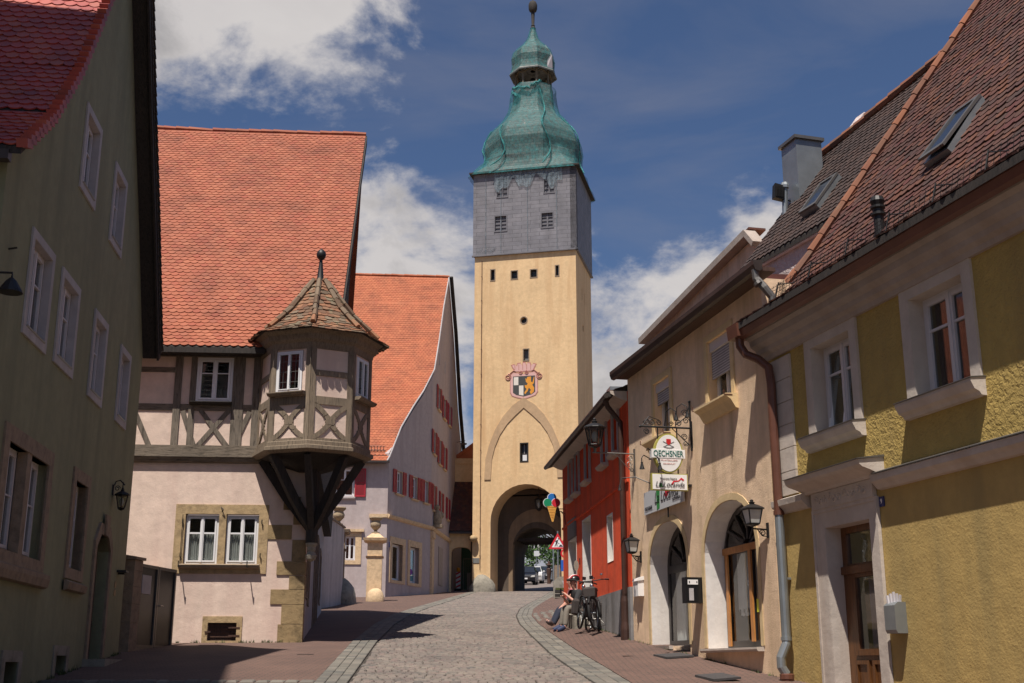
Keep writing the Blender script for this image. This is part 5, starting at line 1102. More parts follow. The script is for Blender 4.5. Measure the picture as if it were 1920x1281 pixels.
t = empty('street_lamp', (4.1,118,9.5), 'thin grey street lamp pole in front of the tree beyond the gate', 'street lamp'); mesh('pole', MB().tube([(3.75,110,gz(110)),(3.75,110,gz(110)+5.2)], [.07,.05], 8), 'zinc', t); mesh('lamp_head', MB().sphere((3.75,110,gz(110)+5.25), .2, 10, sq=(1,1,.5)), 'zinc', t)
t = empty('sign_post', (3.1,116,9.4), 'slim post with a small square sign beyond the parked cars', 'sign'); mesh('pole', MB().tube([(2.35,116,gz(116)),(2.35,116,gz(116)+3.0)], .04, 6), 'zinc', t); mesh('sign_face', MB().box(Fr((2.35,115.93),(1,0),side=1), -.25,.25,0,.03,gz(116)+2.4,gz(116)+2.9), 'sign_panel', t)
tag(mesh('carved_post', MB().lathe((3.15,104,gz(104)), [(.16,0),(.14,.5),(.2,.9),(.22,1.25),(.12,1.4),(.1,1.5),(.32,1.58),(.12,1.66),(.1,1.85),(.02,1.9)], 10), 'brown_wood'), 'brown carved post beside the last parked car', 'post')
t = empty('far_container', (5.2,109,9), 'low orange and blue containers at the far roadside', 'container'); F2 = Fr((4.5,101),(1,0),side=1); z = gz(101)
mesh('orange_box', MB().box(F2, -.4,1.2,-1,0,z,z+.75), 'beacon_yellow', t); mesh('blue_box', MB().box(F2, -.1,1.0,-1.6,-1.1,z,z+1.35), 'traffic_blue', t); mesh('brown_skip', MB().box(F2, -.9,1.4,-3.5,-1.8,z,z+1.7), 'brown_stone', t)

# ================================================================== RED HOUSE
R = Fr((2.35,24), (-.107,1), side=-1)
rh = empty('red_house', R.P(4,-3,2.2), 'orange-red rendered house with white windows and grey plinth', 'house')
ru = [(.92,1.46,5.98,6.93),(2.28,2.8,5.95,6.93),(4.5,5.05,5.92,6.86),(6.1,6.6,5.85,6.84),(7.25,7.7,5.85,6.82)]
rl = [(1.8,2.48,3.78,4.8)]; rd = [(4.56,5.78,2.3,5.08),(6.7,8.05,2.4,5.3)]
mb = MB(); mb.plate(R, rect(.0,9.0,3.14,7.05), [rect(*r) for r in ru+rl]+[rect(r[0],r[1],3.13,r[3]) for r in rd] if False else [rect(*r) for r in ru+rl], -.35, 0) if False else None
outl = [(0,3.12),(4.56,3.12),(4.56,5.08),(5.78,5.08),(5.78,3.12),(6.7,3.12),(6.7,5.3),(8.05,5.3),(8.05,3.12),(9.0,3.12),(9.0,7.05),(0,7.05)]
mb.plate(R, outl, [rect(*r) for r in ru+rl], -.35, 0); mb.box(R, .0, .3, -6, -.352, 1.5, 7.05); mb.box(R, 8.7, 9.0, -6, -.352, 1.5, 7.05); mb.box(R, .3, 8.7, -6, -5.7, 1.5, 7.05)
mesh('wall', mb, 'red_plaster', rh)
for a, b in ((0,4.56),(5.78,6.7),(8.05,9.0)): mesh('plinth', MB().box(R, a, b, -.3, .035, 1.4, 3.12), 'grey_plinth', rh)
for i, r in enumerate(ru):
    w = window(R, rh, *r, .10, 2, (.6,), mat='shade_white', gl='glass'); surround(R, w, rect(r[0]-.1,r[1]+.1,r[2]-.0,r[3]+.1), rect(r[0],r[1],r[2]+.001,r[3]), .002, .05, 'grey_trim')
    sill(R, w, r[0]-.14, r[1]+.14, r[2]-.09, r[2]-.002, .002, .16, 'pale_trim')
for i, r in enumerate(rl+rd):
    w = window(R, rh, r[0], r[1], r[2], r[3] if i < 2 else 4.8, .26, 1 if i else 2, (.62,), name='window' if i == 0 else 'shop_door')
    mesh('reveal', MB().plate(R, rect(r[0],r[1],r[2],r[3] if i < 2 else 4.8), [rect(r[0]+.03,r[1]-.03,r[2]+.001 if i == 0 else r[2]-.5,(r[3] if i < 2 else 4.8)-.03)] if i == 0 else [], -.255, .008) if i == 0 else MB().box(R, r[0], r[0]+.03, -.255, .01, r[2], r[3] if i < 2 else 4.8).box(R, r[1]-.03, r[1], -.255, .01, r[2], r[3] if i < 2 else 4.8).box(R, r[0]+.03, r[1]-.03, -.255, .01, (r[3] if i < 2 else 4.8)-.03, r[3] if i < 2 else 4.8), 'white_trim', w)
mb = MB().box(R, 6.7, 8.05, -.1, .03, 4.82, 5.3); p_ = mesh('old_shop_board', mb, 'grey_plinth', rh); p_['label'] = 'weathered grey panels over the far door'
mesh('step', MB().box(R, 6.6, 8.15, -.25, .12, 2.3, 2.85), 'grey_stone', rh); mesh('step', MB().box(R, 4.5, 5.85, -.25, .1, 2.3, 2.55), 'grey_stone', rh)
mb = MB().prism(R, [(.002,5.19),(.035,5.2),(.035,5.25),(.002,5.28)], .02, 8.98); mesh('string_course', mb, 'red_plaster', rh)
mb = MB().prism(R, [(.0,6.85),(.12,6.88),(.34,6.99),(.36,7.05),(.0,7.05)], -.02, 9.05); mesh('eaves_cornice', mb, 'pale_trim', rh)
tiles(R, [(-.43,7.0),(.0,7.16),(5.0,9.2)], lambda b: (-.02,9.3), 'roof_tiles', 'roof_brown', rh, ex=.2, tw=.19, seg=3)
mb = MB().tube([R.P(-.02,.43,6.95), R.P(9.3,.43,6.95)], .055, 8); mesh('gutter', mb, 'gutter_dark', rh)
mb = MB().tube([R.P(.18,.42,6.9), R.P(.2,.36,6.75), R.P(.24,.1,6.45), R.P(.24,.09,5.0), R.P(.24,.09,3.0), R.P(.26,.1,2.9)], .055, 8); mb.lathe(R.P(.25,.1,1.95), [(.09,0),(.09,.35),(.075,.5),(.075,.9),(.06,1.0)], 10); mesh('downpipe', mb, 'gutter_brown', rh)
mesh('chimney', MB().box(R, 7.3, 7.75, -1.6, -1.1, 7.4, 8.75).box(R, 7.25, 7.8, -1.65, -1.05, 8.75, 8.85), 'zinc', rh)
mb = MB(); p = R.perp(5.78-.0); p_ = empty('round_sign', R.P(6.1,.3,4.2), 'grey round-edged plate sticking out between the two doors of the red house', 'sign'); mesh('plate', MB().plate(R.perp(6.2), oval(.10,4.02,.06,.13,16), (), -.02, .02), 'grey_stone', p_); mesh('arm', MB().box(R.perp(6.2), -.02, .02, -.02, .02, 4.05, 4.2), 'iron', p_)
# ice cream sign
p = R.perp(8.55); t = empty('ice_cream_sign', R.P(8.55,0,5.3), 'hanging ice cream cone sign with blue, green and red scoops on the red house', 'sign')
mesh('cone', MB().plate(p, [(.24,5.79),(.50,5.79),(.37,5.37),(.33,5.37)], (), -.03, .03), 'cone', t); mb = MB()
for k in range(5): mb.beam(p, (.26+.05*k*.9,5.78), (.34+.01*k,5.42+.02*k), .007, -.032, .032)
for k in range(5): z = 5.76-.07*k; mb.box(p, .25+.018*k+.005, .49-.022*k-.005, -.033, .033, z-.004, z+.004)
mesh('waffle_lines', mb, 'cone_line', t)
for c, m, k in (((.365,6.02),'ice_blue',0),((.48,5.88),'ice_green',1),((.26,5.88),'ice_red',2)): mesh('scoop_rim', MB().plate(p, oval(*c,.125,.125,22), (), -.02-.004*k, .02+.004*k), 'white_paint', t); mesh('scoop', MB().plate(p, oval(*c,.11,.11,22), (), -.026-.004*k, .026+.004*k), m, t)
mb = MB().tube([p.P(0,0,5.72), p.P(.24,0,5.72)], .012, 5); mb.tube([p.P(0,0,5.58), p.P(.12,0,5.66), p.P(.24,0,5.62)], .01, 5); mb.tube([p.P(0,0,5.3), p.P(.03,0,5.55), p.P(.13,0,5.66)], .01, 5); mesh('bracket', mb, 'iron', t)
# roadworks sign
t = empty('roadworks_sign', (2.2,58,4.7), 'red-edged triangular roadworks warning sign with a digging man', 'road sign'); F2 = Fr((2.19,58),(1,-.03),side=1); z0, z1, hw = 7.04, 7.8, .435
mesh('pole', MB().tube([F2.P(0,-.06,4.6), F2.P(0,-.06,7.9)], .035, 8), 'zinc', t); b = mesh('sign_face', MB().plate(F2, [(-hw,z0),(hw,z0),(0,z1)], (), 0, .02), 'white_enamel', t)
mesh('red_border', MB().plate(F2, [(-hw,z0),(hw,z0),(0,z1)], [[(-hw+.14,z0+.08),(hw-.14,z0+.08),(0,z1-.17)]], .021, .026), 'traffic_red', b)
mb = MB().plate(F2, oval(.045,7.52,.035,.035,10), (), .021, .026); mb.beam(F2, (-.0,7.46), (-.07,7.32), .06, .021, .026); mb.beam(F2, (-.06,7.33), (-.14,7.16), .035, .021, .027); mb.beam(F2, (-.05,7.33), (-.03,7.16), .035, .021, .028); mb.beam(F2, (.0,7.46), (-.12,7.40), .03, .021, .029); mb.beam(F2, (-.12,7.42), (.08,7.28), .018, .021, .03); mb.plate(F2, [(.03,7.15),(.26,7.15),(.15,7.26)], (), .021, .026)
mesh('digging_man', mb, 'ink', b)
t = empty('information_signs', (2.95,66,5.4), 'red and blue notices on a post behind the roadworks sign', 'sign'); F2 = Fr((2.95,66),(1,-.05),side=1); mesh('pole', MB().tube([F2.P(0,-.05,5.2), F2.P(0,-.05,8.4)], .035, 8), 'zinc', t)
mesh('red_ring_sign', MB().plate(F2, oval(-.05,7.55,.26,.26,20), [oval(-.05,7.55,.17,.17,20)], 0, .02), 'traffic_red', t); mesh('red_ring_sign', MB().plate(F2, oval(-.05,8.1,.2,.2,20), [oval(-.05,8.1,.12,.12,20)], 0, .02), 'traffic_red', t); mesh('blue_sign', MB().plate(F2, rect(-.3,.2,6.6,7.2), (), 0, .02), 'traffic_blue', t)
t = empty('stone_trough', (2.6,57.5,4.6), 'round-topped stone block beside the street at the far end of the red house', 'stone'); F2 = Fr((1.95,57.6),(1,-.02),side=1)
mesh('block', MB().plate(F2, [(.0,4.7),(1.2,4.7),(1.2,5.55),(.6,5.75),(.2,5.68),(.0,5.5)], (), -.7, 0), 'grey_stone', t); mesh('white_stain', MB().plate(F2, [(.45,5.0),(.56,5.0),(.6,5.35),(.72,5.5),(.4,5.52),(.48,5.35)], (), .001, .004), 'grey_trim', t)
t = empty('wooden_crate', (2.3,55.5,4.5), 'low dark slatted crate with moss on top in front of the stone block', 'crate'); F2 = Fr((1.95,55.4),(1,-.02),side=1); mb = MB()
for k in range(3): mb.box(F2, 0, 1.1, -.6, 0, 4.52+.17*k, 4.62+.17*k)
for u in (.02,.98): mb.box(F2, u, u+.1, -.58, -.02, 4.4, 4.52)
mesh('slats', mb, 'dark_timber', t); mesh('moss_top', MB().box(F2, .02, 1.08, -.58, -.02, 4.97, 5.06), 'moss', t)

# ================================================================== CREAM HOUSE (inn)
C = Fr((3.8,17.5), (-.223,1), side=-1)
ch = empty('cream_house', C.P(3,-3,1.6), 'cream rendered inn with two arched openings and roller shutters', 'house')
ca1 = [(3.56,1.2),(4.40,1.2),(4.40,1.95),(5.54,1.95)]; a1 = arch(3.56,5.54,1.95,3.28,4.15,2.3); a1 = ca1[:3]+[(5.54,1.95)]+a1[2:]; a2 = arch(.64,2.76,1.88,3.25,4.16,2.3)
cw = [(1.24,2.22,5.80,6.90),(4.10,4.98,5.72,6.80)]
mb = MB(); mb.plate(C, rect(-.02,6.6,1.0,7.35), [a1, a2]+[rect(*r) for r in cw], -.4, 0); shell(mb, C, -.02, 6.6, 1.0, 7.3, 5.0); mesh('wall', mb, 'cream_plaster', ch)
mb = MB()
for a, z0, (c0, c1) in ((a1,1.95,(3.56,5.54)),(a2,1.88,(.64,2.76))):
    inner = arch(c0,c1,z0+.02,3.28 if c0 > 3 else 3.25,4.15 if c0 > 3 else 4.16,2.3); o_ = arch(c0-.11,c1+.11,z0+.02,3.28 if c0 > 3 else 3.25,4.27,2.3)
    mb.plate(C, o_[1:]+[o_[0]], [], .002, .012) if False else mb.plate(C, [o_[1]]+o_[2:]+[o_[0],inner[0]]+inner[:1:-1]+[inner[1]], (), .002, .014)
mesh('arch_trim', mb, 'yellow_trim', ch)
# white-painted reveals inside the arches
def reveal(F, pts, w0, w1, t=.018):
    mb = MB(); n = len(pts)
    for i in range(n-1):
        a, b = pts[i], pts[i+1]; mb.add([F.P(a[0],w1,a[1]),F.P(b[0],w1,b[1]),F.P(b[0],w0,b[1]),F.P(a[0],w0,a[1])], [(0,1,2,3)])
    return mb
def shrink(pts, c, k): return [(c[0]+(u-c[0])*k, c[1]+(z-c[1])*k) for u, z in pts]
r2_ = shrink(arch(.64,2.76,1.88,3.25,4.16,2.3)[1:], (1.7,3.0), .993); r2_ += [(r2_[-1][0],1.9)]; mesh('arch_reveal', reveal(C, r2_, -.39, -.004), 'white_trim', ch)
r1_ = shrink(arch(3.56,5.54,1.95,3.28,4.15,2.3)[1:], (4.55,3.0), .993); r1_ = [(r1_[0][0],1.4)]+r1_[1:]+[(r1_[-1][0],1.97)]; mesh('arch_reveal', reveal(C, r1_, -.39, -.004), 'white_trim', ch)
def fan(F, c, r, rz_, w, n=4, mat='dark_frame', par=None):
    mb = MB()
    for k in range(1, n): a = pi*k/n; mb.beam(F, (c[0]+.18*r*cos(a), c[1]+.12*rz_*sin(a)), (c[0]+r*cos(a)*.98, c[1]+rz_*sin(a)*.98), .05, w-.03, w+.01)
    return mb
w = -.34                               # right arch: shop window
aw = mesh('arched_window', MB().plate(C, arch(.66,2.74,1.9,3.25,4.14,2.3), [rect(.80,1.60,2.0,3.38), rect(1.72,2.60,2.0,3.38), arch(.76,2.64,3.5,3.52,4.05,2.0)], w-.05, w), 'dark_frame', ch)
mb = MB(); mb.box(C, 1.61, 1.71, w+.001, w+.03, 1.98, 3.40); mb.box(C, .68, 2.72, w+.001, w+.04, 3.385, 3.49); mb.box(C, 2.55, 2.65, w+.001, w+.03, 1.92, 3.38); mesh('orange_frame', mb, 'orange_wood', aw)
fb = fan(C, (1.7,3.5), .96, .56, w+.015, 6); mesh('fan_bars', fb, 'dark_frame', aw)
mesh('pane', MB().add([C.P(.7,w-.02,1.95),C.P(2.7,w-.02,1.95),C.P(2.7,w-.02,4.1),C.P(.7,w-.02,4.1)], [(0,1,2,3)]), 'glass_clear', aw)
mb = MB(); V = []; n = 34
for i in range(n+1):
    t_ = i/n; u = 2.55-.72*t_
    zb = 2.45+.06*sin(i*.8); 
    V += [C.P(u, w-.16+.03*sin(i*1.6), zb), C.P(u, w-.16+.025*sin(i*1.6+.5), 3.4)]
mb.add(V, [(2*i,2*i+2,2*i+3,2*i+1) for i in range(n)]); V = []
for i in range(13): u = 1.5-.10*i/12*1; V += [C.P(u-.0, w-.16+.03*sin(i*1.6), 2.2), C.P(u, w-.16, 3.4)]
mesh('curtain', mb, 'curtain', aw, smooth=True)
mb = MB(); mb.box(C, 1.36,1.52,w-.05,w-.045,2.55,2.82); mb.box(C, 1.08,1.24,w-.05,w-.045,2.78,3.1); mb.box(C, .86,1.02,w-.05,w-.045,2.5,2.78); mesh('notice', mb, 'sign_panel', aw); mesh('yellow_notice', MB().box(C, 1.34,1.55,w-.018,w-.014,2.42,2.62), 'yellow_paper', aw); mesh('notice', MB().box(C, 1.06,1.26,w-.018,w-.014,2.44,2.68), 'white_paint', aw)
mesh('room_darkness', MB().box(C, .4,3.0,-2.2,-2.1,1.4,4.6).box(C,.4,.5,-2.1,-.42,1.4,4.6).box(C,2.9,3.0,-2.1,-.42,1.4,4.6).box(C,.5,2.9,-2.1,-.42,4.5,4.6).box(C,.5,2.9,-2.1,-.42,1.4,1.5), 'dark_room', aw)
mb = MB().prism(C, [(-.33,1.82),(.10,1.82),(.12,1.85),(.12,1.88),(-.33,1.895)], .56, 2.84); mesh('sill', mb, 'pale_trim', aw)
w = -.34                               # left arch: door and side light
ad = mesh('arched_door_frame', MB().plate(C, [(3.58,1.5),(4.38,1.5),(4.38,1.97)]+arch(3.58,5.52,1.97,3.28,4.13,2.3)[1:2]+arch(3.58,5.52,1.97,3.28,4.13,2.3)[2:], [rect(3.66,4.26,1.62,3.28), rect(4.44,5.42,2.06,3.28), arch(3.7,5.4,3.42,3.44,4.03,2.0)], w-.05, w), 'dark_frame', ch)
mesh('fan_bars', fan(C, (4.55,3.42), .86, .58, w+.015, 5), 'dark_frame', ad)
mesh('pane', MB().add([C.P(3.6,w-.02,1.6),C.P(5.5,w-.02,1.6),C.P(5.5,w-.02,4.1),C.P(3.6,w-.02,4.1)], [(0,1,2,3)]), 'glass_clear', ad)
d = mesh('door_leaf', MB().plate(C, rect(3.67,4.25,1.63,3.27), [rect(3.77,4.15,2.1,3.17)], w+.001, w+.04), 'dark_frame', ad); mesh('door_handle', MB().tube([C.P(4.18,w+.04,2.75), C.P(4.18,w+.09,2.7), C.P(4.18,w+.09,2.4), C.P(4.18,w+.04,2.35)], .014), 'orange_wood', d)
mb = MB(); V = []
for i in range(25): u = 5.42-.42*i/24; V += [C.P(u, w-.14+.03*sin(i*1.7), 2.02), C.P(u, w-.14+.025*sin(i*1.7+.4), 3.3)]
mb.add(V, [(2*i,2*i+2,2*i+3,2*i+1) for i in range(24)]); mesh('curtain', mb, 'curtain', ad, smooth=True)
mesh('room_darkness', MB().box(C, 3.2,5.9,-2.2,-2.1,1.3,4.6).box(C,3.2,3.3,-2.1,-.42,1.3,4.6).box(C,5.8,5.9,-2.1,-.42,1.3,4.6).box(C,3.3,5.8,-2.1,-.42,4.5,4.6).box(C,3.3,5.8,-2.1,-.42,1.3,1.4), 'dark_room', ad)
mesh('sill', MB().prism(C, [(-.33,1.9),(.07,1.9),(.08,1.96),(-.33,1.965)], 4.42, 5.62), 'pale_trim', ad); mesh('threshold', MB().box(C, 3.5, 4.44, -.36, .16, 1.35, 1.6), 'pale_trim', ad)
mesh('step_stone', MB().box(C, 3.28, 3.52, .0, .16, 1.45, 1.66), 'yellow_trim', ch)
for i, r in enumerate(cw):
    k = .42 if i == 0 else .62
    w = window(C, ch, *r, .14, 2 if i else 2, (), mat='shade_white', gl='glass'); surround(C, w, rect(r[0]-.12,r[1]+.12,r[2]-.02,r[3]+.12), rect(*r), .002, .03, 'yellow_trim')
    zc = r[2]+(r[3]-r[2])*k; s_ = mesh('roller_shutter', MB().box(C, r[0]+.01, r[1]-.01, -.09, -.06, zc, r[3]-.15), 'roller', w); mesh('shutter_box', MB().box(C, r[0]+.005, r[1]-.005, -.13, -.03, r[3]-.17, r[3]-.005), 'shade_white', w)
    mesh('sill', MB().prism(C, [(.002,r[2]-.26),(.05,r[2]-.25),(.13,r[2]-.12),(.22,r[2]-.06),(.22,r[2]-.03),(.002,r[2]-.015)], r[0]-.2, r[1]+.2), 'yellow_trim', w)
    mb = MB()
    for u in (r[0]-.2, r[1]+.2): mb.tube([C.P(u,.1,r[2]-.05), C.P(u,.24,r[2]-.05), C.P(u,.24,r[2]+.02)], .01, 5)
    mesh('flower_box_hooks', mb, 'brown_metal', w)
mb = MB().box(C, -.55, 6.62, .0, .23, 7.28, 7.34); mesh('eaves_soffit', mb, 'brown_wood', ch)
mb = MB().prism(C, [(.22,7.29),(.27,7.26),(.33,7.28),(.36,7.36),(.36,7.43),(.22,7.43)], -.58, 6.66); mesh('gutter', mb, 'gutter_dark', ch)
plain_roof(C, [(-.24,7.44),(.8,7.50),(4.8,7.6)], .1, 6.6, 'roof_brown', ch)
mb = MB().tube([C.P(-.5,.30,7.30), C.P(-.5,.29,7.16), C.P(-.58,.2,7.0), C.P(-.6,.10,6.86), C.P(-.6,.08,6.62)], .06, 10)
for w_, z in ((.3,7.07),(.08,6.75)): mb.tube([C.P(-.545 if z > 7 else -.6,w_,z+.02), C.P(-.56 if z > 7 else -.6,w_-.02,z-.02)], .07, 10)
mesh('downpipe', mb, 'dull_metal', ch)
# bracket sign
p = C.perp(3.1); t = empty('inn_bracket_sign', C.P(3.1,0,4.5), 'wrought-iron bracket with the oval brewery sign and the white restaurant board', 'sign'); mb = MB()
mb.tube([p.P(.02,0,5.2), p.P(.03,0,6.06)], .017, 6); mb.sphere(p.P(.03,0,6.07), .025, 8); mb.tube([p.P(0,0,5.6), p.P(.93,0,5.6)], .018, 6); mb.sphere(p.P(.94,0,5.6), .028, 8)
mb.box(p, -.01, .02, -.03, .03, 5.25, 5.72)
for cu, cz, r, a0, sg in ((.12,5.86,.07,0,1),(.1,5.73,.06,pi,-1),(.24,5.68,.06,0,1),(.73,5.69,.06,pi,1),(.83,5.69,.055,0,-1),(.83,5.51,.055,0,1),(.14,5.44,.06,0,1),(.12,5.33,.05,pi,1),(.6,5.67,.05,0,1),(.38,5.66,.045,pi,-1)): mb.tube(scroll(p, cu, cz, r, 1.5, a0, sg, 16), .008, 5)
mb.tube([p.P(.04,0,5.98), p.P(.12,0,5.78), p.P(.3,0,5.64)], .009, 5); mb.tube([p.P(.05,0,5.3), p.P(.18,0,5.42), p.P(.36,0,5.58)], .009, 5); mb.tube([p.P(.9,0,5.62), p.P(.78,0,5.78), p.P(.6,0,5.72)], .008, 5)
for u in (.28,.63): mb.tube([p.P(u,0,5.6), p.P(u,0,4.5)], .013, 6)
mb.tube([p.P(.7,0,5.15), p.P(.82,0,5.22), p.P(.84,0,5.18)], .012, 5)
mesh('wrought_iron_bracket', mb, 'iron', t)
b = mesh('brewery_sign', MB().plate(p, oval(.455,5.14,.262,.345,36), (), -.045, .045), 'olive', t); mesh('sign_face', MB().plate(p, oval(.455,5.14,.235,.318,36), (), -.052, .052), 'white_enamel', b)
bb = mesh('name_band', MB().box(p, .165, .765, -.058, .058, 5.055, 5.205), 'white_enamel', t)
writing('OECHSNER', p, .465, 5.130, .54, .061, 'sign_green', t, bold=.012, height=.105, name='lettering_oechsner'); 
writing('PRIVATBRAUEREI', p, .455, 5.015, .30, .054, 'shield_pink', t, name='small_lettering'); writing('OCHSENFURT', p, .455, 4.955, .22, .054, 'shield_pink', t, name='small_lettering')
mb = MB().plate(p, [(.415,5.385),(.495,5.385),(.498,5.32),(.455,5.275),(.412,5.32)], (), .053, .057); mesh('crest', mb, 'sign_red', b); mb = MB().beam(p, (.355,5.34), (.54,5.25), .011, .053, .056); mb.beam(p, (.555,5.34), (.37,5.25), .011, .053, .0565); mb.strip(p, [(.36,5.255),(.405,5.235),(.455,5.23),(.505,5.235),(.55,5.255)], .011, .053, .058); mesh('crest_tools', mb, 'grey_frame', b)
t2 = mesh('restaurant_board', MB().box(p, .125, .775, -.035, .035, 4.50, 4.79), 'olive', t); mesh('board_face', MB().box(p, .14, .76, -.04, .04, 4.515, 4.775), 'white_enamel', t2)
def locanda(F, u0, u1, z0, z1, w, par, th=.0):
    W_ = u1-u0; H = z1-z0; rt = Vector((-F.n[0],-F.n[1],0)).cross(Vector((0,0,1))); sg = 1 if rt.dot(Vector((F.d[0],F.d[1],0))) > 0 else -1; X = lambda k: (u0+W_*k) if sg > 0 else (u1-W_*k); Z = lambda k: z0+H*k
    mesh('green_italy_mark', MB().plate(F, [(X(.17),Z(.36)),(X(.26),Z(.40)),(X(.27),Z(.2)),(X(.32),Z(.14)),(X(.18),Z(.12))], (), w, w+.003), 'leaf_green', par)
    mesh('red_italy_mark', MB().plate(F, [(X(.53),Z(.34)),(X(.60),Z(.58)),(X(.76),Z(.62)),(X(.84),Z(.82)),(X(.93),Z(.68)),(X(.89),Z(.58)),(X(.84),Z(.70)),(X(.76),Z(.55)),(X(.62),Z(.50)),(X(.585),Z(.30))], (), w, w+.003), 'ice_red', par)
    writing('La Locanda', F, X(.5), Z(.34), W_*.86, w+.006, 'ink', par, shear=.3, bold=-.008, height=H*.36, name='lettering_la_locanda'); writing('Ristorante Pizzeria', F, X(.46), Z(.74), W_*.5, w+.006, 'ink', par, name='small_lettering')
locanda(p, .15, .75, 4.52, 4.77, .042, t)
for (a, bq, c) in (((.5,5.62),(.42,5.86),(.34,5.80)),((.80,5.02),(.93,5.02),(.98,4.93)),((.66,4.98),(.70,5.02),(.66,4.93)),((.3,5.62),(.2,5.95),(.13,5.86)),): 
    mb = MB().tube([p.P(a[0],.0,a[1]), p.P(a[0]-.02,.05,bq[1]), p.P(bq[0],.1,bq[1]+.06), p.P(c[0],.14,bq[1]), p.P(c[0],.15,c[1])], .009, 6); mb.lathe(p.P(c[0],.15,c[1]-.1), [(.045,0),(.03,.05),(.018,.1),(.02,.12)], 10); mesh('spotlight', mb, 'iron', t)
t = empty('restaurant_wall_sign', C.P(4.5,0,4.4), 'white restaurant board fixed flat on the cream wall behind the hanging sign', 'sign'); b = mesh('board', MB().box(C, 3.46, 5.55, .04, .075, 4.38, 4.80), 'sign_panel', t); Cw = C
rtu = lambda k: 5.55-2.09*k
mesh('green_italy_mark', MB().plate(C, [(rtu(.34),4.80),(rtu(.43),4.80),(rtu(.42),4.42),(rtu(.35),4.39)], (), .076, .079), 'leaf_green', t); mesh('red_italy_mark', MB().plate(C, [(rtu(.55),4.62),(rtu(.62),4.78),(rtu(.72),4.74),(rtu(.68),4.66),(rtu(.60),4.55)], (), .076, .079), 'ice_red', t)
writing('La Locanda', C, rtu(.6), 4.62, 1.25, .082, 'ink', t, shear=.3, bold=-.008, height=.2, name='lettering_la_locanda'); writing('OECHSNER', C, rtu(.13), 4.48, .42, .082, 'ink', t, height=.07, name='small_lettering'); writing('RISTORANTE', C, rtu(.85), 4.48, .4, .082, 'ink', t, name='small_lettering')
mesh('sign_stays', MB().tube([C.P(4.3,.05,4.38), C.P(4.3,.05,4.2)], .015, 5).box(C, 3.2, 3.46, .0, .05, 4.6, 4.64), 'iron', t)
for u in (5.3,): mb = MB().tube([C.P(u,.0,4.95), C.P(u+.2,.25,5.1), C.P(u+.3,.5,5.08), C.P(u+.1,.6,4.9)], .011, 6); mb.lathe(C.P(u+.1,.6,4.82), [(.04,0),(.025,.05),(.015,.1)], 10); tag(mesh('sign_spotlight', mb, 'iron'), 'black gooseneck spotlight reaching out over the flat restaurant board', 'spotlight')
for u, rt_, rb_, z, lab in ((.2,.155,.105,3.62,'black wall lantern with milky panes beside the wooden-framed arch'),(6.02,.145,.10,3.73,'black wall lantern with milky panes by the edge of the red house')):
    p = C.perp(u); t = empty('wall_lantern', C.P(u,0,z), lab, 'lantern', 'wall lanterns'); q = .24 if u < 1 else .19; mb = MB().box(p, 0, .02, -.03, .03, z-.2, z+.02); mb.tube([p.P(0,0,z-.08), p.P(q,0,z-.07), p.P(q,0,z-.02)], .013, 6); mb.tube(scroll(p, .09, z-.13, .05, 1.3, 0, 1, 14), .008, 5); mb.tube([p.P(.02,0,z-.18), p.P(.1,0,z-.17), p.P(.17,0,z-.08)], .008, 5); mesh('bracket', mb, 'iron', t)
    lantern(t, p.P(q,0,z), rt_, rb_, .21, 4, phase=pi/4+.3, frost='panel', roof=.45)
p = C.perp(6.25); t = empty('street_lantern', C.P(6.25,0,5.7), 'large six-sided street lantern on a long iron arm over the red house', 'lantern'); mb = MB().box(p, -.01, .02, -.03, .03, 5.22, 5.78); mb.tube([p.P(0,0,5.68), p.P(.88,0,5.68)], .014, 6); mb.tube([p.P(.82,0,5.68), p.P(.82,0,5.8)], .03, 8)
for cu, cz, r, a0, sg in ((.1,5.6,.06,0,-1),(.12,5.48,.06,pi,1),(.08,5.36,.05,0,1)): mb.tube(scroll(p, cu, cz, r, 1.4, a0, sg, 14), .008, 5)
mb.tube([p.P(.02,0,5.3), p.P(.2,0,5.45), p.P(.35,0,5.62), p.P(.5,0,5.68)], .008, 5); mesh('bracket', mb, 'dull_metal', t); lantern(t, p.P(.82,0,5.83), .19, .12, .34, 6, roof=.35)
p = C.perp(2.95); t = empty('menu_case', C.P(2.95,0,2.6), 'black display case with a small white plate jutting from the cream wall', 'display case'); b = mesh('case', MB().box(p, .0, .30, -.12, .05, 2.62, 3.04), 'black_box', t); mesh('name_plate', MB().box(p, .08, .26, .051, .056, 2.92, 3.0), 'white_enamel', b); mesh('case_window', MB().box(p, .16, .24, .051, .054, 2.66, 2.86), 'grey_trim', b)
for u in (.1,.23): mb = MB().plate(p, oval(u,2.96,.01,.02,8), (), .057, .059); mesh('plate_mark', mb, 'ink', b)
t = empty('white_letterbox', C.P(6.0,0,2.9), 'small white letterbox near the red house corner', 'letterbox'); b = mesh('box', MB().box(C, 5.92, 6.2, .0, .12, 2.9, 3.2), 'white_enamel', t); mesh('lid', MB().prism(C, [(.0,3.2),(.14,3.18),(.12,3.23),(.0,3.27)], 5.9, 6.22), 'white_enamel', t)
def mat_(name, F, u0, u1, w0, w1, z, lab): return tag(mesh(name, MB().hexa([F.P(u0,w0,z),F.P(u1,w0,z+(u1-u0)*.075),F.P(u1,w1,z-.03+(u1-u0)*.075),F.P(u0,w1,z-.03),F.P(u0,w0,z+.03),F.P(u1,w0,z+.03+(u1-u0)*.075),F.P(u1,w1,z+(u1-u0)*.075),F.P(u0,w1,z)]), 'mat_rubber'), lab, 'doormat')
mat_('doormat', C, 3.1, 3.75, .12, .6, rz(2.85,20.7)-.005, 'dark rubber doormat outside the inn door')
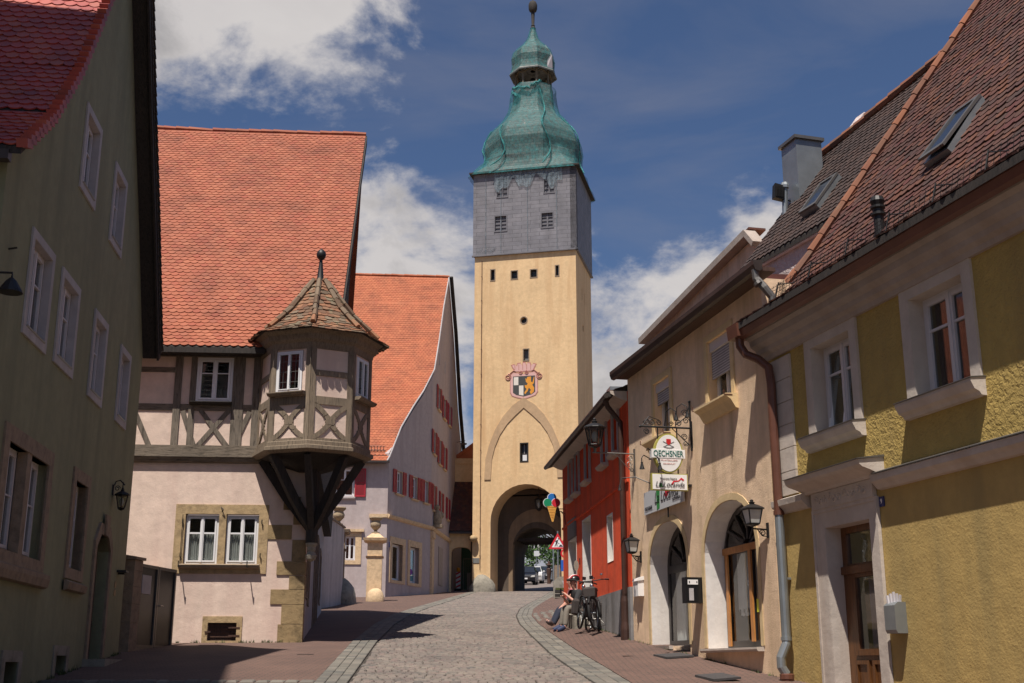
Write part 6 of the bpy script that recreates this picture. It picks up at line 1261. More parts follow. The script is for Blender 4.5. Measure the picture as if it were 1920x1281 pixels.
mat_('doormat', C, -.3, .4, .75, 1.15, rz(3.0,17.4)-.0, 'dark grating mat on the pavement below the arched shop window')

# ================================================================== YELLOW HOUSE
Y = Fr((3.8,17.5), (-.274,1), side=-1)
yh = empty('yellow_house', Y.P(-4,-3,1.2), 'ochre yellow roughcast house with brown tiled roof at the right edge', 'house')
ya = (-2.43,-1.41,4.63,5.88); yb = (-4.84,-3.78,4.63,5.88); yc = (-8.2,-7.1,4.63,5.88); yd = [(-2.58,.4),(-1.47,.4),(-1.47,3.4),(-2.58,3.4)]
mb = MB(); mb.plate(Y, rect(-14,-.02,3.86,6.2), [rect(*ya), rect(*yb), rect(*yc)], -.35, 0); mesh('upper_wall', mb, 'yellow_plaster', yh)
mb = MB(); mb.plate(Y, rect(-14,-.02,.0,3.855), [yd], -.35, -.006); mb.box(Y, -.32, -.025, -9, -.352, .5, 6.3); mb.plate(Y.perp(-.025), [(-.36,6.0),(-.36,6.5),(-4.6,12.5),(-5.4,13.6),(-9,8.4),(-9,6.0)], (), 0, .02) ; mesh('lower_wall', mb, 'yellow_plaster_fine', yh)
mb = MB(); z = 3.95
while z < 5.9: h = .335; mb.box(Y, -.80, -.24, .0, .035, z, z+h-.012); mb.box(Y, -.79, -.25, .0, .02, z+h-.012, z+h); z += h
mesh('corner_pilaster', mb, 'pale_trim', yh)
for i, r in enumerate((ya, yb, yc)):
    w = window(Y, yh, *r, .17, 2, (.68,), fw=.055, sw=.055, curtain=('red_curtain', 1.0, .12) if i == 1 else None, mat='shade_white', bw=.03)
    if i == 1: w['label'] = 'white window with dark red curtains'
    surround(Y, w, rect(r[0]-.16,r[1]+.17,r[2]-.0,r[3]+.15), rect(r[0]+.0,r[1]-.0,r[2]+.002,r[3]), -.01, .035, 'pale_trim')
    mesh('reveal', MB().box(Y, r[0]-.004, r[0]+.012, -.17, .034, r[2], r[3]).box(Y, r[1]-.012, r[1]+.004, -.17, .034, r[2], r[3]).box(Y, r[0], r[1], -.17, .034, r[3]-.012, r[3]+.004), 'pale_trim', w)
    mesh('sill', MB().prism(Y, [(.002,4.43),(.07,4.435),(.09,4.47),(.15,4.50),(.19,4.58),(.19,4.615),(.036,4.635),(-.16,4.65),(-.16,4.6),(.002,4.6)], r[0]-.19, r[1]+.21), 'pale_trim', w)
    mesh('sill_flashing', MB().prism(Y, [(.0,4.637),(.205,4.617),(.205,4.627),(.0,4.65)], r[0]-.2, r[1]+.22), 'dull_metal', w)
    if i == 0:      # tilted casement
        F2 = Y; mb = MB(); a, b = r[0]+.53, r[1]-.07; zz = (r[2]+.07, r[3]-.07)
        def TP(u, z_, e): k = (z_-zz[0])/(zz[1]-zz[0]); return F2.P(u, -.15-.20*k+e, z_)
        for (ua, ub, za, zb) in ((a,a+.05,zz[0],zz[1]),(b-.05,b,zz[0],zz[1]),(a+.05,b-.05,zz[0],zz[0]+.05),(a+.05,b-.05,zz[1]-.05,zz[1]),(a+.05,b-.05,zz[0]+.72,zz[0]+.745)):
            mb.hexa([TP(ua,za,-.025),TP(ub,za,-.025),TP(ub,za,.025),TP(ua,za,.025),TP(ua,zb,-.025),TP(ub,zb,-.025),TP(ub,zb,.025),TP(ua,zb,.025)])
        mesh('tilted_sash', mb, 'white_paint', w)
mb = MB(); bp_ = [(-.004,3.70),(.05,3.71),(.09,3.76),(.14,3.80),(.15,3.88),(-.0,3.93)]; mb.prism(Y, bp_, -14, -2.84); mb.prism(Y, bp_, -1.1, -.22); mesh('string_course', mb, 'pale_trim', yh)
mesh('course_flashing', MB().prism(Y, [(.0,3.932),(.165,3.884),(.165,3.896),(.0,3.95)], -14, -2.9), 'dull_metal', yh)
ds = mesh('door_surround', MB().plate(Y, [(-2.74,.4),(-1.22,.4),(-1.22,3.6),(-2.74,3.6)], [[(-2.58,.401),(-1.47,.401),(-1.47,3.4),(-2.58,3.4)]], -.0, .03), 'pale_trim', yh)
mesh('door_reveal', MB().box(Y, -2.582, -2.565, -.2, .028, .4, 3.4).box(Y, -1.485, -1.468, -.2, .028, .4, 3.4).box(Y, -2.565, -1.485, -.2, .028, 3.383, 3.402), 'pale_trim', ds)
mesh('surround_edge', MB().plate(Y, [(-2.78,.4),(-1.18,.4),(-1.18,3.64),(-2.78,3.64)], [[(-2.735,.401),(-1.225,.401),(-1.225,3.59),(-2.735,3.59)]], .0, .045), 'pale_trim', ds)
mb = MB().box(Y, -2.74, -1.22, .0, .06, 3.64, 3.86)
for i in range(11):
    u = -2.55+i*.12; mb.tube(scroll(Y.par(.062), u, 3.75+.02*sin(i*2), .05, 1.2, i, 1 if i % 2 else -1, 10), .012, 4)
mesh('carved_frieze', mb, 'pale_trim', ds)
mesh('door_hood', MB().prism(Y, [(.0,3.865),(.08,3.865),(.1,3.9),(.2,3.94),(.30,3.97),(.34,4.0),(.36,4.06),(.0,4.10)], -2.95, -1.05), 'pale_trim', ds); mesh('hood_flashing', MB().prism(Y, [(.0,4.10),(.375,4.063),(.375,4.072),(.0,4.13)], -2.97, -1.03), 'dull_metal', ds)
dn = mesh('door', MB().plate(Y, rect(-2.57,-1.48,.4,3.39), [rect(-2.45,-1.60,2.90,3.30), rect(-2.3,-1.75,1.82,2.72)], -.27, -.2), 'door_wood', yh)
mesh('door_transom', MB().box(Y, -2.56,-1.49,-.2,-.16,2.77,2.87), 'door_wood', dn); mesh('door_ledge', MB().box(Y, -2.36,-1.69,-.2,-.165,1.74,1.8), 'door_wood', dn); mb = MB()
for a, b in ((-2.4,-2.06),(-1.98,-1.65)): mesh('door_panel', MB().plate(Y, rect(a,b,.7,1.68), [rect(a+.05,b-.05,.75,1.63)], -.2, -.175), 'door_wood', dn)
mesh('door_pane', MB().add([Y.P(-2.5,-.235,1.8),Y.P(-1.55,-.235,1.8),Y.P(-1.55,-.235,3.32),Y.P(-2.5,-.235,3.32)], [(0,1,2,3)]), 'glass', dn)
mesh('hall_darkness', MB().box(Y, -2.65,-1.4,-1.2,-1.1,.4,3.5), 'dark_room', dn); mesh('door_curtain', MB().box(Y, -2.28,-1.9,-.32,-.31,1.84,2.7), 'grey_trim', dn); mesh('door_handle', MB().tube([Y.P(-2.48,-.2,1.72),Y.P(-2.48,-.14,1.72),Y.P(-2.40,-.14,1.72)], .012), 'chrome', dn)
hn = mesh('number_plate', MB().box(Y, -2.9,-2.8, .0, .015, 3.50, 3.62), 'blue_plate', yh); writing('9', Y, -2.85, 3.565, .032, .018, 'white_enamel', hn, height=.06, name='house_number')
mb = MB().prism(Y, [(.0,6.0),(.05,6.0),(.07,6.06),(.13,6.10),(.15,6.16),(.23,6.22),(.25,6.30),(.31,6.34),(.325,6.42),(.0,6.42)], -14, -.02); mesh('eaves_cornice', mb, 'reveal_trim', yh)
mb = MB().prism(Y, [(.33,6.36),(.37,6.33),(.43,6.36),(.46,6.45),(.46,6.53),(.33,6.53)], -14, .06); mesh('gutter', mb, 'brown_metal', yh)
mb = MB().prism(Y.par(.0), [(.25,6.36),(.50,6.36),(.52,6.56),(.25,6.56)], -.16, .18); mesh('gutter_hopper', mb, 'brown_metal', yh)
pp = [(.0,.40,6.42),(.0,.39,6.24),(-.06,.33,6.10),(-.2,.2,6.0),(-.34,.12,5.85),(-.37,.11,5.6),(-.38,.11,3.72)]
mb = MB().tube([Y.P(*q) for q in pp], .065, 12); mb.tube([Y.P(-.38,.11,3.74), Y.P(-.38,.11,3.68)], .078, 12); mesh('downpipe', mb, 'brown_metal', yh)
mb = MB().tube([Y.P(-.38,.11,3.69), Y.P(-.385,.11,1.95), Y.P(-.39,.12,1.9), Y.P(-.37,.2,1.72), Y.P(-.37,.2,1.6), Y.P(-.38,.14,1.5)], .065, 12); mb.tube([Y.P(-.385,.11,2.0), Y.P(-.385,.11,1.95)], .075, 12); mb.box(Y, -.42,-.35,.0,.1,2.78,2.81)
mesh('lower_downpipe', mb, 'zinc', yh); mesh('drain_shoe', MB().lathe(Y.P(-.38,.13,1.2), [(.09,0),(.09,.22),(.1,.24),(.1,.3),(.08,.31)], 12), 'brown_metal', yh)
YP = [(-.48,6.56),(-.25,6.67),(.3,7.0),(.94,7.78),(4.6,12.82),(5.45,14.0)]
tiles(Y, YP, lambda b: (-13, .04), 'roof_tiles', 'roof_brown', yh, ex=.155, tw=.185, jit=.007, round_=.05)
plain_roof(Y, [(5.45,13.98),(10.5,7)], -13, 0, 'roof_brown', yh, 'rear_roof_slope')
ridge_tiles([Y.P(.06,-b,z+.08) for b, z in [(.35,7.06),(.94,7.8),(4.6,12.85),(5.4,13.95)]], .062, 'ridge_tile', yh, 'verge_ridge_tiles', step=.36); ridge_tiles([Y.P(.0,-5.45,14.05), Y.P(-13,-5.45,14.05)], .12, 'ridge_tile', yh)
mb = MB()
for k in range(4): z_ = 6.98+.06*k; mb.tube([Y.P(-13,-.10-.012*k,z_), Y.P(.05,-.10-.012*k,z_)], .0035, 4)
u = -13
while u < .06: mb.tube([Y.P(u,-.10,6.94), Y.P(u,-.15,7.19)], .0035, 4); u += .11
u = -.3
while u > -13: mb.tube([Y.P(u,-.15,7.17), Y.P(u,-.42,7.22)], .008, 4); mb.tube([Y.P(u,-.06,6.88), Y.P(u,-.15,7.2)], .011, 4); u -= 1.0
mesh('snow_guard', mb, 'iron', yh)
def skylight(F, b0, z0, s, u0, u1, L, par, open_=.0, hgt=.08):
    n = sqrt(1+s*s); tb, tz = 1/n, s/n; nb, nz = -tz, tb
    P = lambda u, d, e: F.P(u, -(b0+tb*d+nb*(e)), z0+tz*d+nz*(e))
    def bx(u0, u1, d0, d1, e0, e1): return [P(u0,d0,e0),P(u1,d0,e0),P(u1,d1,e0),P(u0,d1,e0),P(u0,d0,e1),P(u1,d0,e1),P(u1,d1,e1),P(u0,d1,e1)]
    mb = MB(); 
    for q in ((u0,u0+.06,0,L),(u1-.06,u1,0,L),(u0+.06,u1-.06,0,.07),(u0+.06,u1-.06,L-.07,L)): mb.hexa(bx(*q,-.05,hgt))
    f = mesh('skylight', mb, 'zinc', par)
    Q = lambda u, d, e: P(u, d, e+open_*(1-d/L)); mb = MB()
    for q in ((u0-.01,u0+.06,0,L),(u1-.06,u1+.01,0,L),(u0+.06,u1-.06,-.01,.07),(u0+.06,u1-.06,L-.07,L)):
        a0, a1, d0, d1 = q; mb.hexa([Q(a0,d0,hgt),Q(a1,d0,hgt),Q(a1,d1,hgt),Q(a0,d1,hgt),Q(a0,d0,hgt+.04),Q(a1,d0,hgt+.04),Q(a1,d1,hgt+.04),Q(a0,d1,hgt+.04)])
    mesh('sash', mb, 'dull_metal', f); mesh('skylight_pane', MB().add([Q(u0+.05,.05,hgt+.02),Q(u1-.05,.05,hgt+.02),Q(u1-.05,L-.05,hgt+.02),Q(u0+.05,L-.05,hgt+.02)], [(0,1,2,3)]), 'car_glass', f)
    mesh('dark_shaft', MB().hexa(bx(u0+.06,u1-.06,.07,L-.07,-.1,-.02)), 'dark_room', f)
skylight(Y, 1.2, 8.17, 1.38, -3.27, -2.72, 1.05, yh, .06)
mb = MB().lathe(Y.P(-2.6,-.45,7.15), [(.07,-.2),(.07,.28),(.10,.30),(.10,.33),(.075,.34),(.075,.38),(.1,.40),(.1,.43),(.075,.44),(.1,.5),(.08,.56),(.0,.58)], 12); mesh('vent_pipe', mb, 'iron', yh)
t = empty('letterbox', Y.P(-3,0,1.95), 'silver grey letterbox stuffed with newspapers beside the wooden door', 'letterbox'); mb = MB().prism(Y, [(-.004,1.98),(.13,1.98),(.15,2.02),(.15,2.30),(.10,2.34),(-.004,2.34)], -3.16, -2.93); mesh('box', mb, 'zinc', t)
mb = MB()
for i in range(5): mb.beam(Y, (-3.12+i*.035,2.30), (-3.14+i*.045,2.46-.02*abs(i-2)), .03, .04+.015*i, .06+.015*i)
mesh('newspapers', mb, 'shade_white', t)

# ---- house behind with pink rough render and dark roof
B = Fr((5.2,22), (-.369,1), side=-1)
bh = empty('rear_house', B.P(-2,-3,4), 'pinkish rough-rendered house with dark brown tiled roof rising behind the yellow house', 'house')
mb = MB().box(B, -6, 1.12, -.35, .07, 4, 9.40); mb.box(B, .8, 1.12, -6, -.351, 4, 9.42); mb.plate(B.perp(1.12), [(0,9.42),(-2.9,13.2),(-6,9.42)], (), -.0, .3); mesh('wall', mb, 'pink_render', bh)
bcl = lambda b: (-9, 1.2 if b < 2.0 else 1.2-(b-2.0)*4.6)
tiles(B, [(-.17,9.34),(3.1,13.55)], bcl, 'roof_tiles', 'roof_dark', bh, ex=.15, tw=.18, seg=3, jit=.005)
mesh('white_eaves_board', MB().box(B, -7, 1.2, .075, .15, 9.22, 9.36), 'white_trim', bh)
ridge_tiles([B.P(1.2,-2.0,12.22), B.P(-3.8,-3.08,13.62)], .09, 'ridge_tile', bh)
skylight(B, .25, 9.95, 1.29, -1.0, -.45, .9, bh, .0)
CF = Fr(B.P(.98,-1.2,0)[:2], (-.3,1), side=-1); t = mesh('chimney', MB().box(CF, -.30,.30,-.42,.18,10.3,12.22), 'zinc', bh); mesh('chimney_cap', MB().box(CF, -.35,.35,-.47,.23,12.22,12.29), 'dull_metal', t)
mb = MB().tube([CF.P(.02,.35,10.6), CF.P(.0,.33,11.2)], .06, 10); mb.lathe(CF.P(.0,.33,11.2), [(.09,0),(.09,.06),(.07,.12)], 10); mesh('flue_pipe', mb, 'zinc', bh)
FL_ = Vector((5.52,23.2,11.05)); t = empty('floodlight', FL_, 'black ribbed floodlight on a thin arm beside the metal chimney', 'floodlight'); F2 = Fr((FL_.x,FL_.y), (1,.35), side=1)
mb = MB().hexa([F2.P(-.13,-.05,10.93),F2.P(.10,-.05,10.91),F2.P(.10,.06,10.93),F2.P(-.13,.06,10.95),F2.P(-.10,-.05,11.23),F2.P(.14,-.05,11.20),F2.P(.14,.06,11.24),F2.P(-.10,.06,11.27)])
for k in range(6): mb.box(F2, -.10+k*.035, -.09+k*.035, .06, .09, 10.97, 11.2)
mesh('lamp_housing', mb, 'iron', t); mesh('arm', MB().tube([F2.P(.12,0,11.0), F2.P(.3,-.05,10.95), F2.P(.5,-.1,11.25)], .014), 'iron', t)
CG = C.par(-3.0); t = empty('gable_house', CG.P(8,-2,5), 'small cream upper storey with white bargeboards peeping over the inn roof', 'house')
mesh('wall', MB().plate(CG, [(6.0,6),(14,6),(14,10.25),(6.75,10.62),(6.3,10.2),(6.0,9.9)], (), -3, 0), 'cream_plaster', t)
mesh('bargeboard', MB().beam(CG, (14,10.22), (6.72,10.74), .16, -.05, .22).beam(CG, (6.74,10.76), (6.3,10.35), .12, -.05, .221), 'reveal_trim', t)
mesh('roof_edge', MB().beam(CG, (14,10.33), (6.70,10.86), .05, -.3, .1), 'roof_brown', t)

# ================================================================== BICYCLES
def xf(mb, Mx): mb.v = [tuple(Mx @ Vector(v)) for v in mb.v]; return mb
def torus(mb, c, R_, r, ax='y', n=36, k=6, m=0):
    V = []
    for i in range(n):
        a = 2*pi*i/n
        for j in range(k): b = 2*pi*j/k; V.append((c[0]+(R_+r*cos(b))*cos(a), c[1]+r*sin(b), c[2]+(R_+r*cos(b))*sin(a)))
    return mb.add(V, [(i*k+j, i*k+(j+1)%k, ((i+1)%n)*k+(j+1)%k, ((i+1)%n)*k+j) for i in range(n) for j in range(k)], m)
def bicycle(loc, yaw, lean, steer, label, bags, frame='dark_frame'):
    """x = forward, z = up; yaw turns the front towards the viewer"""
    Mx = Matrix.Translation(loc) @ Matrix.Rotation(yaw, 4, 'Z') @ Matrix.Rotation(math.atan(SL)*sin(-yaw)*-1, 4, 'Y') @ Matrix.Rotation(lean, 4, 'X')
    t = empty('bicycle', loc, label, 'bicycle', 'trekking bicycles'); R_ = .35
    hd = (.42,0,.86); St = Matrix.Translation(hd) @ Matrix.Rotation(steer, 4, 'Z') @ Matrix.Translation((-hd[0],0,-hd[2]))
    def wheel(cx, pre):
        mb = torus(MB(), (cx,0,R_), R_-.022, .026); w = mesh('wheel', xf(xf(mb, pre), Mx), 'rubber', t, smooth=True)
        mb = torus(MB(), (cx,0,R_), R_-.055, .012, k=5); 
        for i in range(14): a = 2*pi*i/14; mb.tube([(cx,(.025 if i%2 else -.025),R_),(cx+(R_-.06)*cos(a),0,R_+(R_-.06)*sin(a))], .0022, 3, cap=False)
        mb.tube([(cx,-.05,R_),(cx,.05,R_)], .022, 8); mesh('rim', xf(xf(mb, pre), Mx), 'zinc', w)
        f = MB(); V = []
        for i in range(13): a = radians(-10+i*13.5); V += [(cx-(R_+.03)*cos(a), -.03, R_+(R_+.03)*sin(a)), (cx-(R_+.045)*cos(a), 0, R_+(R_+.045)*sin(a)), (cx-(R_+.03)*cos(a), .03, R_+(R_+.03)*sin(a))]
        f.add(V, [(3*i+j,3*i+3+j,3*i+4+j,3*i+1+j) for i in range(12) for j in (0,1)]); mesh('mudguard', xf(xf(f, pre), Mx), 'black_box', t)
    I = Matrix.Identity(4); wheel(-.52, I); wheel(.56, St)
    mb = MB()
    for a, b, r in (((-.10,0,.30),(.40,0,.78),.024),((-.10,0,.30),(-.20,0,.80),.017),((-.18,0,.74),(.38,0,.86),.016),((-.10,.04,.30),(-.52,.06,.35),.010),((-.10,-.04,.30),(-.52,-.06,.35),.010),((-.19,.02,.72),(-.52,.06,.35),.008),((-.19,-.02,.72),(-.52,-.06,.35),.008),((.385,0,.92),(.41,0,.72),.022)): mb.tube([a,b], r, 8)
    mesh('frame', xf(mb, Mx), frame, t)
    mb = MB(); mb.tube([(.40,0,.76),(.43,.055,.70),(.56,.06,.35)], .013, 6); mb.tube([(.40,0,.76),(.43,-.055,.70),(.56,-.06,.35)], .013, 6); mesh('fork', xf(xf(mb, St), Mx), 'dark_frame', t)
    mb = MB(); mb.tube([(.385,0,.9),(.40,0,1.0),(.44,0,1.04)], .017, 6); hb = [(.30,-.31,1.06),(.38,-.2,1.06),(.44,-.05,1.04),(.44,.05,1.04),(.38,.2,1.06),(.30,.31,1.06)]; mb.tube(hb, .012, 6); h = mesh('handlebar', xf(xf(mb, St), Mx), 'rubber', t)
    mb = MB(); mb.tube([(.22,-.34,1.06),(.33,-.27,1.06)], .018, 8); mesh('grip', xf(xf(mb, St), Mx), 'rubber', h); mb = MB(); mb.tube([(.22,.34,1.06),(.33,.27,1.06)], .018, 8); mesh('grip', xf(xf(mb, St), Mx), 'rubber', h)
    mb = MB(); mb.sphere((.50,0,.93), .045, 10); mesh('headlight', xf(xf(mb, St), Mx), 'chrome', t); mb = MB(); mb.box(Fr((.46,0),(0,1),n=(1,0)), -.04,.04,-.01,.02,1.08,1.15); mesh('display', xf(xf(mb, St), Mx), 'black_box', h)
    mb = MB().tube([(.40,.2,1.06),(.42,.21,1.14)], .006, 5); mb.sphere((.42,.22,1.16), .035, 8, sq=(.4,1,.7)); mesh('bell_mirror', xf(xf(mb, St), Mx), 'chrome', h)
    mb = MB().sphere((-.22,0,.93), .13, 12, sq=(1.0,.62,.32)); mb.sphere((-.10,0,.93), .08, 10, sq=(1.2,.4,.35)); s_ = mesh('saddle', xf(mb, Mx), 'black_box', t, smooth=True); mesh('seat_post', xf(MB().tube([(-.19,0,.76),(-.215,0,.9)], .013, 6), Mx), 'chrome', s_)
    mb = MB().tube([(-.10,-.07,.30),(-.10,.07,.30)], .02, 8); mb.tube([(-.10,.08,.30),(-.02,.09,.15)], .01, 5); mb.tube([(-.10,-.08,.30),(-.18,-.09,.45)], .01, 5); mb.box(Fr((-.02,.12),(1,0),side=1), -.045,.045,-.04,.04,.135,.16); mb.box(Fr((-.18,-.12),(1,0),side=1), -.045,.045,-.04,.04,.435,.46)
    mb.lathe((-.10,0,.30), [(.0,0)], 3) if False else None
    mesh('crank_set', xf(mb, Mx), 'dull_metal', t); mesh('kickstand', xf(MB().tube([(-.3,.05,.33),(-.22,.26,.02)], .011, 5), Mx), 'dull_metal', t)
    mb = MB()
    for s in (-.07,.07): mb.tube([(-.78,s,.73),(-.32,s,.73),(-.22,s*.4,.70)], .007, 5); mb.tube([(-.6,s,.73),(-.52,s*.9,.36)], .006, 5)
    mesh('carrier', xf(mb, Mx), 'black_box', t)
    for (kind, s) in bags:
        F2 = Fr((0,0),(1,0),side=1); mb = MB()
        if kind == 'pannier': c = (-.55, s*.16, .33); d = (.16,.075,.36); pre = I
        elif kind == 'front': c = (.56, s*.15, .30); d = (.14,.07,.30); pre = St
        else: c = (.66, 0, .66); d = (.10,.15,.20); pre = St
        mb.hexa([(c[0]+a*d[0]*.85, c[1]+b*d[1]*.85, c[2]) for a, b in ((-1,-1),(1,-1),(1,1),(-1,1))]+[(c[0]+a*d[0], c[1]+b*d[1], c[2]+d[2]) for a, b in ((-1,-1),(1,-1),(1,1),(-1,1))])
        mb.hexa([(c[0]+a*d[0]*1.03, c[1]+b*d[1]*1.05, c[2]+d[2]*.8) for a, b in ((-1,-1),(1,-1),(1,1),(-1,1))]+[(c[0]+a*d[0]*.8, c[1]+b*d[1]*.7, c[2]+d[2]*1.12) for a, b in ((-1,-1),(1,-1),(1,1),(-1,1))])
        b = mesh('bag', xf(xf(mb, pre), Mx), 'bag', t); 
        bev = b.modifiers.new('soft', 'BEVEL'); bev.width = .02; bev.segments = 2
    return t
def on(x, y): return Vector((x, y, rz(x, y)))
bicycle(on(1.86,26.65), radians(-97), radians(5), radians(-14), 'nearer black trekking bicycle with handlebar bag, facing the viewer by the grey plinth', [('bar',0),('pannier',1),('pannier',-1)])
bicycle(on(1.58,27.6), radians(-106), radians(-6), radians(24), 'farther black trekking bicycle with front panniers, beside the seated cyclist', [('front',1),('front',-1),('pannier',1)])

t = tag(mesh('stone_bench', MB().hexa([R.P(4.7,.05,2.2),R.P(6.9,.05,2.2),R.P(6.9,.40,2.2),R.P(4.7,.40,2.2),R.P(4.7,.05,gz(28.7)+.41),R.P(6.9,.05,gz(30.9)+.41),R.P(6.9,.40,gz(30.9)+.41),R.P(4.7,.40,gz(28.7)+.41)]), 'grey_stone'), 'low grey stone bench against the red wall under the seated people', 'bench')
# ================================================================== PEOPLE
def person(label, J, edges, mats, helmet=None, origin=None):
    """J: joint name -> (position, radius); one skinned body, clothing as its parts"""
    t_loc = origin
    def skin(names, eds, name, mat, grow=0, par=None, sub=2):
        idx = {n: i for i, n in enumerate(names)}; me = bpy.data.meshes.new(name); me.from_pydata([J[n][0] for n in names], [(idx[a], idx[b]) for a, b in eds], [])
        o = bpy.data.objects.new(name, me); COL.objects.link(o); m = o.modifiers.new('skin', 'SKIN'); m.use_smooth_shade = True
        for i, n in enumerate(names): sv = me.skin_vertices[0].data[i]; sv.radius = (J[n][1]+grow, J[n][1]+grow); sv.use_root = (i == 0)
        s = o.modifiers.new('sub', 'SUBSURF'); s.levels = sub; s.render_levels = sub
        dg = bpy.context.evaluated_depsgraph_get(); m2 = bpy.data.meshes.new_from_object(o.evaluated_get(dg)); bpy.data.objects.remove(o)
        mb = MB(); mb.v = [tuple(v.co) for v in m2.vertices]; mb.f = [tuple(p.vertices) for p in m2.polygons]; mb.mi = [0]*len(mb.f)
        return mb
    body = mesh('person', skin(list(J), edges, 'person', 'skin'), 'skin', None, smooth=True, origin=origin); tag(body, label, 'person')
    for nm, mat, names, eds, g in mats:
        mesh(nm, skin(names, eds, nm, mat, g), mat, body, smooth=True)
    return body
def figure(base, fwd, label, trouser, top, shoe, kneel, ankl, toes, lean=.12, headtilt=0, helmet=False, arms='face'):
    """seated figure; base = seat contact, fwd = unit direction the figure faces"""
    f = Vector((fwd[0],fwd[1],0)).normalized(); l = Vector((-f.y,f.x,0)); U = Vector((0,0,1)); P0 = Vector(base)
    pt = lambda a, b, c: P0+f*a+l*b+U*c
    J = {'pelvis': (pt(0,0,.10),.13), 'waist': (pt(.02+lean*.3,0,.26),.125), 'chest': (pt(.04+lean*.8,0,.44),.145), 'neck': (pt(.05+lean*1.1,0,.58),.055), 'jaw': (pt(.085+lean*1.3,0,.66),.068), 'skull': (pt(.07+lean*1.35,0,.76),.092), 'crown': (pt(.06+lean*1.35,0,.82),.06)}
    E_ = [('pelvis','waist'),('waist','chest'),('chest','neck'),('neck','jaw'),('jaw','skull'),('skull','crown')]
    for s, nm in ((1,'l'),(-1,'r')):
        k, a, to = kneel[nm], ankl[nm], toes[nm]
        J['hip'+nm] = (pt(.04,s*.10,.08),.098); J['knee'+nm] = (Vector(k),.062); J['calf'+nm] = (Vector(k).lerp(Vector(a),.35),.06); J['ankle'+nm] = (Vector(a),.04); J['ball'+nm] = (Vector(a).lerp(Vector(to),.65)-Vector((0,0,.01)),.038); J['toe'+nm] = (Vector(to),.028)
        E_ += [('pelvis','hip'+nm),('hip'+nm,'knee'+nm),('knee'+nm,'calf'+nm),('calf'+nm,'ankle'+nm),('ankle'+nm,'ball'+nm),('ball'+nm,'toe'+nm)]
        J['sh'+nm] = (pt(.04+lean,s*.19,.51),.06)
        if arms == 'face': el, wr = pt(.16+lean,s*.23,.27), pt(.33+lean,s*.07,.42+.03*s)
        else: el, wr = pt(.12+lean,s*.24,.27), pt(.28,s*.14,.17)
        J['el'+nm] = (el,.042); J['wr'+nm] = (wr,.028); d = (wr-el).normalized(); J['palm'+nm] = (wr+d*.07,.034)
        E_ += [('chest','sh'+nm),('sh'+nm,'el'+nm),('el'+nm,'wr'+nm),('wr'+nm,'palm'+nm)]
        side = d.cross(U).normalized()
        for i in range(4):
            o_ = (i-1.5)*.019; ln = (.07,.08,.075,.06)[i]; b0 = wr+d*.10+side*o_; J[f'f{nm}{i}a'] = (b0,.009); J[f'f{nm}{i}b'] = (b0+d*ln*.5-U*.012,.008); J[f'f{nm}{i}c'] = (b0+d*ln*.75-U*.045,.007)
            E_ += [('palm'+nm,f'f{nm}{i}a'),(f'f{nm}{i}a',f'f{nm}{i}b'),(f'f{nm}{i}b',f'f{nm}{i}c')]
        J[f't{nm}a'] = (wr+d*.05+side*s*.035,.011); J[f't{nm}b'] = (wr+d*.085+side*s*.055-U*.01,.009); E_ += [('palm'+nm,f't{nm}a'),(f't{nm}a',f't{nm}b')]
    tr = ['pelvis','waist']+[j+n for n in 'lr' for j in ('hip','knee','calf','ankle')]
    te = [('pelvis','waist')]+[(a+n,b+n) if a != 'pelvis' else ('pelvis','hip'+n) for n in 'lr' for a, b in (('pelvis','hip'),('hip','knee'),('knee','calf'),('calf','ankle'))]
    tp = ['waist','chest','neck']+[j+n for n in 'lr' for j in ('sh','el')]; tpe = [('waist','chest'),('chest','neck')]+[e for n in 'lr' for e in (('chest','sh'+n),('sh'+n,'el'+n))]
    J2 = dict(J)
    b = person(label, J, E_, [('trousers', trouser, tr, te, .018), ('shirt', top, tp, tpe, .022)]+[('shoe', shoe, ['ankle'+n,'ball'+n,'toe'+n], [('ankle'+n,'ball'+n),('ball'+n,'toe'+n)], .026) for n in 'lr'], origin=P0)
    hc = J['skull'][0]; 
    mb = MB().sphere(hc+U*.025-f*.02, .108, 14, sq=(1,1,1.0)); 
    if not helmet: mesh('hair', MB().sphere(hc+U*.03-f*.022, .104, 14), 'hair', b, smooth=True)
    n_ = MB(); n_.sphere(hc+f*.095-U*.035, .018, 8, sq=(1,1,1.3)); mesh('nose', n_, 'skin', b, smooth=True)
    for s in (1,-1): mesh('ear', MB().sphere(hc-f*.0+l*s*.092-U*.03, .026, 8, sq=(1,.5,1.4)), 'skin', b, smooth=True); mesh('eye', MB().sphere(hc+f*.083+l*s*.034-U*.0, .012, 8), 'ink', b)
    mesh('mouth', MB().sphere(hc+f*.088-U*.075, .02, 8, sq=(.5,1,.3) if abs(f.x) > .7 else (1,.5,.3)), 'pink_cloth', b)
    return b, hc, f, l
gy = lambda x, y, h: (x, y, rz(x, y)+h)
bd, hc, f, l = figure(gy(1.63,29.2,.27), (-.93,-.36), 'person in khaki trousers and dark top wearing a bicycle helmet, seated on the doorstep', 'khaki', 'dark_cloth', 'shoe_blue',
    dict(l=gy(1.29,28.88,.50), r=gy(1.25,29.24,.51)), dict(l=gy(1.24,28.78,.09), r=gy(1.16,29.16,.09)), dict(l=gy(1.04,28.68,.04), r=gy(.96,29.05,.04)), helmet=True, lean=.07)
t = empty('bicycle_helmet', hc, 'white, red and black vented bicycle helmet on the seated cyclist', 'helmet'); U = Vector((0,0,1))
mb = MB().sphere(hc+U*.045-f*.01, .135, 20, sq=(1.0,1.0,.85)); keep = [tuple(v) for v in mb.v]
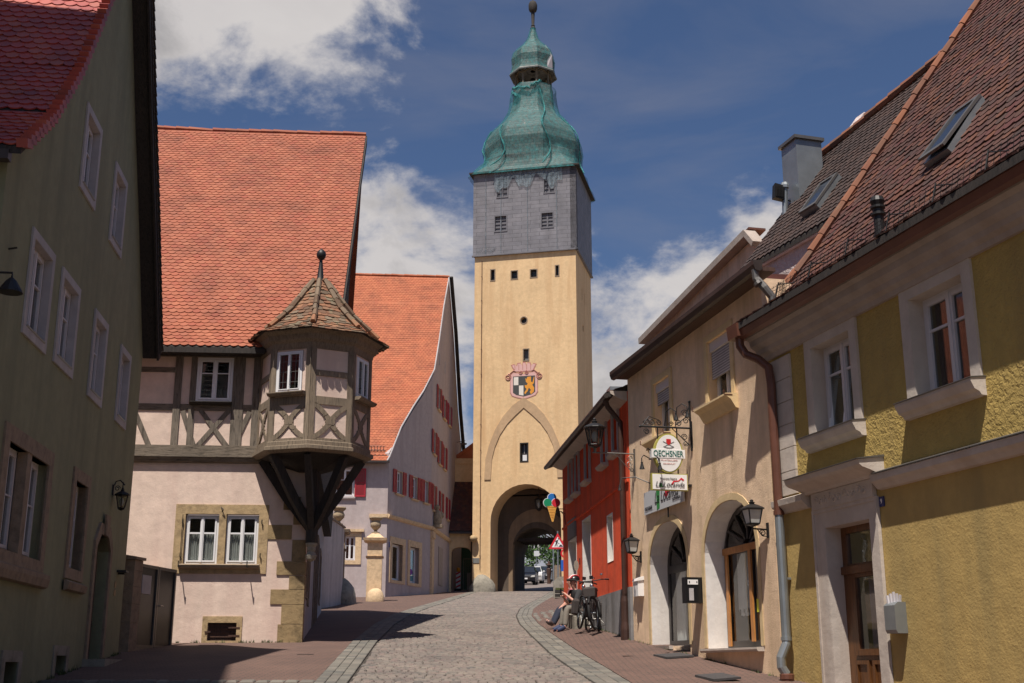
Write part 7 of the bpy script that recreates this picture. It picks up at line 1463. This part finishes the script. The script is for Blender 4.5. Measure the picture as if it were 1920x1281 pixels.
mb.f = [q for q in mb.f if min(mb.v[i][2] for i in q) > hc.z+.012]; mb.mi = [0]*len(mb.f); mesh('shell', mb, 'black_box', t, smooth=True)
for k, m in ((-.07,'white_enamel'),(-.025,'ice_red'),(.025,'white_enamel'),(.07,'ice_red')):
    pts = []
    for i in range(11): a = radians(18+i*14.4); r_ = .142*sqrt(max(.2,1-(k/.16)**2)); pts.append(hc+U*.045-f*.01+f*cos(a)*r_+l*k+U*sin(a)*r_*.86)
    mesh('helmet_rib', MB().tube(pts, .013, 6), m, t, smooth=True)
mesh('visor', MB().sphere(hc+U*.05+f*.12, .06, 10, sq=(1,1,.25)), 'white_enamel', t, smooth=True)
p_ = hc+f*.34-U*.24; tag(mesh('mobile_phone', MB().hexa([tuple(p_+l*a*.035+f*b*.005+U*c*.075) for c in (-1,1) for a, b in ((-1,-1),(1,-1),(1,1),(-1,1))]), 'black_box'), 'dark mobile phone held up by the seated cyclist', 'phone')
figure(gy(1.56,30.35,.27), (-.97,-.2), 'person in navy trousers seated farther along the doorstep, soles towards the street', 'navy_cloth', 'pink_cloth', 'shoe',
    dict(l=gy(1.19,30.1,.42), r=gy(1.17,30.45,.43)), dict(l=gy(1.0,29.95,.10), r=gy(.97,30.3,.10)), dict(l=gy(.88,29.82,.24), r=gy(.85,30.18,.24)), lean=.02, arms='down')

# ------------------------------------------------------------------ camera, light, sky
def setup():
    cam = bpy.data.cameras.new('camera'); co = bpy.data.objects.new('camera', cam); COL.objects.link(co); S.camera = co
    cam.sensor_width = 36; cam.lens = 36*2250/1920; cam.clip_end = 5000; cam.clip_start = .1
    co.location = (0,0,1.6); co.rotation_euler = (pi/2+math.atan(610/2250), 0, 0)
    sv = Vector((-.16,-.42,1)).normalized()
    sun = bpy.data.lights.new('sun', 'SUN'); sun.energy = 4.6; sun.angle = radians(.5); sun.color = (1,.93,.84)
    so = bpy.data.objects.new('sun', sun); COL.objects.link(so); so.rotation_euler = sv.to_track_quat('Z', 'Y').to_euler()
    wd = bpy.data.worlds.new('World'); S.world = wd; wd.use_nodes = True; nt = wd.node_tree; bg = nt.nodes['Background']; bg.inputs[1].default_value = .06
    sky = N(nt, 'ShaderNodeTexSky'); sky.sky_type = 'NISHITA'; sky.sun_disc = False; sky.sun_elevation = math.asin(sv.z); sky.sun_rotation = atan2(sv.x, sv.y); sky.altitude = 300
    tc = N(nt, 'ShaderNodeTexCoord'); D = tc.outputs['Generated']
    def vm(op, a, b=None):
        n = N(nt, 'ShaderNodeVectorMath', operation=op)
        for i, v in enumerate((a, b)):
            if v is None: continue
            if hasattr(v, 'is_output'): lk(nt, v, n.inputs[i])
            else: n.inputs[i].default_value = v
        return n
    def mt(op, a, b=None, clamp=False):
        n = N(nt, 'ShaderNodeMath', operation=op, use_clamp=clamp)
        for i, v in enumerate((a, b)):
            if v is None: continue
            if hasattr(v, 'is_output'): lk(nt, v, n.inputs[i])
            else: n.inputs[i].default_value = v
        return n.outputs[0]
    def nz(scale, det, rough, off=(0,0,0), dist=0, st=(1,1,1.6)):
        mp = N(nt, 'ShaderNodeMapping'); mp.inputs['Scale'].default_value = st; mp.inputs['Location'].default_value = off; lk(nt, D, mp.inputs[0])
        n = N(nt, 'ShaderNodeTexNoise'); n.inputs['Scale'].default_value = scale; n.inputs['Detail'].default_value = det; n.inputs['Roughness'].default_value = rough; n.inputs['Distortion'].default_value = dist
        lk(nt, mp.outputs[0], n.inputs['Vector']); return n.outputs['Fac']
    # cloud masses, each given by a direction (azimuth from +Y, elevation, degrees) and an angular half-size
    blobs = [(-15.5,36.5,8.5,8),(-19,30.5,9,6),(-11,31,5,6),(-5,17.5,5.0,4.6),(-6.5,13.0,6,6.0),(4.8,11.0,4.6,7.5),(10.3,16.2,5.8,4.8),(8.5,12.5,8,7),(12.5,18.5,4.2,3.6),(-1.0,16.5,1.2,3.0)]
    best = None
    for az, el, ha, he in blobs:
        a, e = radians(az), radians(el); c = Vector((sin(a)*cos(e), cos(a)*cos(e), sin(e))); rt = Vector((cos(a), -sin(a), 0)); up = rt.cross(c)
        d = vm('SUBTRACT', D, tuple(c)).outputs[0]
        x = mt('DIVIDE', vm('DOT_PRODUCT', d, tuple(rt)).outputs['Value'], radians(ha)); y = mt('DIVIDE', vm('DOT_PRODUCT', d, tuple(up)).outputs['Value'], radians(he)); zc = mt('MULTIPLY', vm('DOT_PRODUCT', d, tuple(c)).outputs['Value'], 2.0)
        q = mt('SQRT', mt('ADD', mt('ADD', mt('MULTIPLY', x, x), mt('MULTIPLY', y, y)), mt('MULTIPLY', zc, zc)))
        m = mt('SUBTRACT', 1.2, q); best = m if best is None else mt('MAXIMUM', best, m)
    best = mt('MAXIMUM', best, -.9)
    n1 = nz(7.5, 12, .60, (3.1,1.7,.4), .25); n2 = nz(26, 8, .6, (1,5,2))
    dens = mt('ADD', mt('ADD', best, mt('MULTIPLY', mt('SUBTRACT', n1, .5), 2.7)), mt('MULTIPLY', mt('SUBTRACT', n2, .5), .8))
    mr = N(nt, 'ShaderNodeMapRange', interpolation_type='SMOOTHSTEP'); mr.inputs['From Min'].default_value = .12; mr.inputs['From Max'].default_value = .75; lk(nt, dens, mr.inputs[0]); cover = mr.outputs[0]
    n3 = nz(5.5, 10, .6, (7,2,9), .3); depth = mt('ADD', mt('MULTIPLY', dens, .28), mt('MULTIPLY', mt('SUBTRACT', n3, .5), 1.7))
    cr = ramp(nt, [(.0,(6.6,6.3,6.2)),(.35,(6.2,5.9,5.85)),(.6,(4.0,3.85,3.9)),(.9,(2.5,2.45,2.6))]); 
    for e in cr.color_ramp.elements: e.color = (e.color[0]/8, e.color[1]/8, e.color[2]/8, 1)
    lk(nt, mt('ADD', depth, .12), cr.inputs[0])
    cl = vm('SCALE', cr.outputs[0]); cl.inputs['Scale'].default_value = 8*CLOUD
    sk = mix(nt, 1.0, sky.outputs[0], SKYTINT, 'MULTIPLY')
    veil = nz(3.2, 6, .55, (2,8,1), .5, (1,1,4)); vr = ramp(nt, [(.45,(0,0,0)),(.8,(.34,.34,.34))]); lk(nt, veil, vr.inputs[0])
    sk2 = mix(nt, vr.outputs[0], sk, (3.0*CLOUD,2.9*CLOUD,3.2*CLOUD))
    lk(nt, mix(nt, cover, sk2, cl.outputs[0]), bg.inputs[0])
    S.view_settings.view_transform = 'Standard'; S.view_settings.look = 'None'; S.view_settings.exposure = EXPO; S.view_settings.gamma = 1
    S.render.engine = 'CYCLES'; S.cycles.max_bounces = 6; S.cycles.transparent_max_bounces = 12
    try: S.cycles.use_denoising = True
    except Exception: pass
CLOUD = 1.15; SKYTINT = (.64,.73,.90); EXPO = .5
setup()
